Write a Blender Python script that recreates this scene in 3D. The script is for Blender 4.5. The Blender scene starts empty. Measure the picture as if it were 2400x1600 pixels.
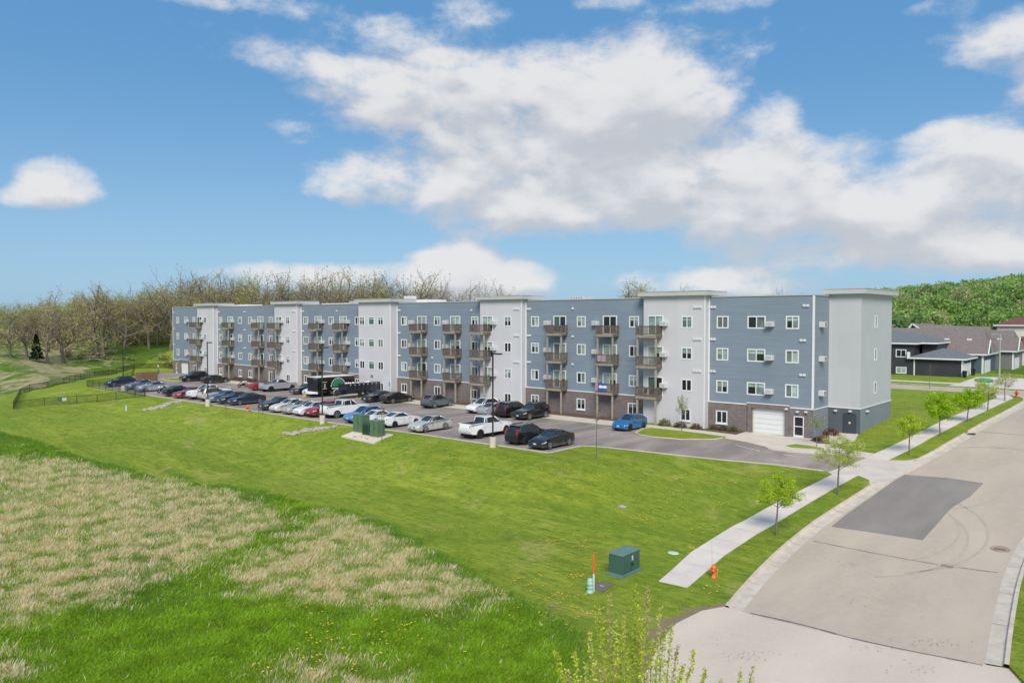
import bpy, bmesh, math, random
import numpy as np
from mathutils import Vector, Matrix
from mathutils.geometry import delaunay_2d_cdt
random.seed(7); RNG = np.random.default_rng(11)
S = bpy.context.scene; COL = S.collection
R = math.radians

# ---------------------------------------------------------------- camera geometry
F, HOR, CH = 1790., 745., 11.2            # in photograph pixels (2400 wide)
YAW = R(41.2); PIT = math.atan((800-HOR)/F)
fh = np.array([-math.sin(YAW), math.cos(YAW), 0]); rt = np.array([math.cos(YAW), math.sin(YAW), 0]); up = np.array([0, 0, 1.])
fw = fh*math.cos(PIT)-up*math.sin(PIT); cu = fh*math.sin(PIT)+up*math.cos(PIT)
CP = np.array([0, 0, CH])
def ray(px, py): return fw+rt*((px-1200)/F)+cu*((800-py)/F)

# ---------------------------------------------------------------- terrain height
def ss(t):
    t = np.clip(t, 0, 1); return t*t*(3-2*t)
ZX = np.array([-500, 20, 37, 48, 62, 71.8, 76, 86, 105, 140, 300, 3000.]); ZY = np.array([-3.2, -3.2, -3.0, -2.4, -1.0, -.15, .3, .9, 1.4, 1.9, 4, 6.])
def Zv(x, y):
    x = np.asarray(x, float); y = np.asarray(y, float)
    e = np.interp(y, ZX, ZY)
    west = -3.0+1.8*ss((-50-x)/60)
    w = west*(1-ss((y-38)/10.5))
    w = w+ss((y-92)/25)*e
    b = ss((x+37)/17)
    z = w*(1-b)+e*b
    xs = -140-18*ss((y-45)/15)
    z = z+4.6*ss((xs-x)/48)*ss((y+10)/40)*(1-.0*x)
    z = z*(1-.85*np.exp(-(((x+24.6)/2.6)**2+((y-73.6)/3.2)**2)**2))      # level pad at the stair door
    h = 17*np.exp(-((x-15)/135)**2)*ss((y-215)/230)                          # wooded ridge
    h = h+14*ss((-300-x)/700)*ss((y-200)/500)
    return z+h
def Z(x, y): return float(Zv(x, y))
def G(px, py):
    d = ray(px, py); t = 5.
    while t < 1500:
        p = CP+d*t
        if p[2] < Z(p[0], p[1]): break
        t *= 1.01
    lo, hi = t/1.01, t
    for _ in range(22):
        m = (lo+hi)/2; p = CP+d*m
        if p[2] < Z(p[0], p[1]): hi = m
        else: lo = m
    p = CP+d*hi
    return (float(p[0]), float(p[1]))
def onY(px, y):
    d = ray(px, 745.); return float(d[0]*y/d[1])
def at_depth(px, d):
    v = ray(px, HOR); return (float(v[0]*d), float(v[1]*d))

# ---------------------------------------------------------------- materials
MATS = {}
def nd(nt, t, **k):
    n = nt.nodes.new(t)
    for a, b in k.items(): setattr(n, a, b)
    return n
def setp(b, **k):
    for a, v in k.items():
        b.inputs[a.replace('_', ' ')].default_value = v
def rgb(r, g, b): return (r, g, b, 1)
def base_mat(name):
    m = bpy.data.materials.new(name); m.use_nodes = True
    nt = m.node_tree; b = nt.nodes['Principled BSDF']
    MATS[name] = m
    return m, nt, b
def M(name, col=(.5, .5, .5), rough=.6, var=.12, scale=2., bump=0., bscale=None, metal=0., coat=0., spec=.5, sub=None, stretch=None, detail=4):
    if name in MATS: return MATS[name]
    m, nt, b = base_mat(name)
    setp(b, Roughness=rough, Metallic=metal)
    b.inputs['Specular IOR Level'].default_value = spec
    b.inputs['Coat Weight'].default_value = coat
    b.inputs['Coat Roughness'].default_value = .06
    tc = nd(nt, 'ShaderNodeTexCoord')
    src = tc.outputs['Object']
    if stretch:
        mp = nd(nt, 'ShaderNodeMapping'); mp.inputs['Scale'].default_value = stretch
        nt.links.new(src, mp.inputs[0]); src = mp.outputs[0]
    nz = nd(nt, 'ShaderNodeTexNoise'); nz.inputs['Scale'].default_value = scale; nz.inputs['Detail'].default_value = detail; nz.inputs['Roughness'].default_value = .6
    nt.links.new(src, nz.inputs['Vector'])
    cr = nd(nt, 'ShaderNodeValToRGB')
    lo = tuple(max(0, c*(1-var)) for c in col); hi = tuple(min(1, c*(1+var)) for c in col)
    if sub: lo = sub
    cr.color_ramp.elements[0].color = rgb(*lo); cr.color_ramp.elements[0].position = .3
    cr.color_ramp.elements[1].color = rgb(*hi); cr.color_ramp.elements[1].position = .7
    nt.links.new(nz.outputs[0], cr.inputs[0]); nt.links.new(cr.outputs[0], b.inputs['Base Color'])
    if bump:
        n2 = nd(nt, 'ShaderNodeTexNoise'); n2.inputs['Scale'].default_value = bscale or scale*6; n2.inputs['Detail'].default_value = 5
        nt.links.new(src, n2.inputs['Vector'])
        bp = nd(nt, 'ShaderNodeBump'); bp.inputs['Strength'].default_value = bump; bp.inputs['Distance'].default_value = .05
        nt.links.new(n2.outputs[0], bp.inputs['Height']); nt.links.new(bp.outputs[0], b.inputs['Normal'])
    return m

def math_n(nt, op, a, b=None, c=None):
    n = nd(nt, 'ShaderNodeMath', operation=op)
    for i, v in enumerate((a, b, c)):
        if v is None: continue
        if isinstance(v, (int, float)): n.inputs[i].default_value = v
        else: nt.links.new(v, n.inputs[i])
    return n.outputs[0]
def mixc(nt, f, a, b):
    n = nd(nt, 'ShaderNodeMix', data_type='RGBA')
    for s, v in ((0, f), (6, a), (7, b)):
        if isinstance(v, (int, float)): n.inputs[s].default_value = v
        elif isinstance(v, tuple): n.inputs[s].default_value = rgb(*v) if len(v) == 3 else v
        else: nt.links.new(v, n.inputs[s])
    return n.outputs[2]
def noise(nt, src, scale, detail=3, rough=.55, dist=0.):
    n = nd(nt, 'ShaderNodeTexNoise'); n.inputs['Scale'].default_value = scale; n.inputs['Detail'].default_value = detail
    n.inputs['Roughness'].default_value = rough; n.inputs['Distortion'].default_value = dist
    nt.links.new(src, n.inputs['Vector']); return n.outputs[0]
def ramp(nt, v, p0, p1, c0=0., c1=1.):
    n = nd(nt, 'ShaderNodeMapRange', interpolation_type='SMOOTHSTEP'); n.inputs[1].default_value = p0; n.inputs[2].default_value = p1
    n.inputs[3].default_value = c0; n.inputs[4].default_value = c1
    nt.links.new(v, n.inputs[0]); return n.outputs[0]
def bumpn(nt, b, h, strength, dist=.05):
    bp = nd(nt, 'ShaderNodeBump'); bp.inputs['Strength'].default_value = strength; bp.inputs['Distance'].default_value = dist
    nt.links.new(h, bp.inputs['Height']); nt.links.new(bp.outputs[0], b.inputs['Normal'])

def siding_mat(name, col, lap=.2, dark=.62):
    m, nt, b = base_mat(name); setp(b, Roughness=.62)
    tc = nd(nt, 'ShaderNodeTexCoord'); sx = nd(nt, 'ShaderNodeSeparateXYZ'); nt.links.new(tc.outputs['Object'], sx.inputs[0])
    fr = math_n(nt, 'FRACT', math_n(nt, 'DIVIDE', sx.outputs[2], lap))
    row = math_n(nt, 'FLOOR', math_n(nt, 'DIVIDE', sx.outputs[2], lap))
    lap_shadow = ramp(nt, fr, .0, .14)
    cb = nd(nt, 'ShaderNodeCombineXYZ'); nt.links.new(math_n(nt, 'MULTIPLY', sx.outputs[0], .25), cb.inputs[0]); nt.links.new(math_n(nt, 'MULTIPLY', row, 3.7), cb.inputs[2])
    nz = noise(nt, cb.outputs[0], 1., 2)
    big = noise(nt, tc.outputs['Object'], .15, 4)
    f = math_n(nt, 'ADD', math_n(nt, 'MULTIPLY', nz, .5), math_n(nt, 'MULTIPLY', big, .5))
    c = mixc(nt, ramp(nt, f, .3, .7), tuple(x*.9 for x in col), tuple(x*1.08 for x in col))
    c = mixc(nt, lap_shadow, tuple(x*dark for x in col), c)  # shadow at each lap edge painted into the colour as a thin darker line
    nt.links.new(c, b.inputs['Base Color'])
    bumpn(nt, b, math_n(nt, 'MULTIPLY', fr, -1.), .5, .02)
    return m
siding_mat('blue lap siding', (.215, .265, .325))
siding_mat('dark siding', (.04, .04, .05), .15, .7)
siding_mat('slate blue siding', (.075, .115, .16), .15, .75)
siding_mat('grey green siding', (.19, .2, .19), .15, .75)
siding_mat('cream siding', (.75, .68, .6), .15, .85)

def brick_mat():
    m, nt, b = base_mat('brick'); setp(b, Roughness=.85)
    tc = nd(nt, 'ShaderNodeTexCoord'); sx = nd(nt, 'ShaderNodeSeparateXYZ'); nt.links.new(tc.outputs['Object'], sx.inputs[0])
    cb = nd(nt, 'ShaderNodeCombineXYZ'); nt.links.new(math_n(nt, 'ADD', sx.outputs[0], sx.outputs[1]), cb.inputs[0]); nt.links.new(sx.outputs[2], cb.inputs[1])
    br = nd(nt, 'ShaderNodeTexBrick'); nt.links.new(cb.outputs[0], br.inputs['Vector'])
    br.inputs['Color1'].default_value = rgb(.155, .128, .125); br.inputs['Color2'].default_value = rgb(.21, .18, .172); br.inputs['Mortar'].default_value = rgb(.27, .245, .235)
    br.inputs['Scale'].default_value = 1.; br.inputs['Brick Width'].default_value = .4; br.inputs['Row Height'].default_value = .2; br.inputs['Mortar Size'].default_value = .012; br.inputs['Bias'].default_value = -.1
    big = noise(nt, tc.outputs['Object'], .5, 5)
    c = mixc(nt, ramp(nt, big, .3, .75, 0, .3), br.outputs[0], (.13, .1, .095))
    nt.links.new(c, b.inputs['Base Color'])
    bumpn(nt, b, br.outputs[1], -.4, .02)
brick_mat()
def panel_mat(name, col, w=2.4, h=1.2, seam=.8, rough=.6):
    m, nt, b = base_mat(name); setp(b, Roughness=rough)
    tc = nd(nt, 'ShaderNodeTexCoord'); sx = nd(nt, 'ShaderNodeSeparateXYZ'); nt.links.new(tc.outputs['Object'], sx.inputs[0])
    cb = nd(nt, 'ShaderNodeCombineXYZ'); nt.links.new(math_n(nt, 'ADD', sx.outputs[0], sx.outputs[1]), cb.inputs[0]); nt.links.new(sx.outputs[2], cb.inputs[1])
    br = nd(nt, 'ShaderNodeTexBrick', offset=0.); nt.links.new(cb.outputs[0], br.inputs['Vector'])
    br.inputs['Color1'].default_value = rgb(*[c*.97 for c in col]); br.inputs['Color2'].default_value = rgb(*[c*1.02 for c in col]); br.inputs['Mortar'].default_value = rgb(*[c*seam for c in col])
    br.inputs['Scale'].default_value = 1.; br.inputs['Brick Width'].default_value = w; br.inputs['Row Height'].default_value = h; br.inputs['Mortar Size'].default_value = .012
    big = noise(nt, tc.outputs['Object'], .35, 5)
    nt.links.new(mixc(nt, ramp(nt, big, .35, .8, 0, .25), br.outputs[0], tuple(c*.82 for c in col)), b.inputs['Base Color'])
panel_mat('pale grey panel', (.595, .58, .61), 1.22, 3.22, .93)
panel_mat('light grey panel', (.5, .515, .535), 1.22, 3.22, .94)
panel_mat('blue grey block', (.22, .245, .285), 1.4, 1.3, .72, .8)
panel_mat('slate block', (.095, .112, .135), 1.4, 1.3, .7, .8)
M('white trim', (.74, .75, .76), .5, .04, 3)
M('fascia grey', (.5, .495, .49), .5, .05, 1)
M('roof membrane', (.7, .7, .7), .7, .06, .4)
M('soffit', (.6, .6, .6), .7, .04)
M('garage white', (.72, .73, .735), .5, .03, 3)
M('door slate', (.045, .06, .08), .45, .05)
M('grey timber', (.15, .125, .108), .9, .35, 5, .5)
M('new timber', (.36, .31, .24), .9, .2, 4)
M('deck timber', (.3, .255, .2), .9, .2, 4)
M('plastic white', (.68, .69, .69), .5, .05)
M('dark grille', (.03, .03, .033), .6, .1)
M('concrete', (.62, .54, .46), .9, .1, .8, .3, 30)
M('concrete pale', (.69, .6, .53), .9, .09, .5, .3, 25)
M('kerb concrete', (.58, .5, .41), .9, .14, 1.5, .3, 20)
M('black metal', (.012, .012, .014), .45, .1)
M('bronze metal', (.05, .042, .04), .4, .1, metal=.3)
M('utility green', (.1, .17, .1), .55, .18, 2)
M('utility green dark', (.04, .1, .07), .5, .15, 2)
M('utility teal', (.05, .115, .09), .5, .1, 2)
M('utility teal top', (.13, .22, .2), .5, .1, 2)
M('valve mint', (.5, .62, .52), .6, .1)
M('pedestal mint', (.3, .52, .42), .5, .15, 3)
M('hydrant orange', (.75, .17, .05), .5, .15, 4)
M('hydrant red', (.6, .06, .05), .5, .15, 4)
M('marker orange', (.8, .13, .02), .5, .1)
M('sign blue', (.1, .3, .7), .5, .05)
M('sign green', (.05, .35, .15), .5, .05)
M('yellow plastic', (.8, .5, .05), .5, .05)
M('stone pale', (.4, .36, .31), .9, .25, 3, .6)
M('mulch', (.13, .075, .05), .95, .3, 5, .8)
M('dirt', (.36, .27, .2), .95, .2, 2, .6)
M('tyre', (.018, .018, .019), .8, .1)
M('rim metal', (.45, .45, .46), .3, .05, metal=.8)
M('rim black', (.02, .02, .02), .35, .05)
M('head lamp', (.6, .62, .65), .12, .05, coat=1.)
M('tail lamp', (.45, .012, .015), .2, .05, coat=1.)
M('underbody', (.012, .012, .013), .8, .05)
M('plate white', (.6, .62, .68), .5, .03)
M('paper white', (.75, .75, .75), .7, .03)
M('roof grey', (.16, .17, .18), .9, .18, 3, .4, 40)
M('roof brown', (.2, .165, .155), .9, .18, 3, .4, 40)
M('roof red', (.18, .07, .065), .9, .18, 3, .4, 40)
M('galvanised', (.42, .43, .44), .45, .06, metal=.3)
M('bark oak', (.22, .18, .15), .95, .35, 3, .6, 12)
M('bark light', (.3, .27, .23), .95, .25, 3, .5, 12)
M('bark street', (.17, .14, .12), .9, .25, 6, .4, 20)
M('leaf tan', (.3, .2, .12), .9, .3, 5)
M('brown wood', (.2, .12, .07), .9, .2, 3)
M('bedliner', (.03, .032, .035), .7, .2, 4)
M('emblem green', (.03, .3, .11), .5, .3, 6)
M('flag blue', (.03, .1, .42), .8, .05)
M('flag white', (.75, .75, .75), .8, .05)
M('banner purple', (.22, .13, .2), .8, .5, 7, sub=(.4, .3, .28))
M('curtain teal', (.02, .35, .3), .8, .1)

def glass_mat(name, col, rough=.06, spec=.6, coat=.3):
    m, nt, b = base_mat(name); setp(b, Roughness=rough); b.inputs['Specular IOR Level'].default_value = spec; b.inputs['Coat Weight'].default_value = coat
    b.inputs['Coat Roughness'].default_value = .03
    tc = nd(nt, 'ShaderNodeTexCoord'); n = noise(nt, tc.outputs['Object'], .8, 2)
    nt.links.new(mixc(nt, ramp(nt, n, .35, .65), tuple(c*.7 for c in col), tuple(min(1, c*1.25) for c in col)), b.inputs['Base Color'])
    return m
glass_mat('glass dark', (.02, .024, .026), .05, .5, .0)
glass_mat('glass green', (.1, .16, .13), .07, .5, .1)
glass_mat('glass blind', (.34, .43, .39), .1, .5, .1)
glass_mat('glass grey', (.16, .2, .2), .07, .5, .1)
glass_mat('car glass', (.02, .025, .028), .03, .8, .4)

def paint(name, col, metal=.0):
    if name in MATS: return MATS[name]
    m, nt, b = base_mat(name)
    setp(b, Roughness=.32, Metallic=metal); b.inputs['Coat Weight'].default_value = .8; b.inputs['Coat Roughness'].default_value = .04
    tc = nd(nt, 'ShaderNodeTexCoord'); sx = nd(nt, 'ShaderNodeSeparateXYZ'); nt.links.new(tc.outputs['Object'], sx.inputs[0])
    n = noise(nt, tc.outputs['Object'], 3., 3)
    d = math_n(nt, 'MULTIPLY', ramp(nt, sx.outputs[2], .55, .2), math_n(nt, 'MULTIPLY', n, .6))   # road dust low on the doors
    nt.links.new(mixc(nt, d, col, (.2, .18, .16)), b.inputs['Base Color'])
    return m
paint('paint black', (.009, .009, .009)); paint('paint navy', (.014, .022, .035)); paint('paint dark grey', (.05, .053, .062), .3)
paint('paint brown', (.045, .036, .036), .3); paint('paint white', (.76, .76, .76)); paint('paint cream', (.68, .66, .58)); paint('paint beige', (.5, .46, .38), .2)
paint('paint silver', (.46, .48, .5), .45); paint('paint silver blue', (.2, .25, .32), .3); paint('paint red', (.3, .02, .03), .1); paint('paint green grey', (.1, .15, .155), .3)
paint('paint blue', (.01, .16, .4), .2); paint('paint sky blue', (.1, .28, .55), .2); paint('paint pearl', (.56, .55, .5), .2)

def asphalt_mat(name, col, patchy=.25, stain=(.5, .5, .5), warm=None, cracks=True):
    m, nt, b = base_mat(name); setp(b, Roughness=.88)
    tc = nd(nt, 'ShaderNodeTexCoord'); o = tc.outputs['Object']
    mp = nd(nt, 'ShaderNodeMapping'); mp.inputs['Scale'].default_value = (1, .3, 1); nt.links.new(o, mp.inputs[0])
    a = noise(nt, mp.outputs[0], .35, 5, .6); g = noise(nt, o, 25, 3, .7); l = noise(nt, o, 2.2, 4)
    c = mixc(nt, ramp(nt, a, .35, .7), tuple(x*(1-patchy) for x in col), tuple(x*(1+patchy*.6) for x in col))
    if warm: c = mixc(nt, ramp(nt, l, .45, .65, 0, .5), c, warm)
    c = mixc(nt, ramp(nt, g, .3, .7, 0, .25), c, tuple(x*.55 for x in col))
    c = mixc(nt, ramp(nt, noise(nt, o, .9, 6, .7), .62, .72, 0, .35), c, tuple(x*.6 for x in col))
    if cracks:
        vo = nd(nt, 'ShaderNodeTexVoronoi', feature='DISTANCE_TO_EDGE'); vo.inputs['Scale'].default_value = .12
        dn = nd(nt, 'ShaderNodeMixRGB'); dn.inputs[0].default_value = .12
        nn = nd(nt, 'ShaderNodeTexNoise'); nn.inputs['Scale'].default_value = .6; nt.links.new(o, nn.inputs['Vector'])
        va = nd(nt, 'ShaderNodeVectorMath', operation='SCALE'); va.inputs['Scale'].default_value = 3.; nt.links.new(nn.outputs['Color'], va.inputs[0])
        vb = nd(nt, 'ShaderNodeVectorMath', operation='ADD'); nt.links.new(o, vb.inputs[0]); nt.links.new(va.outputs[0], vb.inputs[1])
        nt.links.new(vb.outputs[0], vo.inputs['Vector'])
        c = mixc(nt, ramp(nt, vo.outputs['Distance'], .0, .0035, .55, 0), c, tuple(x*.35 for x in col))
    nt.links.new(c, b.inputs['Base Color']); bumpn(nt, b, g, .35, .01)
asphalt_mat('asphalt lot', (.34, .28, .25), .32)
asphalt_mat('asphalt street', (.55, .45, .35), .1, warm=(.58, .46, .34), cracks=False)
asphalt_mat('asphalt patch', (.29, .25, .22), .16, cracks=False)
asphalt_mat('pale pad', (.68, .57, .46), .1, warm=(.7, .55, .42), cracks=False)
asphalt_mat('asphalt far', (.26, .235, .235), .1, cracks=False)
M('line white', (.58, .57, .56), .8, .3, 3, sub=(.3, .29, .28))
M('skid', (.47, .39, .3), .9, .1)
M('tar', (.17, .15, .14), .7, .25, 4)

# ground: lawn, rough meadow, straw patches, bare spots
def ground_mat():
    m, nt, b = base_mat('ground cover'); setp(b, Roughness=.95); b.inputs['Specular IOR Level'].default_value = .15
    tc = nd(nt, 'ShaderNodeTexCoord'); o = tc.outputs['Object']
    at = nd(nt, 'ShaderNodeAttribute', attribute_name='region'); sp = nd(nt, 'ShaderNodeSeparateColor'); nt.links.new(at.outputs['Color'], sp.inputs[0])
    tall, dry, bare = sp.outputs[0], sp.outputs[1], sp.outputs[2]
    mp = nd(nt, 'ShaderNodeMapping'); mp.inputs['Scale'].default_value = (.16, 1.1, 1); mp.inputs['Rotation'].default_value = (0, 0, R(-4)); nt.links.new(o, mp.inputs[0])
    st = noise(nt, mp.outputs[0], .55, 6, .68, .6)
    big = noise(nt, o, .07, 6, .62); mid = noise(nt, o, .8, 6, .7); fine = noise(nt, o, 14, 4, .75); patch = noise(nt, o, .22, 6, .65, .5)
    zone = noise(nt, o, .035, 3, .5, .4)
    lawn = mixc(nt, ramp(nt, st, .32, .68), (0.211, 0.283, 0.026), (0.435, 0.484, 0.055))
    lawn = mixc(nt, ramp(nt, zone, .4, .6, 0, .55), lawn, (0.410, 0.472, 0.061))
    lawn = mixc(nt, ramp(nt, big, .42, .6, 0, .7), lawn, (0.256, 0.366, 0.033))
    lawn = mixc(nt, ramp(nt, mid, .42, .7, 0, .62), lawn, (0.154, 0.254, 0.020))
    lawn = mixc(nt, ramp(nt, patch, .56, .68, 0, .7), lawn, (0.538, 0.484, 0.143))
    lawn = mixc(nt, ramp(nt, noise(nt, o, .28, 6, .72), .63, .71, 0, .7), lawn, (0.461, 0.319, 0.165))
    lawn = mixc(nt, ramp(nt, noise(nt, o, 1.7, 5, .7), .58, .68, 0, .55), lawn, (0.115, 0.224, 0.017))
    mp2 = nd(nt, 'ShaderNodeMapping'); mp2.inputs['Scale'].default_value = (.5, 2.2, 1); mp2.inputs['Rotation'].default_value = (0, 0, R(-4)); nt.links.new(o, mp2.inputs[0])
    tuft = noise(nt, mp2.outputs[0], 2.2, 6, .75)
    lawn = mixc(nt, ramp(nt, tuft, .38, .5, .6, 0), lawn, (.1, .19, .018))
    lawn = mixc(nt, ramp(nt, tuft, .55, .68, 0, .5), lawn, (.46, .5, .12))
    lawn = mixc(nt, ramp(nt, fine, .35, .75, 0, .45), lawn, (0.102, 0.159, 0.022))
    rough = mixc(nt, ramp(nt, mid, .3, .7), (.09, .17, .015), (.19, .29, .04))
    rough = mixc(nt, ramp(nt, fine, .35, .7, 0, .6), rough, (.02, .05, .006))
    straw = mixc(nt, ramp(nt, mid, .3, .7), (0.405, 0.338, 0.182), (0.648, 0.525, 0.325))
    straw = mixc(nt, ramp(nt, fine, .4, .7, 0, .5), straw, (.13, .15, .05))
    dm = ramp(nt, math_n(nt, 'ADD', dry, math_n(nt, 'MULTIPLY', math_n(nt, 'SUBTRACT', patch, .5), 2.2)), .35, .75, 0, .85)
    rough = mixc(nt, dm, rough, straw)
    tm = ramp(nt, math_n(nt, 'ADD', tall, math_n(nt, 'MULTIPLY', math_n(nt, 'SUBTRACT', mid, .5), .5)), .4, .6)
    c = mixc(nt, tm, lawn, rough)
    bm = ramp(nt, math_n(nt, 'ADD', bare, math_n(nt, 'MULTIPLY', math_n(nt, 'SUBTRACT', mid, .5), .8)), .45, .7)
    c = mixc(nt, bm, c, (.34, .25, .17))
    nt.links.new(c, b.inputs['Base Color'])
    bumpn(nt, b, math_n(nt, 'ADD', fine, math_n(nt, 'MULTIPLY', mid, 2.5)), .9, .12)
ground_mat()
def attr_mat(name, attr='tint', rough=.8, trans=.25, var=.25, sc=20):
    m, nt, b = base_mat(name); setp(b, Roughness=rough); b.inputs['Specular IOR Level'].default_value = .2
    at = nd(nt, 'ShaderNodeAttribute', attribute_name=attr)
    nt.links.new(at.outputs['Color'], b.inputs['Base Color'])
    tr = nd(nt, 'ShaderNodeBsdfTranslucent'); nt.links.new(at.outputs['Color'], tr.inputs[0])
    mx = nd(nt, 'ShaderNodeMixShader'); mx.inputs[0].default_value = trans
    out = nt.nodes['Material Output']; nt.links.new(b.outputs[0], mx.inputs[1]); nt.links.new(tr.outputs[0], mx.inputs[2]); nt.links.new(mx.outputs[0], out.inputs[0])
    return m
attr_mat('foliage', trans=.35); attr_mat('grass blades', trans=.45)
def wire_mat():
    m, nt, b = base_mat('chain link'); setp(b, Roughness=.5); b.inputs['Base Color'].default_value = rgb(.01, .014, .012)
    tr = nd(nt, 'ShaderNodeBsdfTransparent'); mx = nd(nt, 'ShaderNodeMixShader')
    tc = nd(nt, 'ShaderNodeTexCoord'); n = noise(nt, tc.outputs['Object'], 3., 2)
    nt.links.new(ramp(nt, n, .3, .7, .22, .34), mx.inputs[0])
    nt.links.new(tr.outputs[0], mx.inputs[1]); nt.links.new(b.outputs[0], mx.inputs[2]); nt.links.new(mx.outputs[0], nt.nodes['Material Output'].inputs[0])
wire_mat()

# ---------------------------------------------------------------- mesh helpers
class MB:
    def __init__(s): s.v = []; s.f = []; s.m = []; s.mats = []
    def mi(s, mat):
        if mat not in s.mats: s.mats.append(mat)
        return s.mats.index(mat)
    def face(s, pts, mat):
        i = len(s.v); s.v += [tuple(p) for p in pts]; s.f.append(tuple(range(i, i+len(pts)))); s.m.append(s.mi(mat))
    def grid(s, verts, faces, mat):
        i = len(s.v); s.v += [tuple(p) for p in verts]; k = s.mi(mat)
        for f in faces: s.f.append(tuple(a+i for a in f)); s.m.append(k)
    def box(s, x0, x1, y0, y1, z0, z1, mat):
        v = [(x0, y0, z0), (x1, y0, z0), (x1, y1, z0), (x0, y1, z0), (x0, y0, z1), (x1, y0, z1), (x1, y1, z1), (x0, y1, z1)]
        s.grid(v, [(0, 3, 2, 1), (4, 5, 6, 7), (0, 1, 5, 4), (1, 2, 6, 5), (2, 3, 7, 6), (3, 0, 4, 7)], mat)
    def bar(s, a, b, w, h, mat):
        a = Vector(a); b = Vector(b); d = (b-a).normalized()
        u = d.cross(Vector((0, 0, 1)))
        if u.length < .01: u = Vector((1, 0, 0))
        u.normalize(); n = u.cross(d); v = []
        for p in (a, b):
            for i, j in ((-1, -1), (1, -1), (1, 1), (-1, 1)): v.append(p+u*(w/2*i)+n*(h/2*j))
        s.grid(v, [(0, 1, 2, 3), (7, 6, 5, 4), (0, 4, 5, 1), (1, 5, 6, 2), (2, 6, 7, 3), (3, 7, 4, 0)], mat)
    def tube(s, pts, rad, mat, n=8, caps=True):
        if not hasattr(rad, '__len__'): rad = [rad]*len(pts)
        v = []; f = []; u = None
        for i, p in enumerate(pts):
            p = Vector(p); q = Vector(pts[min(i+1, len(pts)-1)])-Vector(pts[max(i-1, 0)])
            q.normalize()
            if u is None:
                u = q.cross(Vector((0, 0, 1)))
                if u.length < .01: u = Vector((1, 0, 0))
            u = (u-q*u.dot(q)).normalized(); w = q.cross(u)
            for k in range(n):
                a = 2*math.pi*k/n; v.append(p+(u*math.cos(a)+w*math.sin(a))*rad[i])
        for i in range(len(pts)-1):
            for k in range(n): f.append((i*n+k, i*n+(k+1) % n, (i+1)*n+(k+1) % n, (i+1)*n+k))
        if caps: f.append(tuple(range(n-1, -1, -1))); f.append(tuple((len(pts)-1)*n+k for k in range(n)))
        s.grid(v, f, mat)
    def cyl(s, x, y, z0, z1, r, mat, n=12, r1=None): s.tube([(x, y, z0), (x, y, z1)], [r, r if r1 is None else r1], mat, n)
    def ball(s, c, r, mat, n=10, m=6, sq=(1, 1, 1)):
        v = []; f = []
        for i in range(m+1):
            t = math.pi*i/m
            for k in range(n):
                a = 2*math.pi*k/n; v.append((c[0]+r*sq[0]*math.sin(t)*math.cos(a), c[1]+r*sq[1]*math.sin(t)*math.sin(a), c[2]+r*sq[2]*math.cos(t)))
        for i in range(m):
            for k in range(n): f.append((i*n+k, (i+1)*n+k, (i+1)*n+(k+1) % n, i*n+(k+1) % n))
        s.grid(v, f, mat)
    def mesh(s, name, smooth=False):
        me = bpy.data.meshes.new(name); me.from_pydata(s.v, [], s.f)
        for k in s.mats: me.materials.append(MATS[k])
        me.polygons.foreach_set('material_index', s.m)
        if smooth: me.polygons.foreach_set('use_smooth', [True]*len(s.f))
        me.update(); return me
    def build(s, name, parent=None, smooth=False, loc=None, **tags):
        return link(name, s.mesh(name, smooth), parent, loc, **tags)
def link(name, data, parent=None, loc=None, **tags):
    o = bpy.data.objects.new(name, data); COL.objects.link(o)
    if parent is not None: o.parent = parent
    if loc is not None: o.location = loc
    tag(o, **tags); return o
def tag(o, label=None, cat=None, group=None, kind=None):
    if label: o['label'] = label
    if cat: o['category'] = cat
    if group: o['group'] = group
    if kind: o['kind'] = kind
def empty(name, loc=(0, 0, 0), rz=0, label=None, cat=None, group=None):
    o = link(name, None, None, loc, label=label, cat=cat, group=group); o.rotation_euler.z = rz; o.empty_display_size = .3; return o
def dup(root, loc, rz=0., sc=None, label=None, cat=None, group=None):
    kids = {}
    for o in COL.objects:
        if o.parent: kids.setdefault(o.parent, []).append(o)
    r = root.copy(); COL.objects.link(r); r.location = loc; r.rotation_euler.z = rz
    if sc is not None: r.scale = (sc, sc, sc) if not hasattr(sc, '__len__') else sc
    for c in kids.get(root, []):
        d = c.copy(); COL.objects.link(d); d.parent = r
        for g in kids.get(c, []):
            h = g.copy(); COL.objects.link(h); h.parent = d
    tag(r, label, cat, group); return r
def np_mesh(name, V, Fc, mat, attr=None, uvs=None):
    """V (n,3), Fc (m,k) constant k; attr (n,3) colour per vertex"""
    me = bpy.data.meshes.new(name); n = len(V); m, k = Fc.shape
    me.vertices.add(n); me.vertices.foreach_set('co', V.astype(np.float32).ravel())
    me.loops.add(m*k); me.loops.foreach_set('vertex_index', Fc.astype(np.int32).ravel())
    me.polygons.add(m); me.polygons.foreach_set('loop_start', np.arange(0, m*k, k, dtype=np.int32))
    me.polygons.foreach_set('loop_total', np.full(m, k, dtype=np.int32))
    if attr is not None:
        a = me.color_attributes.new(attr[0], 'FLOAT_COLOR', 'POINT')
        a.data.foreach_set('color', np.concatenate([attr[1], np.ones((n, 1))], 1).astype(np.float32).ravel())
    me.polygons.foreach_set('use_smooth', [False]*m)
    me.update(calc_edges=True); me.validate()
    me.materials.append(MATS[mat]); return me
def pip(x, y, poly):
    x = np.asarray(x, float); y = np.asarray(y, float); c = np.zeros(x.shape, bool); n = len(poly)
    for i in range(n):
        x0, y0 = poly[i]; x1, y1 = poly[(i+1) % n]
        if y0 == y1: continue
        c ^= ((y0 > y) != (y1 > y)) & (x < (x1-x0)*(y-y0)/(y1-y0)+x0)
    return c
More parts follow.
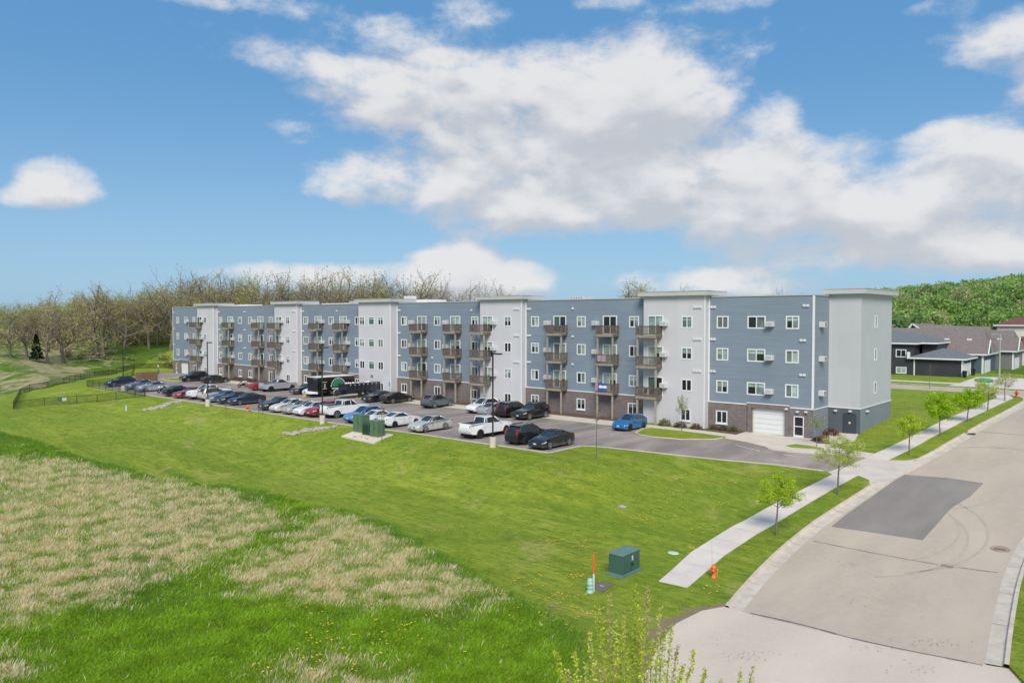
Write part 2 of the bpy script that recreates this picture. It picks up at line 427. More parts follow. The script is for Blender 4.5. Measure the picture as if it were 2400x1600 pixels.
def resample(line, step):
    out = [line[0]]
    for a, b in zip(line, line[1:]):
        d = math.dist(a, b); n = max(1, int(d/step))
        for i in range(1, n+1): out.append((a[0]+(b[0]-a[0])*i/n, a[1]+(b[1]-a[1])*i/n))
    return out
def smooth_line(line, step=1.):
    out = []; P = [line[0]]+list(line)+[line[-1]]
    for i in range(1, len(P)-2):
        p0, p1, p2, p3 = P[i-1:i+3]; n = max(1, int(math.dist(p1, p2)/step))
        for k in range(n):
            t = k/n
            out.append(tuple(.5*((2*p1[j])+(-p0[j]+p2[j])*t+(2*p0[j]-5*p1[j]+4*p2[j]-p3[j])*t*t+(-p0[j]+3*p1[j]-3*p2[j]+p3[j])*t**3) for j in (0, 1)))
    out.append(tuple(line[-1])); return out
def cdt(points, polys):
    pts = [Vector(p) for p in points]; ed = []
    for pl in polys:
        i = len(pts); pts += [Vector(p) for p in pl]
        ed += [(i+k, i+(k+1) % len(pl)) for k in range(len(pl))]
    v, e, f, *_ = delaunay_2d_cdt(pts, ed, [], 0, 1e-4)
    V = np.array([(p.x, p.y) for p in v]); Fc = np.array([q for q in f if len(q) == 3])
    return V, Fc
def sheet(name, poly, mat, dz=0., step=2., holes=(), skirt=.12, parent=None, zf=None, **tags):
    poly = resample(poly+[poly[0]], step)[:-1]
    holes = [resample(h+[h[0]], step)[:-1] for h in holes]
    a = np.array(poly); xs = np.arange(a[:, 0].min(), a[:, 0].max(), step); ys = np.arange(a[:, 1].min(), a[:, 1].max(), step)
    gx, gy = np.meshgrid(xs+.37*step, ys+.41*step); gx = gx.ravel(); gy = gy.ravel(); k = pip(gx, gy, poly); pts = list(zip(gx[k], gy[k]))
    V, Fc = cdt(pts, [poly]+holes)
    c = V[Fc].mean(1); keep = pip(c[:, 0], c[:, 1], poly)
    for h in holes: keep &= ~pip(c[:, 0], c[:, 1], h)
    Fc = Fc[keep]
    zz = (Zv(V[:, 0], V[:, 1]) if zf is None else zf(V[:, 0], V[:, 1]))+dz
    P = np.column_stack([V, zz])
    # orientation up
    A = P[Fc]; nz = (A[:, 1, 0]-A[:, 0, 0])*(A[:, 2, 1]-A[:, 0, 1])-(A[:, 1, 1]-A[:, 0, 1])*(A[:, 2, 0]-A[:, 0, 0])
    Fc[nz < 0] = Fc[nz < 0][:, ::-1]
    if skirt:
        cnt = {}
        for f in Fc.tolist():
            for i in range(3):
                a_, b_ = f[i], f[(i+1) % 3]; key = (min(a_, b_), max(a_, b_)); cnt.setdefault(key, []).append((a_, b_))
        bd = [v[0] for v in cnt.values() if len(v) == 1]
        n = len(P); P2 = P.copy(); P2[:, 2] -= skirt; P = np.vstack([P, P2]); ex = []
        for a_, b_ in bd: ex += [(a_, a_+n, b_+n), (a_, b_+n, b_)]
        Fc = np.vstack([Fc, np.array(ex)])
    me = np_mesh(name, P, Fc, mat)
    return link(name, me, parent, **tags)
def sweep(name, line, prof, mat, parent=None, step=1.2, zf=None, **tags):
    """prof: list of (offset to the right of the line, dz)"""
    L = resample(line, step); V = []; n = len(prof)
    for i, p in enumerate(L):
        a = L[max(i-1, 0)]; b = L[min(i+1, len(L)-1)]; dx, dy = b[0]-a[0], b[1]-a[1]; l = math.hypot(dx, dy); rx, ry = dy/l, -dx/l
        for o, dz in prof:
            x, y = p[0]+rx*o, p[1]+ry*o; V.append((x, y, (Z(x, y) if zf is None else zf(x, y))+dz))
    Fc = [(i*n+k, i*n+k+1, (i+1)*n+k+1, (i+1)*n+k) for i in range(len(L)-1) for k in range(n-1)]
    me = np_mesh(name, np.array(V), np.array(Fc), mat)
    if parent is None: tags.setdefault('kind', 'structure')
    return link(name, me, parent, **tags)

# ---------------------------------------------------------------- ground plan (world metres)
KERB = smooth_line([(-16.7, 35.05), (-17.3, 39), (-17.85, 45), (-17.95, 50), (-17.5, 56), (-16.95, 62), (-16.2, 68.4), (-15.35, 75), (-14.75, 83), (-14.25, 93), (-13.9, 104), (-14.0, 109), (-15.2, 112.4), (-18, 113.7), (-30, 113.9), (-60, 114), (-110, 114)], 1.2)
KERBR = smooth_line([(-5.0, 36.6), (-5.45, 41), (-6.0, 48), (-6.0, 54), (-5.3, 64), (-4.4, 76), (-3.6, 92), (-3.2, 106), (-2.4, 111), (0, 113.6), (10, 114), (60, 114)], 1.2)
LOT = [(-133.6, 48.4), (-100, 48.35), (-66, 48.4), (-56, 49.2), (-39.2, 49.35), (-39.15, 54.2), (-37.8, 54.7), (-34.9, 55.5), (-31.5, 57.3), (-28.3, 59.3), (-24.8, 61.2), (-20.9, 61.9), (-19.7, 67.5), (-21.1, 67.4), (-23, 66.85), (-25.8, 65.95), (-27.3, 65.8), (-28.1, 66.3), (-30, 66.9), (-32.15, 67.0),
       (-32.4, 65.8), (-34.5, 63.3), (-36.8, 62.5), (-38.8, 62.8), (-39.9, 63.7), (-40.7, 66.4), (-133.2, 66.4), (-133.3, 69.1), (-144, 69.8), (-144, 71.7), (-157, 71.7), (-157, 66), (-148, 60.5), (-136, 57)]
LISL = [(-141.5, 63.2), (-138, 62.2), (-134.8, 62.4), (-133.7, 64), (-133.7, 67.6), (-136, 68.3), (-140, 67.6), (-142, 65.4)]
FORE = [(-133.2, 66.5), (-40.75, 66.5), (-40.6, 67.95), (-32.3, 67.95), (-32.15, 67.1), (-30, 67.0), (-28.1, 66.4), (-27.3, 65.9), (-25.8, 66.05), (-23, 66.95), (-21.1, 67.5), (-19.7, 67.55), (-19.5, 69.25),
        (-21, 69.4), (-23.3, 69.5), (-23.3, 70.4), (-22.2, 72.9), (-22.8, 75.98), (-25.6, 75.98), (-25.6, 71.78), (-32.1, 71.78), (-32.1, 69.5), (-133.2, 69.5)]
STRIP = [(-26.7, 67.9), (-26.2, 69.2), (-24.9, 69.25), (-23.6, 69.0), (-23.4, 68.4), (-26.0, 67.6)]
SWN = [(-20.93, 35.95), (-21.7, 41), (-21.75, 46.5), (-21.4, 51.5), (-21.0, 55.5), (-20.3, 61.3), (-18.6, 61.9), (-19.1, 57.6), (-19.65, 51), (-19.95, 46.5), (-19.9, 41.7), (-19.3, 36.1)]
SWF = [(-19.4, 69.25), (-18.5, 75.3), (-17.9, 84.1), (-17.3, 95), (-16.9, 104), (-16.7, 109), (-17.6, 113.2), (-15.9, 112.6), (-15.1, 109.5), (-15.3, 104), (-15.7, 95), (-16.25, 84), (-17.0, 74.5), (-17.9, 67.7), (-19.65, 67.5)]
APRON = [(-19.68, 67.48), (-20.25, 64.3), (-20.85, 61.9), (-20.3, 61.35), (-18.5, 61.95), (-17.6, 61.3), (-17.15, 60.0), (-16.4, 60.0), (-15.9, 64), (-15.5, 69.6), (-16.1, 69.3), (-16.7, 68.2), (-17.85, 67.7)]
PAD = [(-16.75, 35.1), (-17.3, 33.8), (-17.5, 31.7), (-17.2, 30.0), (-16.5, 27.8), (-15.2, 24), (-14.6, 14), (-1, 14), (-3.2, 30), (-3.9, 34.6), (-5.0, 36.6), (-8.8, 35.6), (-12.9, 35.3)]
def offset(line, d):
    out = []
    for i, p in enumerate(line):
        a = line[max(i-1, 0)]; b = line[min(i+1, len(line)-1)]; dx, dy = b[0]-a[0], b[1]-a[1]; l = math.hypot(dx, dy)
        out.append((p[0]+dy/l*d, p[1]-dx/l*d))
    return out
STREETN = [(60, 121.2), (-110, 121.2)]
ROADP = KERB+[(-110, 121.2), (60, 121.2)]+KERBR[::-1]+[(-8.8, 35.6), (-12.9, 35.3)]
HSW = [(-110, 124.6), (-110, 126.1), (20, 126.1), (20, 124.6)]
DRV = [(-24.5, 121.4), (-24.0, 124.5), (-24.0, 138.5), (-22, 139.5), (-11, 139.5), (-11, 124.5), (-10.5, 121.4)]
HOLES = [LOT, FORE, SWN, SWF, APRON, PAD, ROADP]
ISL = [LISL, STRIP]
far_fence = [G(*p) for p in [(47.6, 926), (69.7, 915.7), (112, 908.9), (150, 899), (189, 889.5), (222, 884), (255, 879), (290, 870.5), (314.6, 863.8)]]
TALL = [G(*p) for p in [(36, 1024), (90, 1043), (137, 1059), (238, 1092), (330, 1112), (417, 1122), (536, 1149), (640, 1165), (744, 1184.5), (893, 1229), (1012, 1297.6), (1119, 1363), (1220, 1416.7), (1339, 1488), (1345, 1600)]]+[(-14.7, 20), (-14.5, 0), (-60, -20), (-150, -10), (-150, 24), (-110, 25.5)]
gp = lambda L: [G(a/1.68, 1000+b/1.68) for a, b in L]
DRYA = gp([(-120, 110), (150, 130), (320, 130), (470, 185), (800, 235), (1010, 295), (1110, 375), (980, 450), (900, 510), (620, 590), (500, 640), (350, 690), (200, 730), (0, 770), (-120, 790)])
DRYB = gp([(1270, 325), (1480, 380), (1600, 470), (1750, 560), (1880, 640), (1800, 690), (1650, 715), (1300, 680), (950, 655), (930, 560), (1150, 470)])
DRYC = gp([(-100, 940), (120, 940), (140, 1030), (-100, 1030)])
DRYD = gp([(1050, 975), (1480, 950), (1560, 1040), (1050, 1050)])
MEADOW = [(-141, 41)]+[(x-1.0, y+1.) for x, y in far_fence[1:]]+[(-186, 84), (-230, 130), (-600, 300), (-900, -200), (-160, -30), (-141, 20)]
def build_ground():
    pts = []
    def g(x0, x1, y0, y1, s, inner=None):
        gx, gy = np.meshgrid(np.arange(x0, x1, s), np.arange(y0, y1, s)); gx = gx.ravel()+RNG.uniform(-.2, .2, gx.size)*s; gy = gy.ravel()+RNG.uniform(-.2, .2, gy.size)*s
        k = np.ones(gx.size, bool)
        if inner: a, b, c, d = inner; k = ~((gx > a) & (gx < b) & (gy > c) & (gy < d))
        pts.extend(zip(gx[k], gy[k]))
    g(-200, 30, -5, 145, 1.6); g(-420, 320, -100, 620, 9, (-201, 31, -6, 146)); g(-2400, 2400, -1200, 3600, 120, (-421, 321, -101, 621))
    polys = [resample(p+[p[0]], 2.)[:-1] for p in HOLES+ISL]
    V, Fc = cdt(pts, polys); c = V[Fc].mean(1); cut = np.zeros(len(Fc), bool)
    for p in HOLES: cut |= pip(c[:, 0], c[:, 1], p)
    for p in ISL: cut &= ~pip(c[:, 0], c[:, 1], p)
    Fc = Fc[~cut]
    x, y = V[:, 0], V[:, 1]; z = Zv(x, y)
    A = V[Fc]; nz = (A[:, 1, 0]-A[:, 0, 0])*(A[:, 2, 1]-A[:, 0, 1])-(A[:, 1, 1]-A[:, 0, 1])*(A[:, 2, 0]-A[:, 0, 0]); Fc[nz < 0] = Fc[nz < 0][:, ::-1]
    tall = pip(x, y, TALL)*1.; mead = pip(x, y, MEADOW)*1.
    dry = (pip(x, y, DRYA) | pip(x, y, DRYB) | pip(x, y, DRYC) | pip(x, y, DRYD))*1.
    band = mead*np.clip(.66-.02*np.abs((y-46)-(-150-x)*.35), 0.16, .66)
    dry = np.maximum(dry, band); dry[y > 200] = .2
    far = ((np.hypot(x, y) > 210) | (y > 150))*1.
    bare = np.zeros(len(x))
    for a in PAD[:5]: bare = np.maximum(bare, .85*np.exp(-((x-a[0])**2+(y-a[1])**2)/.9))
    for a in [(-20.6, 41), (-21.9, 43)]: bare = np.maximum(bare, .35*np.exp(-((x-a[0])**2+(y-a[1])**2)/1.5))
    P = np.column_stack([V, z]); att = np.column_stack([np.maximum(np.maximum(tall, mead), far), dry, bare]); cnt = {}
    for f in Fc.tolist():
        for i in range(3): a_, b_ = f[i], f[(i+1) % 3]; cnt.setdefault((min(a_, b_), max(a_, b_)), []).append((a_, b_))
    bd = [v[0] for v in cnt.values() if len(v) == 1]; n = len(P); P2 = P.copy(); P2[:, 2] -= .25; P = np.vstack([P, P, P2]); att = np.vstack([att, att, att])
    Fc = np.vstack([Fc, np.array([t for a_, b_ in bd for t in ((a_+n, a_+2*n, b_+2*n), (a_+n, b_+2*n, b_+n))])])
    me = np_mesh('ground', P, Fc, 'ground cover', ('region', att))
    me.polygons.foreach_set('use_smooth', [True]*len(me.polygons))
    link('ground', me, kind='structure')
build_ground()

sheet('parking_lot', LOT, 'asphalt lot', -.03, 2.5, [LISL], kind='structure')
sheet('forecourt', FORE, 'concrete', .02, 2., [STRIP], kind='structure')
sheet('sidewalk', SWN, 'concrete pale', .04, 1.5, kind='structure')
sheet('sidewalk', SWF, 'concrete pale', .04, 1.5, kind='structure')
sheet('driveway_apron', APRON, 'concrete', .0, 1.5, kind='structure')
ROADI = offset(KERB, .8)+[(-110, 121.2), (60, 121.2)]+offset(KERBR, -.8)[::-1]+[(-8.8, 35.62), (-12.9, 35.32)]
sheet('road', ROADI, 'asphalt street', -.128, 2., kind='structure')
sheet('gravel_pad', PAD, 'pale pad', 0, 1., zf=lambda x, y: Zv(x, y)-.015-.108*np.clip((x+17.3)/1.6, 0, 1), kind='structure')
sheet('sidewalk', HSW, 'concrete pale', .05, 3, kind='structure')
sheet('house_driveway', DRV, 'concrete pale', .06, 3, kind='structure')
sheet('road_base', [(-17.6, 33.5), (-2.5, 33.5), (-2.5, 39), (-17.6, 39)], 'dirt', -.21, 2., kind='structure')
# kerb and gutter along both sides of the street (dropped at the driveway)
ki = [i for i, p in enumerate(KERB) if 60.4 < p[1] < 69.2]
PROF = [(-.02, -.3), (0, .03), (.17, .03), (.24, -.1), (.85, -.125), (.86, -.3)]
FLAT = [(-.02, -.3), (0, -.02), (.2, -.05), (.24, -.1), (.85, -.125), (.86, -.3)]
sweep('kerb', KERB[:ki[0]+1], PROF, 'kerb concrete'); sweep('kerb', KERB[ki[0]:ki[-1]+1], FLAT, 'kerb concrete'); sweep('kerb', KERB[ki[-1]:], PROF, 'kerb concrete')
sweep('kerb', KERBR[::-1], PROF, 'kerb concrete')
sweep('kerb', [(60, 121.3), (-110, 121.3)][::-1], [(o, d) for o, d in [(-.1, -.3), (0, .05), (-.2, .06)]][::-1], 'kerb concrete', step=3)
LK = [(0, -.1), (0, .07), (.16, .07), (.18, -.1)]
sweep('kerb', [(-32.2, 67.0), (-32.4, 65.8), (-34.5, 63.3), (-36.8, 62.5), (-38.8, 62.8), (-39.9, 63.7), (-40.7, 66.4)][::-1], [(-a, b) for a, b in LK][::-1], 'kerb concrete')
sweep('kerb', smooth_line([(-19.9, 67.45), (-21.1, 67.4), (-23, 66.85), (-25.8, 65.95), (-27.3, 65.8), (-28.1, 66.3)], .5), LK, 'kerb concrete')
sweep('kerb', LISL+[LISL[0]], [(-a, b) for a, b in LK][::-1], 'kerb concrete')
sweep('kerb', [(-133.6, 48.4), (-100, 48.35), (-66, 48.4), (-56, 49.2), (-39.2, 49.35)], [(0, -.1), (0, .045), (-.28, .045), (-.3, -.1)][::-1], 'kerb concrete', step=4)
sweep('kerb', smooth_line([(-39.15, 49.4), (-39.15, 54.2), (-37.8, 54.7), (-34.9, 55.5), (-31.5, 57.3), (-28.3, 59.3), (-24.8, 61.2), (-21.2, 61.9)]), [(0, -.1), (0, .03), (-.22, .03), (-.24, -.1)][::-1], 'kerb concrete')
ZL = lambda x, y: Zv(x, y)-.03
def marks():
    # bay lines, one object per line would be hundreds of slivers: they are paint on the lot
    def strip(a, b, w=.11, mat='line white', name='bay_line', zf=ZL, dz=.012):
        d = Vector((b[0]-a[0], b[1]-a[1])).normalized(); n = Vector((-d.y, d.x))*w/2
        P = resample([a, b], 1.5); V = []
        for p in P:
            for s in (1, -1): x, y = p[0]+n.x*s, p[1]+n.y*s; V.append((x, y, float(zf(x, y))+dz))
        return V, [(2*i, 2*i+1, 2*i+3, 2*i+2) for i in range(len(P)-1)]
    V = []; Fc = []
    xs = [-41.2-2.62*i for i in range(0, 20)]
    for x in [-41.15, -43.7, -46.1, -48.6, -51.1]+[-51.1-2.6*i for i in range(1, 31)]:
        v, f = strip((x, 61.3), (x, 66.2)); Fc += [tuple(a+len(V) for a in q) for q in f]; V += v
    for x in [-39.7-2.75*i for i in range(34)]:
        v, f = strip((x, 49.5), (x, 54.5)); Fc += [tuple(a+len(V) for a in q) for q in f]; V += v
    for a, b in [((-25.6, 64.9), (-24.5, 65.0)), ((-25.6, 62.6), (-24.3, 62.75)), ((-30.2, 65.2), (-27.6, 64.6))]:
        v, f = strip(a, b, .16); Fc += [tuple(c+len(V) for c in q) for q in f]; V += v
    link('painted_bay_lines', np_mesh('painted_bay_lines', np.array(V), np.array(Fc), 'line white'), kind='structure')
    ZRD = lambda x, y: Zv(x, y)-.13
    V = []; Fc = []
    for L, w in [([(-16.83, 47.46), (-13.5, 47.35), (-10.15, 47.47), (-7.14, 47.99)], .07), ([(-15.5, 35.3), (-12.93, 35.55), (-10.8, 35.5), (-8.77, 35.75), (-5.88, 36.25)], .1), ([(-14.3, 82.5), (-5, 82.7)], .08), ([(-15.3, 74), (-11, 76), (-5, 75)], .04)]:
        L = smooth_line(L, .6)
        for a, b in zip(L, L[1:]):
            v, f = strip(a, b, w*random.uniform(.6, 1.5), zf=ZRD, dz=.014); Fc += [tuple(c+len(V) for c in q) for q in f]; V += v
    link('tar_seams', np_mesh('tar_seams', np.array(V), np.array(Fc), 'tar'), kind='structure')
    V = []; Fc = []
    for cx, cy, r0, a0, a1 in [(-15.8, 52, 7.4, -50, 75), (-15.8, 52, 5.9, -45, 70), (-16.2, 50.5, 7.0, -55, 40), (-14.2, 62.5, 5.0, -70, 20)]:
        L = [(cx+r0*math.cos(R(a)), cy+r0*1.2*math.sin(R(a))) for a in range(a0, a1, 5)]
        for a, b in zip(L, L[1:]):
            if b[0] > -6.9 or b[0] < -16.4: continue
            v, f = strip(a, b, .16, zf=ZRD, dz=.011); Fc += [tuple(c+len(V) for c in q) for q in f]; V += v
    link('tyre_marks', np_mesh('tyre_marks', np.array(V), np.array(Fc), 'skid'), kind='structure')
    sheet('asphalt_patch', [(-16.75, 50.5), (-14, 50.75), (-11.5, 50.9), (-11.42, 54.5), (-11.35, 57.76), (-10.8, 61), (-10.64, 64.67), (-13, 64.9), (-16.0, 64.3), (-16.35, 58), (-16.7, 53)], 'asphalt patch', -.118, 1.5, skirt=0, kind='structure')
marks()
# sidewalk joints are shallow saw cuts
def joints():
    V = []; Fc = []
    for L, Rr in (([(-21.2, 37.5), (-21.75, 44), (-21.6, 49), (-20.9, 56), (-20.3, 61)], [(-19.4, 37.5), (-19.95, 44), (-19.8, 49), (-19.25, 56), (-18.7, 61.4)]), ([(-19.4, 69.5), (-18.5, 75.3), (-17.95, 84.1), (-17.3, 97)], [(-17.7, 69), (-17.0, 75), (-16.3, 84), (-15.8, 97)])):
        A = smooth_line(L, 1.7); B = smooth_line(Rr, 1.7)
        for i in range(min(len(A), len(B))):
            a, b = A[i], B[i]; k = len(V)
            for p in (a, b):
                for s in (-.02, .02): V.append((p[0], p[1]+s, Z(p[0], p[1]+s)+.046))
            Fc.append((k, k+1, k+3, k+2))
    link('sidewalk_joints', np_mesh('sidewalk_joints', np.array(V), np.array(Fc), 'kerb concrete'), kind='structure')
joints()
def kerb_joints():
    V = []; Fc = []
    for L, sgn in ((KERB, 1), (KERBR, -1)):
        A = resample(L, 3.0)
        for a, b in zip(A[::3], A[1::3]):
            dx, dy = b[0]-a[0], b[1]-a[1]; l = math.hypot(dx, dy); ux, uy = dx/l, dy/l; rx, ry = uy*sgn, -ux*sgn; z0 = Z(*a)
            for (o0, d0_), (o1, d1_) in zip([(0, .034), (.17, .034), (.24, -.096)], [(.17, .034), (.24, -.096), (.85, -.121)]):
                k = len(V)
                for o_, d_ in ((o0, d0_), (o1, d1_)):
                    for e in (-.018, .018): V.append((a[0]+rx*o_+ux*e, a[1]+ry*o_+uy*e, z0+d_))
                Fc.append((k, k+1, k+3, k+2))
    link('kerb_joints', np_mesh('kerb_joints', np.array(V), np.array(Fc), 'tar'), kind='structure')
kerb_joints()
def leaf_litter():
    g = np.random.default_rng(88); V = []; Fc = []
    for px, py, sx, sy, n in [(1760, 1530, 60, 12, 40), (2190, 1500, 70, 12, 45), (2000, 1400, 160, 40, 45), (1950, 1330, 120, 40, 30), (2030, 1510, 90, 14, 16), (1680, 1500, 60, 30, 16), (2150, 1560, 80, 20, 20)]:
        for k in range(n):
            p = G(px+g.normal(0, sx*.6), py+g.normal(0, sy*.6)); r = g.uniform(.02, .06); a = g.uniform(0, 3.1); x, y = p
            if x > -6.6 or y > 60: continue
            z = Z(x, y)-(.10 if y > 35.2 else .1)+.01; i = len(V); c, q = math.cos(a)*r, math.sin(a)*r
            V += [(x+c, y+q, z), (x-q*.4, y+c*.4, z+.01), (x-c, y-q, z), (x+q*.4, y-c*.4, z+.012)]; Fc.append((i, i+1, i+2, i+3))
    link('leaf_litter', np_mesh('leaf_litter', np.array(V), np.array(Fc), 'leaf tan'), label='scattered dead leaves on the street and pad', cat='litter', kind='stuff')
leaf_litter()

# ---------------------------------------------------------------- apartment building
YF = 71.8
BLD = empty('apartment_building', (-90, YF, 0), label='long four-storey apartment block with blue siding, pale towers and brick base', cat='building')
B0 = Vector((-90, YF, 0))
def bpart(mb, name, label=None, parent=None, smooth=False):
    o = mb.build(name, parent or BLD, smooth)
    if parent is None: o.location = -B0
    if label: o['label'] = label
    return o
ROWS = [(10.2, 11.35), (6.97, 8.13), (3.7, 4.87)]
TW = [(-143.0, -136.68, 71.0), (-115.75, -108.97, 71.0), (-92.14, -84.81, 70.55), (-67.6, -60.6, 71.0), (-43.35, -36.18, 70.95)]   # x0, x1, front y
XL, XR, YB, ZT = -155.0, -25.63, 89.0, 13.3
holes_blue = []; holes_tower = [[] for _ in TW]; opens = []
def which(x):
    for i, t in enumerate(TW):
        if t[0] < x < t[1]: return i
    return None
def opening(x0, x1, z0, z1, kind, style='pair'):
    """register a hole; kind: window / patio / door ..."""
    i = which((x0+x1)/2); y = YF if i is None else TW[i][2]
    (holes_blue if i is None else holes_tower[i]).append((x0, x1, z0, z1)); opens.append((x0, x1, z0, z1, y, kind, style, i))
win = [(-152.83, 1.0), (-149.32, 1.2), (-145.92, .9), (-139.9, 1.1), (-135.45, 1.1), (-128.47, 1.2), (-124.98, 1.15), (-118.13, 1.15), (-111.7, 1.1), (-107.66, 1.25), (-100.7, 1.25), (-94.0, 1.2),
       (-91.3, 1.15), (-87.0, 1.15), (-83.31, 1.15), (-76.42, 1.15), (-69.3, 1.15), (-62.85, 1.1), (-59.12, 1.12), (-52.19, 1.15), (-45.07, 1.15), (-38.2, 1.15), (-34.68, 1.18), (-27.61, 1.18)]
for x, w in win:
    for z0, z1 in ROWS: opening(x-w/2, x+w/2, z0, z1, 'window')
for z0, z1 in ROWS:
    opening(-32.02, -30.27, z0, z1, 'window'); opening(-89.75, -88.45, z0, z1, 'window', 'single')
doors_x = [-143.9+.3, -131.92, -121.53, -114.4, -104.22, -97.59, -79.55, -72.93, -66.3, -55.33, -48.24, -41.9]
doors_x[0] = -142.1
for x in doors_x:
    for k in range(3):
        zf = 9.42-3.23*k; opening(x-.9, x+.9, zf, zf+2.0, 'patio_door')
for x, w, z0, z1 in [(-145.9, 1.2, .05, 1.9), (-139.9, 1.0, .63, 1.82), (-135.6, 1.0, .63, 1.82), (-128.47, 1.1, .63, 1.82), (-125.1, 1.1, .63, 1.82), (-118.2, 1.1, .2, 1.95), (-111.7, 1.1, .63, 1.82), (-107.66, 1.15, .63, 1.82), (-100.7, 1.15, .63, 1.82), (-94.1, 1.0, .2, 1.95), (-91.3, 1.15, .63, 1.82), (-87.0, 1.15, .63, 1.82),
                     (-83.31, 1.15, .63, 1.82), (-76.42, 1.15, .63, 1.82), (-69.5, 1.15, .63, 1.82), (-62.85, 1.1, .63, 1.82), (-59.12, 1.12, .63, 1.82), (-52.19, 1.15, .63, 1.82), (-45.2, 1.15, .63, 1.82), (-38.3, 1.1, .63, 1.82), (-34.7, 1.15, .6, 1.82)]:
    opening(x-w/2, x+w/2, z0, z1, 'window')
opening(-31.52, -28.2, -.06, 2.38, 'garage_door'); opening(-27.4, -26.42, -.05, 1.95, 'entry_door', 'white'); opening(-151.6, -148.6, -.0, 2.35, 'garage_door'); opening(-153.8, -153.0, 0, 2.0, 'entry_door', 'white')
opening(-89.85, -88.3, .0, 2.0, 'entry_door', 'glass')
def wall_grid(mb, x0, x1, z0, z1, y, holes, mat, depth=.12, jamb='white trim'):
    hs = [h for h in holes if h[1] > x0 and h[0] < x1 and h[3] > z0 and h[2] < z1]
    xs = sorted({x0, x1, *[max(x0, h[0]) for h in hs], *[min(x1, h[1]) for h in hs]}); zs = sorted({z0, z1, *[max(z0, h[2]) for h in hs], *[min(z1, h[3]) for h in hs]})
    for a, b in zip(xs, xs[1:]):
        for c, d in zip(zs, zs[1:]):
            mx, mz = (a+b)/2, (c+d)/2
            if any(h[0] < mx < h[1] and h[2] < mz < h[3] for h in hs): continue
            mb.face([(a, y, c), (b, y, c), (b, y, d), (a, y, d)], mat)
    for h in hs:
        if h[3] > z1 or h[2] < z0: continue
        a, b, c, d = h; e = y+depth
        mb.face([(a, y, c), (a, e, c), (a, e, d), (a, y, d)], jamb); mb.face([(b, e, c), (b, y, c), (b, y, d), (b, e, d)], jamb)
        mb.face([(a, y, d), (a, e, d), (b, e, d), (b, y, d)], jamb); mb.face([(a, e, c), (a, y, c), (b, y, c), (b, e, c)], jamb)
mb = MB(); BT = 2.67
wall_grid(mb, XL, XR, BT, ZT, YF, holes_blue, 'blue lap siding')
mb.face([(XR, YF, BT), (XR, YB, BT), (XR, YB, ZT), (XR, YF, ZT)], 'blue lap siding'); mb.face([(XL, YB, BT), (XL, YF, BT), (XL, YF, ZT), (XL, YB, ZT)], 'blue lap siding')
mb.face([(XR, YB, -.3), (XL, YB, -.3), (XL, YB, ZT), (XR, YB, ZT)], 'blue lap siding')
bpart(mb, 'siding_wall')
mb = MB(); wall_grid(mb, XL, XR, -.4, BT, YF-.03, holes_blue, 'brick', .15, 'brick')
mb.face([(XL, YB, -.4), (XL, YF-.03, -.4), (XL, YF-.03, BT), (XL, YB, BT)], 'brick')
for a, b, t in ((-31.9, -31.55, 2.9), (-28.17, -27.85, 2.9)): mb.box(a, b, YF-.18, YF-.032, -.3, 2.42, 'brick')
mb.box(-31.9, -27.85, YF-.18, YF-.032, 2.42, 2.84, 'brick'); mb.box(-152, -148.2, YF-.18, YF-.032, 2.4, 2.84, 'brick')
bpart(mb, 'brick_base')
mb = MB(); mb.face([(XR+.001, YF, -.4), (XR+.001, 76, -.4), (XR+.001, 76, BT), (XR+.001, YF, BT)], 'blue grey block')
bpart(mb, 'block_base', 'blue grey block base beside stair tower')
mb = MB()
segs = [XL]+[v for t in TW for v in (t[0], t[1])]+[XR+.06]
for a, b in zip(segs[::2], segs[1::2]):
    for c, d in ([(a, b)] if b < -40 and a > -150 else ([(a, -152.1), (-148.1, b)] if a < -150 else [(a, -32.0), (-27.75, b)])): mb.box(c, d, YF-.075, YF-.005, BT-.02, BT+.09, 'white trim')
    mb.box(a, b, YF-.07, YF+.25, ZT, ZT+.1, 'fascia grey')
    for x in (a, b-.12): mb.box(x, x+.12, YF-.04, YF-.002, BT+.1, ZT-.01, 'white trim')
mb.box(-32.0, -27.75, YF-.22, YF-.185, 2.85, 2.94, 'white trim'); mb.box(-152.1, -148.1, YF-.22, YF-.185, 2.85, 2.94, 'white trim')
mb.box(XR-.1, XR+.07, YF-.07, YF+.12, BT+.1, ZT-.01, 'white trim')
mb.box(XR-.02, XR+.07, YF+.26, 76, ZT, ZT+.1, 'fascia grey')
bpart(mb, 'wall_trim')
# towers
for i, (a, b, y) in enumerate(TW):
    mb = MB(); wall_grid(mb, a, b, -.35, 13.5, y, holes_tower[i], 'pale grey panel')
    mb.face([(b, y, -.35), (b, YF+3, -.35), (b, YF+3, 13.5), (b, y, 13.5)], 'pale grey panel'); mb.face([(a, YF+3, -.35), (a, y, -.35), (a, y, 13.5), (a, YF+3, 13.5)], 'pale grey panel')
    mb.box(b-.1, b+.03, y-.03, y+.1, -.3, 13.48, 'white trim')
    bpart(mb, 'tower_wall')
    mb = MB(); o = .45; mb.box(a-o, b+o, y-o, YF+3.2, 13.5, 13.92, 'fascia grey'); mb.box(a-o-.04, b+o+.04, y-o-.04, YF+3.24, 13.925, 13.98, 'fascia grey'); mb.face([(a, y, 13.495), (b, y, 13.495), (b, y-o, 13.495), (a, y-o, 13.495)], 'soffit')
    bpart(mb, 'tower_cap')
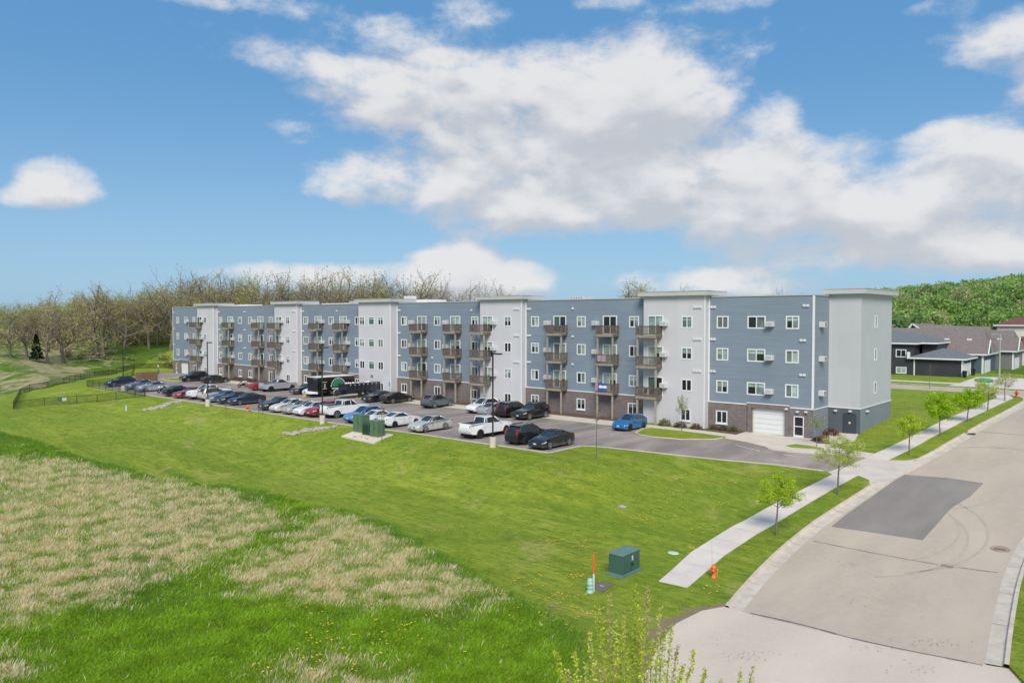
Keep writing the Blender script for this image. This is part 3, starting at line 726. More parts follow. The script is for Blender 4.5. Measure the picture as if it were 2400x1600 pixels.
# stair tower
SX, SY0, SY1 = -22.7, 76.0, 86.1
mb = MB()
mb.face([(XR-1, SY0, 2.62), (SX, SY0, 2.62), (SX, SY0, 13.5), (XR-1, SY0, 13.5)], 'light grey panel')
hs = [(80.3, 81.0, z0, z1) for z0, z1 in ((10.25, 11.4), (7.0, 8.15), (3.75, 4.85))]
xs = [SY0, 80.3, 81.0, SY1]; zs = sorted([2.62, 13.5]+[v for h in hs for v in h[2:]])
for a, b in zip(xs, xs[1:]):
    for c, d in zip(zs, zs[1:]):
        if any(h[0] < (a+b)/2 < h[1] and h[2] < (c+d)/2 < h[3] for h in hs): continue
        mb.face([(SX, a, c), (SX, b, c), (SX, b, d), (SX, a, d)], 'light grey panel')
mb.face([(SX, SY1, 2.62), (XR-1, SY1, 2.62), (XR-1, SY1, 13.5), (SX, SY1, 13.5)], 'light grey panel')
bpart(mb, 'stair_tower_wall')
mb = MB()
mb.face([(XR-.5, SY0-.03, -.5), (SX+.03, SY0-.03, -.5), (SX+.03, SY0-.03, 2.55), (XR-.5, SY0-.03, 2.55)], 'slate block'); mb.face([(SX+.03, SY0-.03, -.5), (SX+.03, SY1, -.5), (SX+.03, SY1, 2.55), (SX+.03, SY0-.03, 2.55)], 'blue grey block')
bpart(mb, 'stair_tower_base')
mb = MB(); mb.box(XR+.002, SX+.08, SY0-.08, SY0-.034, 2.55, 2.65, 'white trim'); mb.box(SX+.034, SX+.08, SY0-.03, SY1+.05, 2.55, 2.65, 'white trim'); mb.box(XR+.003, XR+.04, YF+.01, SY0-.09, 2.6, 2.7, 'white trim')
mb.box(XR+.002, XR+.1, SY0-.1, SY0-.002, 2.66, 13.4, 'light grey panel')
bpart(mb, 'stair_tower_trim')
mb = MB(); mb.box(XR-.45, SX+.5, SY0-.5, SY1+.5, 13.5, 13.95, 'fascia grey'); mb.box(XR-.5, SX+.54, SY0-.54, SY1+.54, 13.955, 14.02, 'fascia grey')
bpart(mb, 'stair_tower_cap')
mb = MB(); mb.box(XL+.1, XR-.1, YF+.26, YB-.1, 12.6, 13.2, 'roof membrane')
for a, b, c, d, h in [(-115, -106, 80, 84, 13.75), (-90, -84.2, 77, 81, 13.95), (-88.2, -86.4, 76, 76.9, 14.5), (-75, -72, 82, 86, 13.7), (-141, -133, 76, 79, 13.75)]: mb.box(a, b, c, d, 13.2, h, 'roof membrane')
bpart(mb, 'roof')
for a, b, c, d, h in [(-56.5, -54.4, 75.5, 77.3, 13.85), (-47.2, -46, 77, 78, 13.6), (-99, -97, 74, 76, 13.85)]:
    mb = MB(); mb.box(a, b, c, d, 13.2, h, 'fascia grey')
    for k in range(5): mb.box(a+.15+k*(b-a-.3)/5, a+.2+k*(b-a-.3)/5, c-.03, c-.003, 13.3, h-.1, 'dark grille')
    bpart(mb, 'rooftop_unit')
# openings
PANES = ['glass dark', 'glass grey', 'glass blind', 'glass green', 'glass dark', 'glass grey']
def fill(x0, x1, z0, z1, y, kind, style, ti):
    w = x1-x0; h = z1-z0; fw_ = .075
    if kind in ('window', 'patio_door'):
        mb = MB(); ya, yb = y-.035, y+.03
        mb.box(x0-.05, x0+fw_, ya, yb, z0-.05, z1+.05, 'white trim'); mb.box(x1-fw_, x1+.05, ya, yb, z0-.05, z1+.05, 'white trim')
        mb.box(x0+fw_, x1-fw_, ya, yb, z1-fw_, z1+.05, 'white trim'); mb.box(x0+fw_, x1-fw_, ya, yb, z0-.05, z0+fw_, 'white trim')
        if style == 'pair': c = (x0+x1)/2; mb.box(c-.045, c+.045, ya+.01, yb, z0+fw_, z1-fw_, 'white trim')
        if kind == 'window' and z0 < 2 and z0 > .5: mb.box(x0-.1, x1+.1, y-.12, y-.037, z0-.14, z0-.052, 'white trim')
        o = bpart(mb, kind)
        gl = MB(); c = (x0+x1)/2; yg = y+.07
        r = random.random(); ground = z0 < 2
        if style == 'single': A = B = 'glass green'
        elif ground: A, B = 'glass dark', 'glass dark'
        elif ti is not None and r < .6: A, B = 'glass dark', 'glass dark'
        elif r < .36: A, B = 'glass grey', 'glass blind'
        elif r < .72: A, B = 'glass dark', 'glass grey'
        else: A, B = random.choice(PANES), random.choice(PANES)
        if kind == 'patio_door': A, B = random.choice([('glass blind', 'glass dark'), ('glass green', 'glass dark'), ('glass grey', 'glass blind'), ('glass dark', 'glass dark'), ('glass blind', 'glass green')])
        zm = z1-fw_-(h-.15)*random.choice([0, 0, .35, .5]) if style != 'single' else z1-fw_-.3
        for a, b, m_ in ((x0+fw_, c, A), (c, x1-fw_, B)):
            gl.face([(a, yg, z0+fw_), (b, yg, z0+fw_), (b, yg, zm), (a, yg, zm)], m_)
            if zm < z1-fw_-.01: gl.face([(a, yg, zm), (b, yg, zm), (b, yg, z1-fw_), (a, yg, z1-fw_)], 'glass blind' if not ground else 'glass grey')
        bpart(gl, 'pane', parent=o)
        if abs(x0+34.68+.59) < .1 and z0 > 10: pass
    elif kind == 'garage_door':
        mb = MB(); n = 5
        for k in range(n): mb.box(x0+.1, x1-.02, y+.12, y+.16, z0+k*h/n+.012, z0+(k+1)*h/n-.012, 'garage white')
        mb.box(x0+.02, x0+.1, y-.0, y+.15, z0, z1, 'new timber'); mb.face([(x0, y+.165, z0), (x1, y+.165, z0), (x1, y+.165, z1), (x0, y+.165, z1)], 'soffit')
        bpart(mb, 'garage_door')
    else:
        mb = MB(); m_ = 'white trim'
        mb.box(x0, x0+.1, y-.02, y+.1, z0, z1, m_); mb.box(x1-.1, x1, y-.02, y+.1, z0, z1, m_); mb.box(x0+.1, x1-.1, y-.02, y+.1, z1-.1, z1, m_); mb.box(x0+.1, x1-.1, y-.01, y+.09, z0, z0+.2, m_); mb.box(x0+.1, x1-.1, y-.01, y+.09, z0+.98, z0+1.06, m_)
        if style == 'glass': c = (x0+x1)/2+.1; mb.box(c-.06, c+.06, y-.01, y+.09, z0+.2, z1-.1, m_)
        o = bpart(mb, 'entry_door')
        g = MB(); g.face([(x0+.1, y+.06, z0+.2), (x1-.1, y+.06, z0+.2), (x1-.1, y+.06, z1-.1), (x0+.1, y+.06, z1-.1)], 'glass dark'); bpart(g, 'pane', parent=o)
for op in opens: fill(*op)
for z0, z1 in ((10.25, 11.4), (7.0, 8.15), (3.75, 4.85)):
    mb = MB(); a, b = 80.3, 81.0
    for q in ((a-.04, a+.08, z0-.04, z1+.04), (b-.08, b+.04, z0-.04, z1+.04)): mb.box(SX-.03, SX+.04, *q, 'white trim')
    for q in ((z0-.04, z0+.08), (z1-.08, z1+.04)): mb.box(SX-.03, SX+.04, a+.08, b-.08, *q, 'white trim')
    o = bpart(mb, 'stair_window'); g = MB(); g.face([(SX-.05, a, z0), (SX-.05, b, z0), (SX-.05, b, z1), (SX-.05, a, z1)], random.choice(['glass dark', 'glass grey'])); bpart(g, 'pane', parent=o)
mb = MB(); mb.box(-24.12, -23.1, SY0-.09, SY0-.035, -.08, 2.02, 'door slate'); mb.box(-24.2, -24.12, SY0-.11, SY0-.035, -.08, 2.1, 'door slate'); mb.box(-23.1, -23.02, SY0-.11, SY0-.035, -.08, 2.1, 'door slate'); mb.box(-24.12, -23.1, SY0-.11, SY0-.035, 2.03, 2.1, 'door slate')
o = bpart(mb, 'stair_door', 'dark slate steel door with a round yellow sticker')
g = MB(); g.tube([(-23.6, SY0-.115, 1.2), (-23.6, SY0-.095, 1.2)], [.11, .11], 'yellow plastic', 14); g.tube([(-23.6, SY0-.118, 1.2), (-23.6, SY0-.114, 1.2)], [.06, .06], 'plate white', 12); bpart(g, 'sticker', parent=o)
def wall_light(x, y, z, face='y'):
    mb = MB()
    if face == 'y': mb.box(x-.12, x+.12, y-.22, y-.002, z-.06, z+.1, 'plastic white'); mb.box(x-.1, x+.1, y-.2, y-.03, z-.1, z-.065, 'dark grille')
    else: mb.box(x+.002, x+.24, y-.14, y+.14, z-.06, z+.1, 'plastic white'); mb.box(x+.02, x+.2, y-.1, y+.1, z-.16, z-.065, 'dark grille')
    bpart(mb, 'wall_light')
wall_light(-28.0, YF-.18, 2.55); wall_light(-27.0, YF-.03, 2.35); wall_light(-26.2, YF-.03, 2.4); wall_light(-23.55, SY0-.03, 2.3); wall_light(SX+.03, 77.8, 2.2, 'x'); wall_light(-24.9, SY0-.03, 2.25)
# AC units
def ac(x, z, y=YF, w=.72):
    mb = MB(); mb.box(x-w/2, x+w/2, y-.5, y-.003, z-.24, z+.24, 'plastic white'); 
    for k in range(6): mb.box(x-w/2+.06, x+w/2-.06, y-.515, y-.502, z-.17+k*.06, z-.14+k*.06, 'fascia grey')
    for k in range(5): mb.box(x+w/2+.001, x+w/2+.012, y-.42+k*.07, y-.39+k*.07, z-.16, z+.16, 'fascia grey')
    bpart(mb, 'air_conditioner')
for k, zc in enumerate((10.62, 7.38, 4.13)):
    for x in (-148.45, -130.9, -123.4, -102.9, -96.2, -81.5, -74.6, -57.05, -50.05, -29.72): ac(x, zc)
    ac(-141.05+.3, zc, 71.0); ac(-112.95-.25, zc, 71.0); ac(-65.05, zc, 71.0); ac(-40.75, zc, 70.95)
    mb = MB(); yy = 73.6; mb.box(XR+.003, XR+.5, yy-.36, yy+.36, zc-.27, zc+.21, 'plastic white')
    for q in range(5): mb.box(XR+.503, XR+.512, yy-.28, yy+.28, zc-.2+q*.075, zc-.165+q*.075, 'dark grille')
    for q in range(4): mb.box(XR+.1+q*.1, XR+.14+q*.1, yy-.37, yy-.362, zc-.2, zc+.14, 'fascia grey')
    bpart(mb, 'air_conditioner')
# dryer and bath vents
def vents():
    def v(x, z, y, n=1):
        mb = MB()
        for k in range(n):
            xx = x+(k-(n-1)/2)*.32; mb.box(xx-.13, xx+.13, y-.1, y-.002, z-.1, z+.12, 'plastic white'); mb.box(xx-.1, xx+.1, y-.13, y-.101, z-.1, z+.04, 'plastic white')
        bpart(mb, 'vent')
    for z in (12.3, 9.05, 5.8):
        for x in (-135.95, -108.45, -84.35, -60.05, -35.7): v(x, z, YF, 2)
        for x in (-37.0, -61.4, -109.9): v(x, z, 71.0 if x < -40 else 70.95, 3)
        v(-126.8, z, YF, 2); v(-154.4, z, YF); v(-99.2, z, YF); v(-53.4, z, YF)
        v(-26.35 if z > 12 else -26.6, z+.05, YF, 2)
    v(-77.4, 5.75, YF); v(-69.9, 12.2, YF)
vents()
# balconies
def balcony(x0, x1, yw, zt, yf, deco=None):
    mb = MB(); zd = zt-.98
    mb.box(x0, x1, yf, yw-.004, zd-.06, zd, 'deck timber'); mb.box(x0-.02, x1+.02, yf-.05, yf-.003, zd-.27, zd-.02, 'deck timber'); mb.box(x0-.03, x0-.003, yf, yw-.01, zd-.26, zd-.03, 'grey timber'); mb.box(x1+.003, x1+.03, yf, yw-.01, zd-.26, zd-.03, 'grey timber')
    for k in range(1, 5): xx = x0+(x1-x0)*k/5; mb.box(xx-.02, xx+.02, yf+.01, yw-.01, zd-.24, zd-.063, 'grey timber')
    o = bpart(mb, 'balcony')
    rb = MB(); t = 'grey timber'
    for a, b in (((x0, yf), (x1, yf)), ((x0, yf+.06), (x0, yw-.03)), ((x1, yf+.06), (x1, yw-.03))):
        for z, hh, ww in ((zt, .05, .12), (zt-.09, .09, .04), (zd+.12, .09, .04)): rb.bar((a[0], a[1], z), (b[0], b[1], z), ww, hh, t)
        L = math.dist(a, b); n = int(L/.14)
        for k in range(1, n):
            x = a[0]+(b[0]-a[0])*k/n; y = a[1]+(b[1]-a[1])*k/n; rb.box(x-.024, x+.024, y-.024, y+.024, zd+.08, zt-.05, t)
    for x, y in ((x0, yf), (x1, yf), (x0, yw-.05), (x1, yw-.05)): rb.box(x-.05, x+.05, y-.05, y+.05, zd-.02, zt-.02, t)
    bpart(rb, 'railing', parent=o)
    if deco == 'chairs':
        c = MB()
        for dx in (.6, 1.4): c.box(x0+dx, x0+dx+.4, yf+.3, yf+.7, zd+.35, zd+.4, 'bronze metal'); c.box(x0+dx, x0+dx+.4, yf+.68, yf+.72, zd+.4, zd+.85, 'bronze metal'); [c.box(x0+dx+q, x0+dx+q+.03, yf+.32, yf+.36, zd, zd+.35, 'bronze metal') for q in (0, .37)]
        c.build('patio_chair', None, label='bronze patio chairs out on the lowest balcony of the pale tower nearest the garage' if x0 > -45 else 'dark patio chairs behind the railing of the top balcony left of the banner', cat='chairs')
bal = [(-143.6, -141.2, 71.0, 0), (-132.9, -130.6, YF, 1), (-122.6, -120.3, YF, 1), (-116.0, -113.6, 71.0, 0), (-105.2, -102.9, YF, 1), (-98.7, -96.4, YF, 1), (-80.8, -78.4, YF, 1), (-74.1, -71.75, YF, 1), (-68.2, -65.75, 71.0, 0), (-56.5, -54.2, YF, 1), (-49.3, -47.05, YF, 1), (-43.55, -41.1, 70.95, 0)]
for x0, x1, yw, blue in bal:
    yf = 70.62 if blue else 69.75
    for k in range(3): balcony(x0, x1, yw, 10.36-3.23*k, yf, 'chairs' if (x0 == -43.55 and k == 2) or (x0 == -56.5 and k == 0) else None)
    for x in (x0+.12, x1-.12):
        mb = MB(); mb.box(x-.08, x+.08, yf+.06, yf+.22, -.1, 9.15, 'new timber'); bpart(mb, 'post')
# number above the entrance
def text(name, s, size, loc, rot, mat, ext=.01, parent=None, align='CENTER'):
    c = bpy.data.curves.new(name, 'FONT'); c.body = s; c.size = size; c.extrude = ext; c.align_x = align; c.align_y = 'CENTER'
    ob = bpy.data.objects.new('tmp_text', c); COL.objects.link(ob); dg = bpy.context.evaluated_depsgraph_get()
    me = bpy.data.meshes.new_from_object(ob.evaluated_get(dg)); bpy.data.objects.remove(ob)
    me.materials.clear(); me.materials.append(MATS[mat]); o = link(name, me, parent, loc); o.rotation_euler = rot; return o
t_ = text('house_number', '78', .62, (-89.1+90, 70.53-YF, 2.62), (R(90), 0, 0), 'black metal', .015, BLD)
# flag and banner on two balconies, mat on them
def cloth(name, x0, x1, y, z0, z1, bands, label, cat):
    n = 10; mb = MB()
    for zi in range(len(bands)):
        a = z1-(z1-z0)*zi/len(bands); b = z1-(z1-z0)*(zi+1)/len(bands)
        for k in range(n):
            xa, xb = x0+(x1-x0)*k/n, x0+(x1-x0)*(k+1)/n; ya, yb = y-.03*math.sin(k*1.3), y-.03*math.sin((k+1)*1.3)
            mb.face([(xa, ya, b), (xb, yb, b), (xb, yb, a), (xa, ya, a)], bands[zi])
    mb.build(name, None, label=label, cat=cat)
cloth('flag', -48.85, -47.75, 70.52, 3.12, 3.95, ['flag blue', 'flag white', 'flag blue'], 'blue white blue striped flag hung on a lower balcony railing', 'flag')
cloth('blanket', -49.3, -48.95, 70.5, 3.05, 3.95, ['banner purple'], 'patterned brown blanket hung beside the striped flag', 'blanket')
cloth('banner', -49.1, -47.85, 70.52, 6.35, 7.05, ['banner purple'], 'faded purple banner on the middle balcony above the striped flag', 'banner')

# planting beds along the facade
for k, (a, b) in enumerate([(-135, -117), (-108, -93), (-84, -68.5), (-60, -44), (-35.9, -32.2)]):
    sheet('mulch_bed', [(a, 69.55), (b, 69.55), (b, 71.76), (a, 71.76)], 'mulch', .03, 2, kind='structure')
sheet('mulch_bed', [(-25.55, 71.0), (-24.6, 70.2), (-23.5, 70.5), (-24.0, 71.6), (-24.7, 73.6), (-25.55, 75.2)], 'mulch', .05, 1, kind='structure')

# ---------------------------------------------------------------- vehicles
def wheel_meshes(kind):
    t = MB(); n = 24; P = [(-.1, .27), (-.11, .31), (-.085, .335), (.085, .335), (.11, .31), (.1, .27), (.1, .2)]
    V = []; 
    for y, r in P:
        for k in range(n): a = 2*math.pi*k/n; V.append((r*math.cos(a), y, r*math.sin(a)))
    Fc = [(i*n+k, i*n+(k+1) % n, (i+1)*n+(k+1) % n, (i+1)*n+k) for i in range(len(P)-1) for k in range(n)]
    t.grid(V, Fc, 'tyre'); t.tube([(0, -.1, 0), (0, .07, 0)], [.27, .27], 'underbody', n)
    r = MB(); m = 'rim metal' if kind == 0 else 'rim black'
    V = []
    for y, q in ((.1, .262), (.105, .262), (.105, .225), (.08, .222)):
        for k in range(n): a = 2*math.pi*k/n; V.append((q*math.cos(a), y, q*math.sin(a)))
    r.grid(V, [(i*n+k, i*n+(k+1) % n, (i+1)*n+(k+1) % n, (i+1)*n+k) for i in range(3) for k in range(n)], m)
    r.tube([(0, .075, 0), (0, .1, 0)], [.06, .05], m, 10)
    for k in range(5):
        a = 2*math.pi*k/5; r.bar((.04*math.cos(a), .09, .04*math.sin(a)), (.235*math.cos(a), .095, .235*math.sin(a)), .03, .075, m)
        b = a+.2
    return t.mesh('wheel', True), r.mesh('rim', False)
WM = [wheel_meshes(0), wheel_meshes(1)]
SPECS = dict(
 sedan=dict(L=4.75, W=1.82, H=1.45, wb=2.78, top=[(-2.36, .35), (-2.38, .62), (-2.34, .93), (-2.22, 1.03), (-1.72, 1.06), (.82, .98), (1.0, .95), (1.55, .88), (2.02, .77), (2.28, .62), (2.38, .45), (2.34, .24)], gl=[(-1.82, 1.05), (-.95, 1.43), (.1, 1.45), (1.02, .96)], pil=[-.22]),
 coupe=dict(L=4.9, W=1.86, H=1.42, wb=2.85, top=[(-2.42, .35), (-2.45, .65), (-2.4, .98), (-2.2, 1.06), (-1.9, 1.08), (.75, .97), (.95, .94), (1.6, .86), (2.1, .74), (2.36, .58), (2.44, .42), (2.38, .22)], gl=[(-2.12, 1.07), (-.75, 1.41), (.05, 1.42), (1.0, .95)], pil=[-.25]),
 hatch=dict(L=4.3, W=1.78, H=1.48, wb=2.6, top=[(-2.12, .35), (-2.14, .65), (-2.1, .98), (-2.02, 1.06), (-1.85, 1.1), (.85, .98), (1.05, .95), (1.5, .87), (1.88, .76), (2.08, .6), (2.15, .42), (2.1, .24)], gl=[(-2.0, 1.08), (-1.45, 1.42), (.15, 1.48), (1.1, .95)], pil=[-.2, -1.15]),
 suv=dict(L=4.75, W=1.9, H=1.73, wb=2.8, top=[(-2.33, .42), (-2.36, .72), (-2.32, 1.1), (-2.24, 1.16), (-2.1, 1.17), (.85, 1.1), (1.08, 1.07), (1.6, 1.02), (2.08, .94), (2.3, .78), (2.37, .5), (2.3, .3)], gl=[(-2.22, 1.15), (-1.85, 1.68), (.1, 1.72), (1.12, 1.08)], pil=[-.15, -1.2]),
 cross=dict(L=4.55, W=1.84, H=1.64, wb=2.66, top=[(-2.2, .4), (-2.25, .68), (-2.2, 1.05), (-2.12, 1.12), (-1.98, 1.14), (.85, 1.06), (1.05, 1.03), (1.5, .98), (1.96, .9), (2.2, .74), (2.27, .5), (2.2, .28)], gl=[(-2.1, 1.1), (-1.55, 1.58), (.1, 1.64), (1.12, 1.03)], pil=[-.2, -1.2]),
 truck=dict(L=5.85, W=2.02, H=1.9, wb=3.65, top=[(-2.92, .55), (-2.93, .9), (-2.92, 1.28), (-2.86, 1.33), (-.95, 1.33), (-.9, 1.33), (1.2, 1.27), (1.35, 1.25), (2.2, 1.2), (2.75, 1.12), (2.9, .9), (2.93, .5)], gl=[(-.98, 1.32), (-.82, 1.86), (.55, 1.9), (1.5, 1.24)], pil=[.2], bed=(-2.82, -1.08)),
)
SPECS['oldtruck'] = dict(SPECS['truck'], L=5.6, H=1.78, gl=[(-.7, 1.32), (-.58, 1.75), (.55, 1.78), (1.4, 1.24)], bed=(-2.82, -.78))
def lerp_top(top, x):
    for (a, b), (c, d) in zip(top, top[1:]):
        if c >= x and c > a: return b+(d-b)*max(0, (x-a))/(c-a)
    return top[-1][1]
def body_mesh(sp, col, R0, arch):
    top = sp['top']; wb = sp['wb']/2; W = sp['W']/2; zs = .2 if sp['H'] < 1.6 else .3
    if sp['H'] > 1.75: zs = .42
    pts = list(top); xf, xr = top[-1][0], top[0][0]
    bot = []
    ar = R0+.07
    def archp(cx):
        out = []
        a0 = math.asin(max(-1, min(1, (zs-R0)/ar)))
        for k in range(9): a = a0+(math.pi-2*a0)*k/8; out.append((cx+ar*math.cos(a), R0+ar*math.sin(a)))
        return out
    bot = [(xf-.06, zs+.02)]+archp(wb)+archp(-wb)+[(xr+.08, zs+.06)]
    ring = pts+bot; n = len(ring)
    cx_ = lambda x: 1-.16*max(0, (abs(x)/(sp['L']/2)-.55)/.45)**2.2
    def y_at(x, z, k):
        w = W*cx_(x)
        t = max(0, (z-.62)/.6); w -= .09*t*t
        if z < .4: w -= .04*(.4-z)/.2
        return w-k
    # columns across: outer shell with rounded shoulders
    lay = []
    for s in (1, -1):
        for k, dz in ((0, 0),): lay.append([(x, s*y_at(x, z, 0), z) for x, z in ring])
    bmn = bmesh.new()
    nt_ = len(pts)
    def ringv(s, inset, lift):
        out = []
        for i, (x, z) in enumerate(ring):
            up_ = i < nt_
            yy = y_at(x, z, inset)
            zz = z+(lift if up_ and 2 <= i <= nt_-3 else 0); xx = x
            if up_ and i < 3 and lift: xx = x-.03*lift/.03
            if up_ and i > nt_-4 and lift: xx = x+.03*lift/.03
            out.append(bmn.verts.new((xx, s*yy, zz)))
        return out
    r = [ringv(1, 0, 0), ringv(1, .1, .03), ringv(1, .35, .045), ringv(-1, .35, .045), ringv(-1, .1, .03), ringv(-1, 0, 0)]
    for a, b in zip(r, r[1:]):
        for i in range(n):
            j = (i+1) % n
            f = bmn.faces.new((a[i], a[j], b[j], b[i])); f.material_index = 0 if i < nt_-1 else 1; f.smooth = True
    for rr in (r[0], r[-1]):
        f = bmn.faces.new(rr if rr is r[0] else rr[::-1]); f.material_index = 0
        res = bmesh.ops.triangulate(bmn, faces=[f])
    bmesh.ops.recalc_face_normals(bmn, faces=bmn.faces)
    me = bpy.data.meshes.new('body'); bmn.to_mesh(me); bmn.free(); me.materials.append(MATS[col]); me.materials.append(MATS['underbody'])
    return me, y_at
def car(kind, col, name, loc, rz, label, cat, group=None, rims=0, R0=None, cover=None, trim=None, group_=None):
    sp = SPECS[kind]; R0 = R0 or (.34 if sp['H'] < 1.6 else .38 if sp['H'] < 1.76 else .42)
    root = empty(name, (loc[0], loc[1], Z(*loc)-.018), rz, label, cat, group)
    me, yat = body_mesh(sp, col, R0, 0); link('body', me, root)
    W = sp['W']/2; L = sp['L']/2; H = sp['H']; wb = sp['wb']/2
    # cabin
    (x0, z0), (x1, z1), (x2, z2), (x3, z3) = sp['gl']
    wb0 = yat(0, z0, .03); wt = W-.3; 
    xs_b = [x0, x0+(x3-x0)*.3, x0+(x3-x0)*.65, x3]
    B = [(x0, wb0-.14, z0-.06), (x0+.22, wb0-.01, z0-.05), (x3-.32, wb0, z3-.02), (x3, wb0-.16, z3-.06)]
    T = [(x1, wt-.1, z1-.03), (x1+.14, wt, z1-.02), (x2-.16, wt, z2-.02), (x2, wt-.08, z2-.05)]
    g = MB(); mir = lambda p: (p[0], -p[1], p[2])
    for P in ((B, T), ([mir(p) for p in B], [mir(p) for p in T])):
        for i in range(3): g.face([P[0][i], P[0][i+1], P[1][i+1], P[1][i]], 'car glass')
    g.face([B[0], T[0], mir(T[0]), mir(B[0])], 'car glass'); g.face([B[3], mir(B[3]), mir(T[3]), T[3]], 'car glass')
    g.build('windows', root)
    ro = MB(); n = 9; V = []
    lift = .045
    RP = [(x1-.02, -.0), (x1+.12, .6), (x1+(x2-x1)*.5, 1.), (x2-.14, .7), (x2+.02, 0)]
    for x, q in RP:
        t = (x-x1)/(x2-x1); zb = z1+(z2-z1)*min(1, max(0, t)); wy = wt+.012-(.1 if q == 0 else 0)
        for k in range(n): u = -1+2*k/(n-1); V.append((x, u*wy, zb-.03+lift*q*.6+(.035)*(1-u*u)*(.5+.5*q)+(0 if abs(u) < 1 else -.015)))
    ro.grid(V, [(i*n+k, i*n+k+1, (i+1)*n+k+1, (i+1)*n+k) for i in range(len(RP)-1) for k in range(n-1)], col if not cover else cover)
    for P in ((B, T), ([mir(p) for p in B], [mir(p) for p in T])):
        for i, w in ((0, .1), (1, .05), (2, .05), (3, .07)): ro.bar(P[0][i], P[1][i], w, .05, col)
        ro.bar(P[1][1], P[1][2], .05, .05, col)
        for px in sp['pil']:
            t = (px-B[1][0])/(B[2][0]-B[1][0]); a = Vector(P[0][1]).lerp(Vector(P[0][2]), t); t2 = (px-T[1][0])/(T[2][0]-T[1][0]); b = Vector(P[1][1]).lerp(Vector(P[1][2]), max(0, min(1, t2))); ro.bar(a, b, .08, .03, col if kind in ('truck',) else 'underbody')
        if kind in ('suv', 'cross', 'hatch'):
            a, b, c, d = P[0][0], P[0][1], P[1][1], P[1][0]; o_ = .008*(1 if a[1] > 0 else -1); ro.face([(q[0], q[1]+o_, q[2]) for q in (a, b, c, d)], col)
    if kind == 'suv':
        for s in (1, -1): ro.bar((x1+.15, s*(wt-.05), z1+.05), (x2-.25, s*(wt-.05), z2+.055), .04, .04, 'bronze metal')
    if kind in ('suv', 'cross', 'hatch'): ro.box(x1-.16, x1+.06, -wt+.08, wt-.08, z1-.015, z1+.025, col)
    ro.build('roof', root, True)
    # wheels
    for sx in (1, -1):
        for sy in (1, -1):
            w = link('wheel', WM[rims][0], root, (sx*wb, sy*(W-.115), R0-.002)); w.scale = (R0/.335, 1.05, R0/.335)
            if sy < 0: w.rotation_euler.z = math.pi
            link('rim', WM[rims][1], w)
    # lights
    xf, xr = sp['top'][-3][0], sp['top'][2][0]; zf = sp['top'][-3][1]; zr_ = sp['top'][2][1]
    tr = kind in ('truck', 'oldtruck')
    for s in (1, -1):
        h = MB(); yo = yat(xf, zf, .03); m = 'head lamp'
        if tr: h.box(xf-.1, xf+.175, s*(yo-.42), s*(yo-.02), .88, 1.04, m)
        else:
            a = (xf+.035, s*(yo-.45), zf+.035); b = (xf-.02, s*(yo+.0), zf+.05); c = (xf-.42, s*(yo+.075), zf+.12); d = (xf-.3, s*(yo-.3), zf+.135)
            e = (xf+.085, s*(yo-.45), zf-.08); f = (xf+.0, s*(yo+.035), zf-.06); q = (xf-.42, s*(yo+.105), zf+.02)
            h.face([a, b, c, d], m); h.face([a, b, f, e], m); h.face([b, c, q, f], m)
        h.build('headlight', root)
        h = MB(); yo = yat(xr, zr_, .0)
        if tr: h.box(xr-.035, xr+.12, s*(yo-.14), s*(yo+.012), .93, 1.27, 'tail lamp')
        elif kind == 'suv' or kind == 'cross': h.box(xr-.045, xr+.22, s*(yo-.2), s*(yo+.012), zr_-.2, zr_+.05, 'tail lamp'); h.box(xr+.03, xr+.12, s*(yo-.2), s*(yo-.05), zr_+.05, zr_+.3, 'tail lamp')
        else: h.box(xr-.04, xr+.25, s*(yo-.38), s*(yo+.006), zr_-.17, zr_-.01, 'tail lamp')
        h.build('taillight', root)
        h = MB(); h.ball((x3-.42, s*(wb0+.1), z3+.06), .11, col, 8, 5, (.7, 1, .65)); h.build('mirror', root, True)
    xb = sp['top'][-2][0]
    h = MB(); h.box(xb-.25, xb+.028, -.55, .55, .3 if not tr else .62, .46 if not tr else .98, 'dark grille')
    if tr:
        h.box(xb-.1, xb+.045, -.5, .5, .78, .84, col); h.box(xb-.3, xb+.08, -.85, .85, .42, .6, trim or 'galvanised')
    else: h.box(xb-.25, xb+.02, -.38, .38, .5, .59, 'dark grille')
    h.build('grille', root)
    h = MB(); h.box(xb+.03, xb+.045, -.16, .16, .46 if not tr else .5, .58 if not tr else .62, 'plate white'); h.build('license_plate', root)
    h = MB(); xq = sp['top'][1][0]; h.box(xq-.03, xq-.008, -.17, .17, .62, .75, 'plate white'); h.build('license_plate', root)
    h = MB(); h.box(xq-.022, xq+.2, -W+.25, W-.25, .28 if not tr else .5, .42 if not tr else .62, 'underbody' if not tr else (trim or 'galvanised')); h.build('rear_bumper', root)
    h = MB(); h.box(-L+.25, L-.35, -W+.28, W-.28, .22, .62, 'underbody'); h.build('underbody', root)
    if not tr:
        h = MB()
        for s in (1, -1):
            for x in (-.75, .35): h.box(x, x+.16, s*(yat(0, .88, .004)), s*(yat(0, .88, -.022)), .86, .89, col)
        h.build('door_handles', root)
        h = MB()
        for s in (1, -1):
            for x in (sp['pil'][0]+.02, x3-.55, x0+.55 if kind != 'sedan' else -1.25):
                z = lerp_top(sp['top'], x)-.05
                h.face([(x, s*(yat(x, .34, -.003)), .34), (x+.018, s*(yat(x, .34, -.003)), .34), (x+.018, s*(yat(x, .62, -.003)), .62), (x, s*(yat(x, .62, -.003)), .62)], 'underbody'); h.face([(x, s*(yat(x, .62, -.003)), .62), (x+.018, s*(yat(x, .62, -.003)), .62), (x+.018, s*(yat(x, z, -.004)), z), (x, s*(yat(x, z, -.004)), z)], 'underbody')
        h.build('door_seams', root)
    else:
        a, b = sp['bed']; h = MB(); z = 1.378
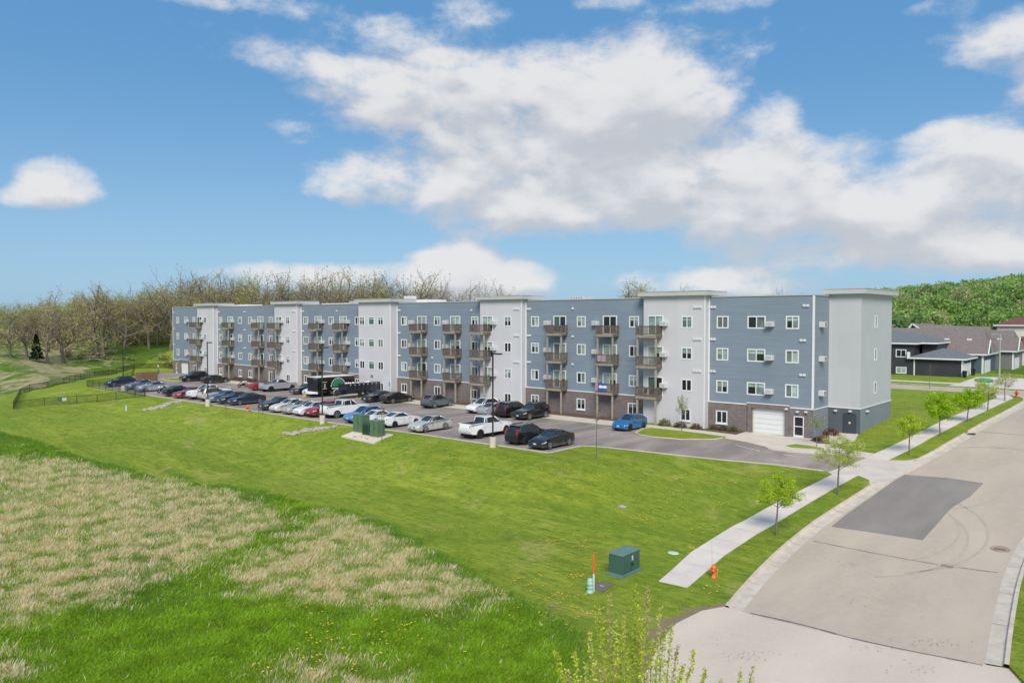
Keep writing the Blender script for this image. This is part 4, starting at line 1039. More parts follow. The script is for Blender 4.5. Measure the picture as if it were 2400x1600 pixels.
        h.box(a, b, -W+.2, W-.2, z, z+.02, 'bedliner')
        for s in (1, -1): h.box(a-.05, b+.06, s*(W-.2), s*(W-.09), z-.02, z+.05, col)
        h.box(a-.09, a, -W+.16, W-.16, z-.03, z+.05, col); h.build('truck_bed', root)
    return root
S_, N_ = -math.pi/2, math.pi/2
CARS = [
 # near row, along the lawn
 ('sedan', 'paint black', (-41.2, 52.35), S_, 'black sedan with silver wheels, last car at the lawn corner beside a black SUV', 0),
 ('suv', 'paint black', (-44.25, 52.85), N_, 'black SUV with black wheels parked tail-out beside the end sedan', 1),
 ('truck', 'paint white', (-49.8, 53.1), N_, 'white crew-cab pickup beside the nearest lamp post, tailgate toward the lawn', 1),
 ('sedan', 'paint pearl', (-56.35, 51.9), S_, 'silvery white sedan standing alone, nose to the grass, right of the green utility boxes', 0),
 ('coupe', 'paint white', (-61.3, 52.25), N_, 'sleek white fastback sedan with dark wheels just behind the green utility boxes', 1),
 ('sedan', 'paint white', (-64.0, 51.9), N_, 'white sedan between the blue compact and the white fastback', 0),
 ('cross', 'paint sky blue', (-66.6, 51.7), S_, 'light blue compact crossover nose to the grass left of the utility boxes', 0),
 ('truck', 'paint white', (-71.9, 53.1), N_, 'big white pickup with chrome wheels beside the second lamp post', 0),
 ('cross', 'paint red', (-73.9, 51.8), S_, 'red SUV half hidden behind the big white pickup', 0),
 ('hatch', 'paint white', (-76.0, 51.4), S_, 'small white hatchback between the beige sedan and the red SUV', 0),
 ('sedan', 'paint beige', (-78.3, 51.6), S_, 'beige sedan in the lawn-side row', 0),
 ('sedan', 'paint cream', (-80.9, 51.6), S_, 'cream white sedan with sunroof beside the dark grey sedan', 1),
 ('sedan', 'paint dark grey', (-83.9, 51.9), S_, 'dark grey sedan just right of the hydrant gap', 1),
 ('sedan', 'paint navy', (-91.75, 52.1), S_, 'dark navy sedan left of the orange hydrant in the lot', 0),
 ('sedan', 'paint brown', (-94.3, 51.9), S_, 'dark brown sedan next to the navy sedan', 1),
 ('sedan', 'paint silver blue', (-96.9, 51.8), S_, 'grey blue sedan right of the third lamp post', 1),
 ('suv', 'paint pearl', (-99.5, 52.0), N_, 'pale beige SUV with tail toward the lawn behind the third lamp post', 0),
 ('truck', 'paint white', (-102.6, 52.5), S_, 'white pickup with its nose to the lawn left of the beige SUV', 0),
 ('sedan', 'paint red', (-105.3, 51.2), S_, 'deep red sedan in the lawn-side row', 0),
 ('sedan', 'paint black', (-109.2, 51.6), N_, 'black sedan tail to the grass left of the deep red sedan', 0),
 ('sedan', 'paint silver', (-119.1, 51.9), S_, 'silver sedan behind the black fence', 0),
 ('sedan', 'paint silver blue', (-124.2, 52.3), S_, 'grey sedan beyond the silver sedan', 0),
 ('cross', 'paint navy', (-131.3, 52.0), S_, 'dark crossover in the far left corner bay inside the fence', 0),
 # building row
 ('suv', 'paint black', (-132.0, 64.8), S_, 'black SUV beside the grass island at the far end of the building row', 0),
 ('sedan', 'paint black', (-125.4, 65.4), N_, 'black sedan with red tail lamps second in the building row, tail-out', 0),
 ('sedan', 'paint red', (-107.9, 64.4), N_, 'dark red car mostly hidden by the silver pickup', 0),
 ('oldtruck', 'paint silver', (-104.7, 64.8), N_, 'silver extended-cab pickup with black bed cover', 1),
 ('sedan', 'paint dark grey', (-97.9, 65.2), S_, 'dark grey sedan left of the white hatchback in the building row', 1),
 ('hatch', 'paint white', (-95.1, 65.3), S_, 'white hatchback against the black box trailer', 1),
 ('coupe', 'paint black', (-81.3, 65.6), S_, 'black crossover sedan right of the dump trailer', 1),
 ('sedan', 'paint black', (-78.3, 66.2), N_, 'black sedan with bright red tail lamps in the building row', 0),
 ('cross', 'paint green grey', (-70.45, 66.2), N_, 'grey green crossover standing alone in the building row', 0),
 ('cross', 'paint white', (-62.5, 66.2), S_, 'white crossover at the left of the four cars under the fourth tower', 1),
 ('sedan', 'paint silver', (-59.5, 65.1), N_, 'silver sedan squeezed between white crossover and dark SUV', 0),
 ('suv', 'paint black', (-57.3, 65.9), N_, 'black SUV with silver bumper beside the squeezed silver sedan', 0),
 ('suv', 'paint black', (-54.5, 65.6), S_, 'glossy black SUV nose-out beside the empty bays', 0),
 ('hatch', 'paint blue', (-41.75, 65.8), S_, 'bright blue hatchback beside the kerbed grass island', 1),
]
for kind, col, loc, rz, lab, rims in CARS:
    nm = {'sedan': 'sedan', 'coupe': 'sedan', 'hatch': 'hatchback', 'suv': 'sport_utility_vehicle', 'cross': 'crossover', 'truck': 'pickup_truck', 'oldtruck': 'pickup_truck'}[kind]
    ct = {'sedan': 'car', 'coupe': 'car', 'hatch': 'car', 'suv': 'SUV', 'cross': 'SUV', 'truck': 'pickup truck', 'oldtruck': 'pickup truck'}[kind]
    car(kind, col, nm, loc, rz+R(random.uniform(-1.5, 1.5)), lab, ct, 'vehicles parked in the apartment lot', rims, cover='paint black' if kind == 'oldtruck' and False else None)
# enclosed trailer
def box_trailer():
    x0, x1, y0, y1 = -93.9, -91.4, 62.8, 69.2
    r = empty('box_trailer', (-92.6, 65.5, 0), 0, 'black enclosed box trailer with a green dome emblem on its side', 'trailer'); b = Vector((-92.6, 65.5, 0))
    def P(mb, n, **k): o = mb.build(n, r); o.location = -b; return o
    m = MB(); m.box(x0, x1, y0, y1, .55, 2.75, 'paint black'); P(m, 'body')
    m = MB(); m.box(x0-.03, x1+.03, y0-.03, y1+.03, 2.755, 2.82, 'white trim'); P(m, 'roof')
    m = MB(); m.box(x0+.2, x1-.2, y0-.9, y0-.01, .5, .6, 'white trim'); m.box(x0-.02, x1+.02, y0-.05, y0-.005, .45, .75, 'white trim'); m.bar((x0+.6, y0, .5), (-92.65, y0-1.6, .5), .1, .1, 'galvanised'); m.bar((x1-.6, y0, .5), (-92.65, y0-1.6, .5), .1, .1, 'galvanised'); P(m, 'hitch')
    m = MB(); m.box(-92.8, -92.5, y0-1.5, y0-1.2, .1, .5, 'yellow plastic'); m.cyl(-92.65, y0-1.35, .5, .95, .04, 'black metal'); P(m, 'jack')
    for k, y in enumerate((66.0, 66.85)):
        w = link('wheel', WM[0][0], r, (x1-.02-b.x, y-b.y, .34)); w.rotation_euler.z = R(-90); link('rim', WM[0][1], w)
    m = MB(); N = 12
    for i in range(N):
        a, c = math.pi*i/N, math.pi*(i+1)/N
        f = lambda t, q: (x1+.12, 66.42-q*1.1*math.cos(t)*1., .62+q*.42*math.sin(t))
        m.face([f(a, 1), f(c, 1), f(c, .82), f(a, .82)], 'white trim')
    P(m, 'fender')
    m = MB(); cy, cz = 66.3, 1.35
    for i in range(16):
        a, c = math.pi*i/16, math.pi*(i+1)/16; q = x1+.006
        m.face([(q, cy, cz), (q, cy-1.0*math.cos(a), cz+1.0*math.sin(a)), (q, cy-1.0*math.cos(c), cz+1.0*math.sin(c))], 'emblem green')
        if i % 2 == 0 or True: m.face([(q, cy-1.12*math.cos(a), cz+1.1*math.sin(a)), (q, cy-1.3*math.cos(a), cz+1.26*math.sin(a)), (q, cy-1.3*math.cos(a+.12), cz+1.26*math.sin(a+.12)), (q, cy-1.12*math.cos(a+.12), cz+1.1*math.sin(a+.12))], 'paper white')
    for k in range(9):
        a = math.pi*(k+.5)/9; m.face([(x1+.01, cy-.1, cz+.05), (x1+.01, cy-.85*math.cos(a), cz+.85*math.sin(a)), (x1+.01, cy-.85*math.cos(a+.07), cz+.85*math.sin(a+.07))], 'paint black')
    m.box(x1+.002, x1+.008, cy-1.1, cy+.8, cz-.32, cz-.18, 'paper white')
    for k, (a, w) in enumerate([(2.05, .7), (1.75, .3), (1.6, .3), (1.45, .3), (1.3, .3), (1.12, .7)]): m.box(x1+.002, x1+.008, 64.0-w/2, 64.0+w/2, a, a+.06, 'paper white')
    P(m, 'emblem')
box_trailer()
def dump_trailer():
    cx = -88.0; y0, y1 = 64.6, 70.3; r = empty('dump_trailer', (cx, 66.5, 0), 0, 'black open dump trailer with white debris on top beside the box trailer', 'trailer'); b = Vector((cx, 66.5, 0))
    def P(mb, n): o = mb.build(n, r); o.location = -b; return o
    m = MB(); x0, x1 = cx-1.05, cx+1.05
    for a, c in ((x0, x0+.06), (x1-.06, x1)): m.box(a, c, y0, y1, .75, 1.95, 'paint navy')
    m.box(x0+.06, x1-.06, y0, y0+.06, .75, 1.95, 'paint navy'); m.box(x0+.06, x1-.06, y1-.06, y1, .75, 1.95, 'paint navy'); m.box(x0, x1, y0, y1, .65, .745, 'paint black')
    for k in range(8): yy = y0+.15+k*.75; m.box(x1+.002, x1+.06, yy, yy+.08, .75, 1.9, 'paint navy')
    m.box(x0-.04, x1+.07, y0-.05, y1+.05, 1.955, 2.03, 'paint black'); P(m, 'dump_bed')
    m = MB()
    for k in range(7): m.box(x1+.073, x1+.085, y0+.4+k*.75, y0+.6+k*.75, 1.8, 1.88, 'paper white')
    P(m, 'reflectors')
    m = MB()
    for k in range(60):
        x = random.uniform(x0+.2, x1-.2); y = random.uniform(y0+.3, y1-.3); m.ball((x, y, 1.85+.18*(1-abs(x-cx))), random.uniform(.12, .26), random.choice(['flag white', 'stone pale', 'new timber', 'flag white']), 6, 4, (1, 1, .6))
    P(m, 'debris')
    m = MB(); m.bar((x0+.3, y0, .6), (cx, y0-1.7, .6), .1, .12, 'black metal'); m.bar((x1-.3, y0, .6), (cx, y0-1.7, .6), .1, .12, 'black metal'); m.box(cx-.4, cx+.4, y0-.8, y0-.2, .6, 1.2, 'paint navy'); m.cyl(cx, y0-1.5, .05, .9, .05, 'galvanised'); P(m, 'tongue')
    m = MB(); m.box(x1+.0, x1+.28, 66.0, 68.4, .78, .84, 'black metal'); P(m, 'fender')
    for y in (66.65, 67.65): w = link('wheel', WM[1][0], r, (x1+.14-cx, y-66.5, .36)); w.rotation_euler.z = R(-90); w.scale = (1.1, 1.1, 1.1); link('rim', WM[1][1], w)
dump_trailer()
def motorcycle(loc, rz, label, body):
    r = empty('motorcycle', (loc[0], loc[1], Z(*loc)-.02), rz, label, 'motorcycle')
    for x in (.72, -.68):
        m = MB(); V = []; n = 20; k8 = 8
        for i in range(n):
            a = 2*math.pi*i/n
            for j in range(k8): b = 2*math.pi*j/k8; rr = .26+.065*math.cos(b); V.append((x+rr*math.cos(a), .065*math.sin(b), .325+rr*math.sin(a)))
        m.grid(V, [(i*k8+j, i*k8+(j+1) % k8, ((i+1) % n)*k8+(j+1) % k8, ((i+1) % n)*k8+j) for i in range(n) for j in range(k8)], 'tyre')
        m.tube([(x, -.04, .325), (x, .04, .325)], .06, 'rim metal'); [m.bar((x, 0, .325), (x+.22*math.cos(a), 0, .325+.22*math.sin(a)), .02, .03, 'rim metal') for a in (0, 1.26, 2.5, 3.77, 5.03)]
        m.build('wheel', r, True)
    m = MB(); m.bar((.72, .08, .33), (.5, .08, .95), .04, .04, 'galvanised'); m.bar((.72, -.08, .33), (.5, -.08, .95), .04, .04, 'galvanised'); m.bar((-.68, .08, .33), (-.1, .08, .45), .05, .04, 'black metal'); m.bar((-.68, -.08, .33), (-.1, -.08, .45), .05, .04, 'black metal'); m.bar((-.1, 0, .4), (.45, 0, .85), .12, .08, 'black metal'); m.build('frame', r)
    m = MB(); m.box(-.2, .32, -.16, .16, .25, .6, 'black metal'); m.tube([(.2, .17, .35), (-.2, .2, .28), (-.75, .2, .42)], [.04, .05, .06], 'galvanised', 8); m.build('engine', r)
    m = MB(); m.ball((.2, 0, .85), .25, body, 12, 8, (1.15, .65, .6)); m.ball((.62, 0, .88), .2, body, 10, 6, (.8, .7, .9)); m.build('fuel_tank', r, True)
    m = MB(); m.ball((-.35, 0, .82), .25, 'black metal', 10, 6, (1.4, .55, .3)); m.ball((-.72, 0, .9), .12, body, 8, 5, (1.5, .7, .5)); m.build('seat', r, True)
    m = MB(); m.bar((.48, -.33, 1.02), (.48, .33, 1.02), .03, .03, 'black metal'); m.build('handlebar', r)
    m = MB(); m.ball((.78, 0, .88), .08, 'head lamp', 8, 6); m.build('headlight', r, True)
motorcycle((-114.2, 64.2), N_+R(8), 'white and black sport motorcycle parked alone near the building', 'paint white')
motorcycle((-115.0, 51.6), R(-70), 'white motorcycle beside the tail of a black sedan on the lawn side', 'paint white')

# ---------------------------------------------------------------- lamps, hydrants, utility boxes, fences
def lamp_post(x, y, label, arms=1, h=8.2):
    r = empty('lamp_post', (x, y, Z(x, y)), 0, label, 'lamp post', 'tall parking lot lamps')
    m = MB(); m.cyl(0, 0, -.3, .85, .3, 'concrete', 18); m.cyl(0, 0, .85, .88, .27, 'concrete', 18); m.build('concrete_base', r)
    m = MB(); m.box(-.05, .05, -.05, .05, .88, h, 'bronze metal'); m.box(-.16, .16, -.16, .16, .88, .95, 'bronze metal'); m.build('pole', r)
    m = MB(); m.bar((.07, 0, h-.1), (.3, 0, h-.08), .06, .06, 'bronze metal'); m.box(.3, .95, -.2, .2, h-.14, h-.03, 'bronze metal'); m.box(.36, .9, -.15, .15, h-.165, h-.142, 'soffit'); m.build('lamp_head', r)
for (x, y), l in [((-44.85, 48.7), 'bronze lamp post at the lawn edge beside the nearest white pickup'), ((-68.75, 47.8), 'bronze lamp post beside the white boulders and big white pickup'), ((-93.3, 47.6), 'bronze lamp post in front of the pale beige SUV'), ((-122.4, 48.9), 'bronze lamp post by the fenced corner bay, farthest of its kind')]:
    lamp_post(x, y, l)
def hydrant(x, y, mat, label, flag=False, s=1.):
    r = empty('fire_hydrant', (x, y, Z(x, y)), R(200), label, 'fire hydrant')
    r.scale = (s, s, s)
    m = MB(); m.tube([(0, 0, -.1), (0, 0, .06), (0, 0, .0601), (0, 0, .1), (0, 0, .48), (0, 0, .52)], [.15, .15, .15, .105, .105, .15], mat, 14); m.build('barrel', r, True)
    m = MB(); m.ball((0, 0, .55), .135, mat, 12, 8, (1, 1, .85)); m.cyl(0, 0, .64, .72, .035, mat, 6); m.build('bonnet', r, True)
    for a in (0, 90, 180):
        c, s_ = math.cos(R(a)), math.sin(R(a)); m = MB(); q = .085 if a == 90 else .06; m.tube([(.09*c, .09*s_, .42), (.19*c, .19*s_, .42), (.2*c, .2*s_, .42), (.24*c, .24*s_, .42)], [q*.8, q*.8, q, q], mat, 10); m.build('nozzle', r, True)
    if flag: m = MB(); m.tube([(-.17, .02, .1), (-.17, .02, .5)], .018, 'yellow plastic', 6); m.tube([(.08, -.06, .5), (.12, -.08, 1.9)], .006, 'marker orange', 5); m.build('marker_rod', r)
    return r
hydrant(-18.85, 38.2, 'hydrant orange', 'orange fire hydrant on the grass strip between near sidewalk end and kerb', True, 1.08)
hydrant(-84.1, 47.9, 'hydrant orange', 'orange fire hydrant at the lawn edge in the gap of the parked cars', False, 1.15)
hydrant(-14.95, 110.9, 'hydrant red', 'red fire hydrant at the far street corner', False, 1.2)
m = MB(); hx, hy = -82.0, 48.1
for dx in (0, .9): m.cyl(hx+dx, hy, Z(hx, hy)-.1, 1.0+.3*dx, .03, 'black metal', 8)
m.build('bollard_posts', None, label='pair of thin dark marker posts beside the lot hydrant', cat='post')
# nearby switch cabinet
def cabinet(name, cx, cy, rz, w, d, h, mat, label, plinth=None, split=False, louver=False, top=None, group=None):
    z = Z(cx, cy); r = empty(name, (cx, cy, z), rz, label, 'utility box', group)
    if plinth: m = MB(); m.box(-w/2-.08, w/2+.08, -d/2-.08, d/2+.08, -.3, plinth, 'utility teal top' if split else 'concrete'); m.build('plinth', r)
    z0 = plinth or -.1
    m = MB(); m.box(-w/2, w/2, -d/2, d/2, z0+.002, z0+h, mat)
    o = m.build('housing', r); bm_ = o.modifiers.new('b', 'BEVEL'); bm_.width = .02; bm_.segments = 2
    m = MB(); m.box(-w/2-.03, w/2+.03, -d/2-.03, (.0-.01 if split else d/2+.03), z0+h+.002, z0+h+.06, top or mat)
    if split: m.box(-w/2-.03, w/2+.03, .01, d/2+.03, z0+h+.002, z0+h+.05, top or mat)
    o = m.build('lid', r); bm_ = o.modifiers.new('b', 'BEVEL'); bm_.width = .015
    m = MB()
    if louver:
        for k in range(14): m.box(-w/2-.012, -w/2-.002, -d/2+.06, d/2-.06, z0+.12+k*(h-.25)/14, z0+.15+k*(h-.25)/14, 'black metal'); m.box(-w/2+.08, w/2-.08, -d/2-.012, -d/2-.002, z0+.12+k*(h-.25)/14, z0+.15+k*(h-.25)/14, 'black metal')
        m.build('louvres', r)
    else:
        m.box(-.01, .01, -d/2-.008, -d/2-.002, z0+.05, z0+h-.05, 'black metal'); m.box(.06, .1, -d/2-.03, -d/2-.002, z0+h*.5, z0+h*.62, 'black metal'); m.build('door_seam', r)
        if split: m = MB(); m.box(w*.02, w*.1, -d/2-.012, -d/2-.003, z0+h*.55, z0+h*.85, 'plate white'); m.box(w*.04, w*.11, -d/2-.03, -d/2-.003, z0+h*.3, z0+h*.42, 'black metal'); m.build('label_plate', r)
    return r
# big box: long side faces the street
A1, A2, A3 = G(1425, 1353), G(1454, 1356), G(1493, 1332)
cabinet('switch_cabinet', (A1[0]+A3[0])/2, (A1[1]+A3[1])/2+.15, R(90), 1.75, .92, 1.02, 'utility teal', 'large dark green utility cabinet alone in the lawn near the sidewalk end', .16, True, top='utility teal top')
def pedestal():
    x, y = G(1383, 1388); z = Z(x, y); r = empty('cable_pedestal', (x, y, z), 0, 'mint green cable pedestal with an orange and white marker post', 'utility pedestal')
    m = MB(); pr = [(.2, 0), (.2, .1), (.17, .12), (.17, .28), (.18, .29), (.18, .31), (.165, .32), (.165, .45), (.175, .46), (.175, .49), (.16, .5), (.16, .68), (.12, .76), (.0, .79)]
    m.tube([(0, 0, q[1]-.02) for q in pr], [q[0] for q in pr], 'pedestal mint', 18); m.build('housing', r, True)
    m = MB(); m.cyl(.05, .25, -.1, .95, .05, 'plastic white', 10); m.cyl(.05, .25, .95, 1.95, .052, 'marker orange', 10); m.ball((.05, .25, 1.95), .052, 'marker orange', 10, 4); m.build('marker_post', r)
pedestal()
def hatch():
    pts = [G(1402, 1362), G(1438, 1370), G(1412, 1388), G(1390, 1379)]; m = MB(); c = (sum(p[0] for p in pts)/4, sum(p[1] for p in pts)/4)
    V = [(c[0]+(p[0]-c[0]), c[1]+(p[1]-c[1]), Z(*p)+.04) for p in pts]+[(p[0], p[1], Z(*p)-.1) for p in pts]
    m.grid(V, [(0, 1, 2, 3), (0, 4, 5, 1), (1, 5, 6, 2), (2, 6, 7, 3), (3, 7, 4, 0)], 'bark street'); m.box(c[0]-.12, c[0]+.12, c[1]-.02, c[1]+.03, V[0][2]+.004, V[0][2]+.02, 'plate white')
    m.build('ground_hatch', None, label='brown grey ground hatch between mint pedestal and large cabinet', cat='hatch')
    x, y = G(1578, 1295); m = MB(); m.ball((x, y, Z(x, y)+.0), .32, 'valve mint', 10, 6, (1.2, 1, .18)); m.build('valve_cover', None, True, label='pale green valve cover lying in grass left of the near sidewalk', cat='cover')
    x, y = G(1458, 1187); m = MB(); m.ball((x, y, Z(x, y)), .3, 'stone pale', 9, 6, (1.2, .8, .4)); m.build('stone', None, label='single pale stone in the lawn dip', cat='stone')
hatch()
# cluster of three cabinets on a pad
sheet('utility_pad', [(-62.3, 45.5), (-57.0, 45.3), (-56.8, 47.5), (-61.8, 47.9)], 'concrete', .1, 1, skirt=.5, kind='structure')
cabinet('utility_cabinet', -60.9, 46.9, R(0), 1.5, .9, 1.65, 'utility green', 'tall plain green utility cabinet, left of the three on the pad', .12, group='cabinets on the pad by the lot')
cabinet('utility_cabinet', -59.2, 46.6, R(0), 1.1, 1.0, 1.15, 'utility green dark', 'low dark green louvred transformer in the middle of the pad', .12, louver=True, group='cabinets on the pad by the lot')
cabinet('utility_cabinet', -57.9, 46.5, R(0), 1.15, .9, 1.5, 'utility green', 'green utility cabinet at the right of the pad behind the bare sapling', .12, top='utility teal top', group='cabinets on the pad by the lot')
m = MB()
for k in range(14):
    x = -59.6+random.uniform(-.9, 1.9); m.ball((x, 45.75+random.uniform(-.15, .25), Z(x, 45.8)+.12), random.uniform(.05, .12), 'stone pale', 6, 4, (1, 1, .7))
m.build('pebbles', None, label='loose pale stones at the foot of the cabinets', cat='pebbles', kind='stuff')
# boulder strips
def stones(line, n, w, label):
    m = MB()
    L = resample(line, .2)
    for k in range(n):
        p = random.choice(L); x = p[0]+random.uniform(-w, w); y = p[1]+random.uniform(-w, w); s = random.uniform(.1, .34)
        i = len(m.v); m.ball((x, y, Z(x, y)+s*.15), s, 'stone pale', 7, 5, (random.uniform(.9, 1.6), random.uniform(.8, 1.3), .6))
        for q in range(i, len(m.v)): m.v[q] = tuple(c+random.uniform(-.035, .035) for c in m.v[q])
    m.build('rubble', None, label=label, cat='rubble', kind='stuff')
stones([G(668, 1020), G(700, 1014), G(722, 1007), G(757, 1003), G(786, 1000)], 60, .45, 'strip of pale boulders in the swale below the second lamp post')
stones([G(345, 960), G(378, 955), G(397, 945), G(415, 942)], 60, .5, 'strip of pale boulders running down from the lot near the black sedan')
x, y = G(296, 962); m = MB(); m.cyl(x, y, Z(x, y)-.1, Z(x, y)+.72, .1, 'plate white', 10); m.cyl(x, y, Z(x, y)+.72, Z(x, y)+.95, .1, 'sign blue', 10); m.build('marker_post', None, label='short white pipe marker with blue cap on the open lawn', cat='marker post')
# street details
def disc(name, p, r, mat, label, cat, dz=-.11, sx=1.):
    m = MB(); n = 22; z = Z(*p)+dz
    V = [(p[0]+r*sx*math.cos(2*math.pi*k/n), p[1]+r*math.sin(2*math.pi*k/n), Z(p[0], p[1]+r*math.sin(2*math.pi*k/n))+dz) for k in range(n)]
    V2 = [(a, b, c-.06) for a, b, c in V]; m.grid(V+V2, [tuple(range(n))]+[(k, k+n, (k+1) % n+n, (k+1) % n) for k in range(n)], mat)
    for k in range(-2, 3): m.box(p[0]-r*.6, p[0]+r*.6, p[1]+k*r*.25-.012, p[1]+k*r*.25+.012, z+.004, z+.012, 'bark street')
    m.build(name, None, label=label, cat=cat)
disc('manhole_cover', (-9.48, 47.55), .5, 'skid', 'round tan manhole cover on the seam of the street', 'manhole cover')
disc('manhole_cover', (-7.6, 51.6), .5, 'dirt', 'dark oval drain cover by the right kerb of the street', 'manhole cover', -.1)
x, y = -14.4, 81.0; m = MB(); m.box(x-.3, x+.35, y-.5, y+.5, Z(x, y)-.12, Z(x, y)-.085, 'black metal'); m.box(x-.42, x-.3, y-.55, y+.55, Z(x, y)-.1, Z(x, y)+.07, 'hydrant red')
m.build('storm_drain', None, label='rusty storm drain inlet at the left kerb of the street', cat='drain')
# blue accessible-parking sign
m = MB(); m.cyl(-83.95, 69.65, 0, 2.2, .03, 'galvanised', 6); m.box(-84.1, -83.8, 69.58, 69.61, 1.65, 2.15, 'sign blue'); m.build('parking_sign', None, label='small blue parking sign on a post at the corner of the middle tower', cat='sign')
# fences
def fence(line, label, h=1.05, dense=False, sp=2.8):
    r = empty('chain_link_fence', (line[0][0], line[0][1], Z(*line[0])), 0, label, 'fence'); b = Vector((line[0][0], line[0][1], Z(*line[0])))
    L = resample(line, sp); m = MB(); rl = MB()
    for i, p in enumerate(L):
        z = Z(*p); q = MB(); q.cyl(p[0]-b.x, p[1]-b.y, z-.2-b.z, z+h+.04-b.z, .035, 'black metal', 6); q.build('post', r)
    for a, c in zip(L, L[1:]):
        za, zc = Z(*a), Z(*c); rl.bar((a[0], a[1], za+h), (c[0], c[1], zc+h), .045, .045, 'black metal'); rl.bar((a[0], a[1], za+.06), (c[0], c[1], zc+.06), .02, .02, 'black metal')
        m.face([(a[0], a[1], za+.04), (c[0], c[1], zc+.04), (c[0], c[1], zc+h), (a[0], a[1], za+h)], 'chain link')
        if dense: m.face([(a[0]+.02, a[1]+.02, za+.04), (c[0]+.02, c[1]+.02, zc+.04), (c[0]+.02, c[1]+.02, zc+h), (a[0]+.02, a[1]+.02, za+h)], 'chain link')
    for mb_, n in ((m, 'wire_mesh'), (rl, 'rail')):
        o = mb_.build(n, r); o.location = -b
    return r
C0 = G(31.5, 959); C1 = G(47.6, 926)
fence([C0, G(104, 950), G(180, 944.6), G(228, 942), G(272, 936.6), G(316, 931.8), (-111.6, 47.6)], 'black wire fence along the front lawn with two small signs on it', sp=3.2)
fence([C0, C1], 'short dark end run of the wire fence at the left lawn corner', dense=True)
fence([C1]+far_fence[1:]+[(-166, 75), (-157, 77)], 'long black wire fence below the straw meadow', dense=True)
fence([(-111.6, 47.5), (-121.5, 47.9), (-134.2, 47.9), (-134.4, 52), (-137, 56)], 'black wire fence wrapping the far left corner of the lot', sp=2.5)
fence([(-143, 57), (-150, 61.5), (-158.5, 65.5)], 'short black wire fence along the lane to the far garage')
for dx, (mt, l) in enumerate([('emblem green', 'small green sign on the front wire fence'), ('plate white', 'small white sign on the front wire fence')]):
    p = G(140+dx*11, 948); m = MB(); m.box(p[0]-.02, p[0]+.02, p[1]-.28, p[1]+.28, Z(*p)+.55, Z(*p)+1.0, mt)
    if mt == 'emblem green': m.box(p[0]+.022, p[0]+.03, p[1]-.2, p[1]+.2, Z(*p)+.75, Z(*p)+.82, 'plate white'); 
    m.build('sign', None, label=l, cat='sign')
# pet-waste station, dumpster enclosure
m = MB(); x, y = -150.5, 66.3; z = 0
x, y = G(371, 878); z = Z(x, y); m.cyl(x, y, z-.1, z+2.0, .04, 'utility green', 6); m.box(x-.2, x+.2, y-.15, y+.15, z+.2, z+.9, 'utility green'); m.box(x-.2, x+.2, y-.03, y+.03, z+1.5, z+2.0, 'plate white'); m.build('pet_waste_station', None, label='green pet waste station with white sign near the far grass island', cat='waste station')
m = MB(); x0, x1, y0, y1 = -136.4, -134.6, 56.6, 59.6
for k in range(12): m.box(x0, x0+.04, y0+k*.25, y0+.22+k*.25, -.1, 1.7, 'brown wood'); m.box(x1, x1+.04, y0+k*.25, y0+.22+k*.25, -.1, 1.7, 'brown wood')
for k in range(7): m.box(x0+.05+k*.25, x0+.27+k*.25, y1-.04, y1, -.1, 1.7, 'brown wood'); m.box(x0+.05+k*.25, x0+.27+k*.25, y0, y0+.04, -.1, 1.7, 'brown wood')
m.build('waste_enclosure', None, label='brown timber waste enclosure at the far left corner of the lot', cat='enclosure')

# ---------------------------------------------------------------- houses beyond the cross street
def house(root, parts):
    pass
def win_part(r, b, x0, x1, y, z0, z1, face='y', pane='glass dark', label=None):
    m = MB()
    if face == 'y':
        for q in ((x0-.08, x0+.06, z0-.08, z1+.08), (x1-.06, x1+.08, z0-.08, z1+.08), ((x0+x1)/2-.04, (x0+x1)/2+.04, z0, z1)): m.box(q[0], q[1], y-.06, y-.004, q[2], q[3], 'white trim')
        for q in ((z0-.08, z0+.06), (z1-.06, z1+.08)): m.box(x0+.06, x1-.06, y-.055, y-.005, q[0], q[1], 'white trim')
    o = m.build('window', r); o.location = -b; g = MB(); g.face([(x0, y-.02, z0), (x1, y-.02, z0), (x1, y-.02, z1), (x0, y-.02, z1)], pane); g.build('pane', o)
def hip(m, x0, x1, y0, y1, ze, h, mat, ov=.55, inset=None):
    """hip roof with real soffit; fascia built separately"""
    a, b, c, d = x0-ov, x1+ov, y0-ov, y1+ov; w = min(b-a, d-c)/2 if inset is None else inset
    if b-a > d-c: R0, R1 = (a+w, (c+d)/2, ze+h), (b-w, (c+d)/2, ze+h)
    else: R0, R1 = ((a+b)/2, c+w, ze+h), ((a+b)/2, d-w, ze+h)
    if b-a > d-c:
        m.face([(a, c, ze), (b, c, ze), R1, R0], mat); m.face([(b, d, ze), (a, d, ze), R0, R1], mat); m.face([(a, d, ze), (a, c, ze), R0], mat); m.face([(b, c, ze), (b, d, ze), R1], mat)
    else:
        m.face([(a, c, ze), (b, c, ze), R0], mat); m.face([(b, c, ze), (b, d, ze), R1, R0], mat); m.face([(b, d, ze), (a, d, ze), R1], mat); m.face([(a, d, ze), (a, c, ze), R0, R1], mat)
def fascia(m, x0, x1, y0, y1, ze, ov=.55):
    a, b, c, d = x0-ov, x1+ov, y0-ov, y1+ov
    m.box(a-.02, b+.02, c-.06, c, ze-.2, ze+.03, 'white trim'); m.box(b, b+.06, c+.001, d, ze-.2, ze+.03, 'white trim'); m.box(a-.06, a, c+.001, d, ze-.2, ze+.03, 'white trim')
    m.face([(a, c, ze-.1), (b, c, ze-.1), (b, d, ze-.1), (a, d, ze-.1)], 'soffit')
HZ = 1.75
YH = 137.2
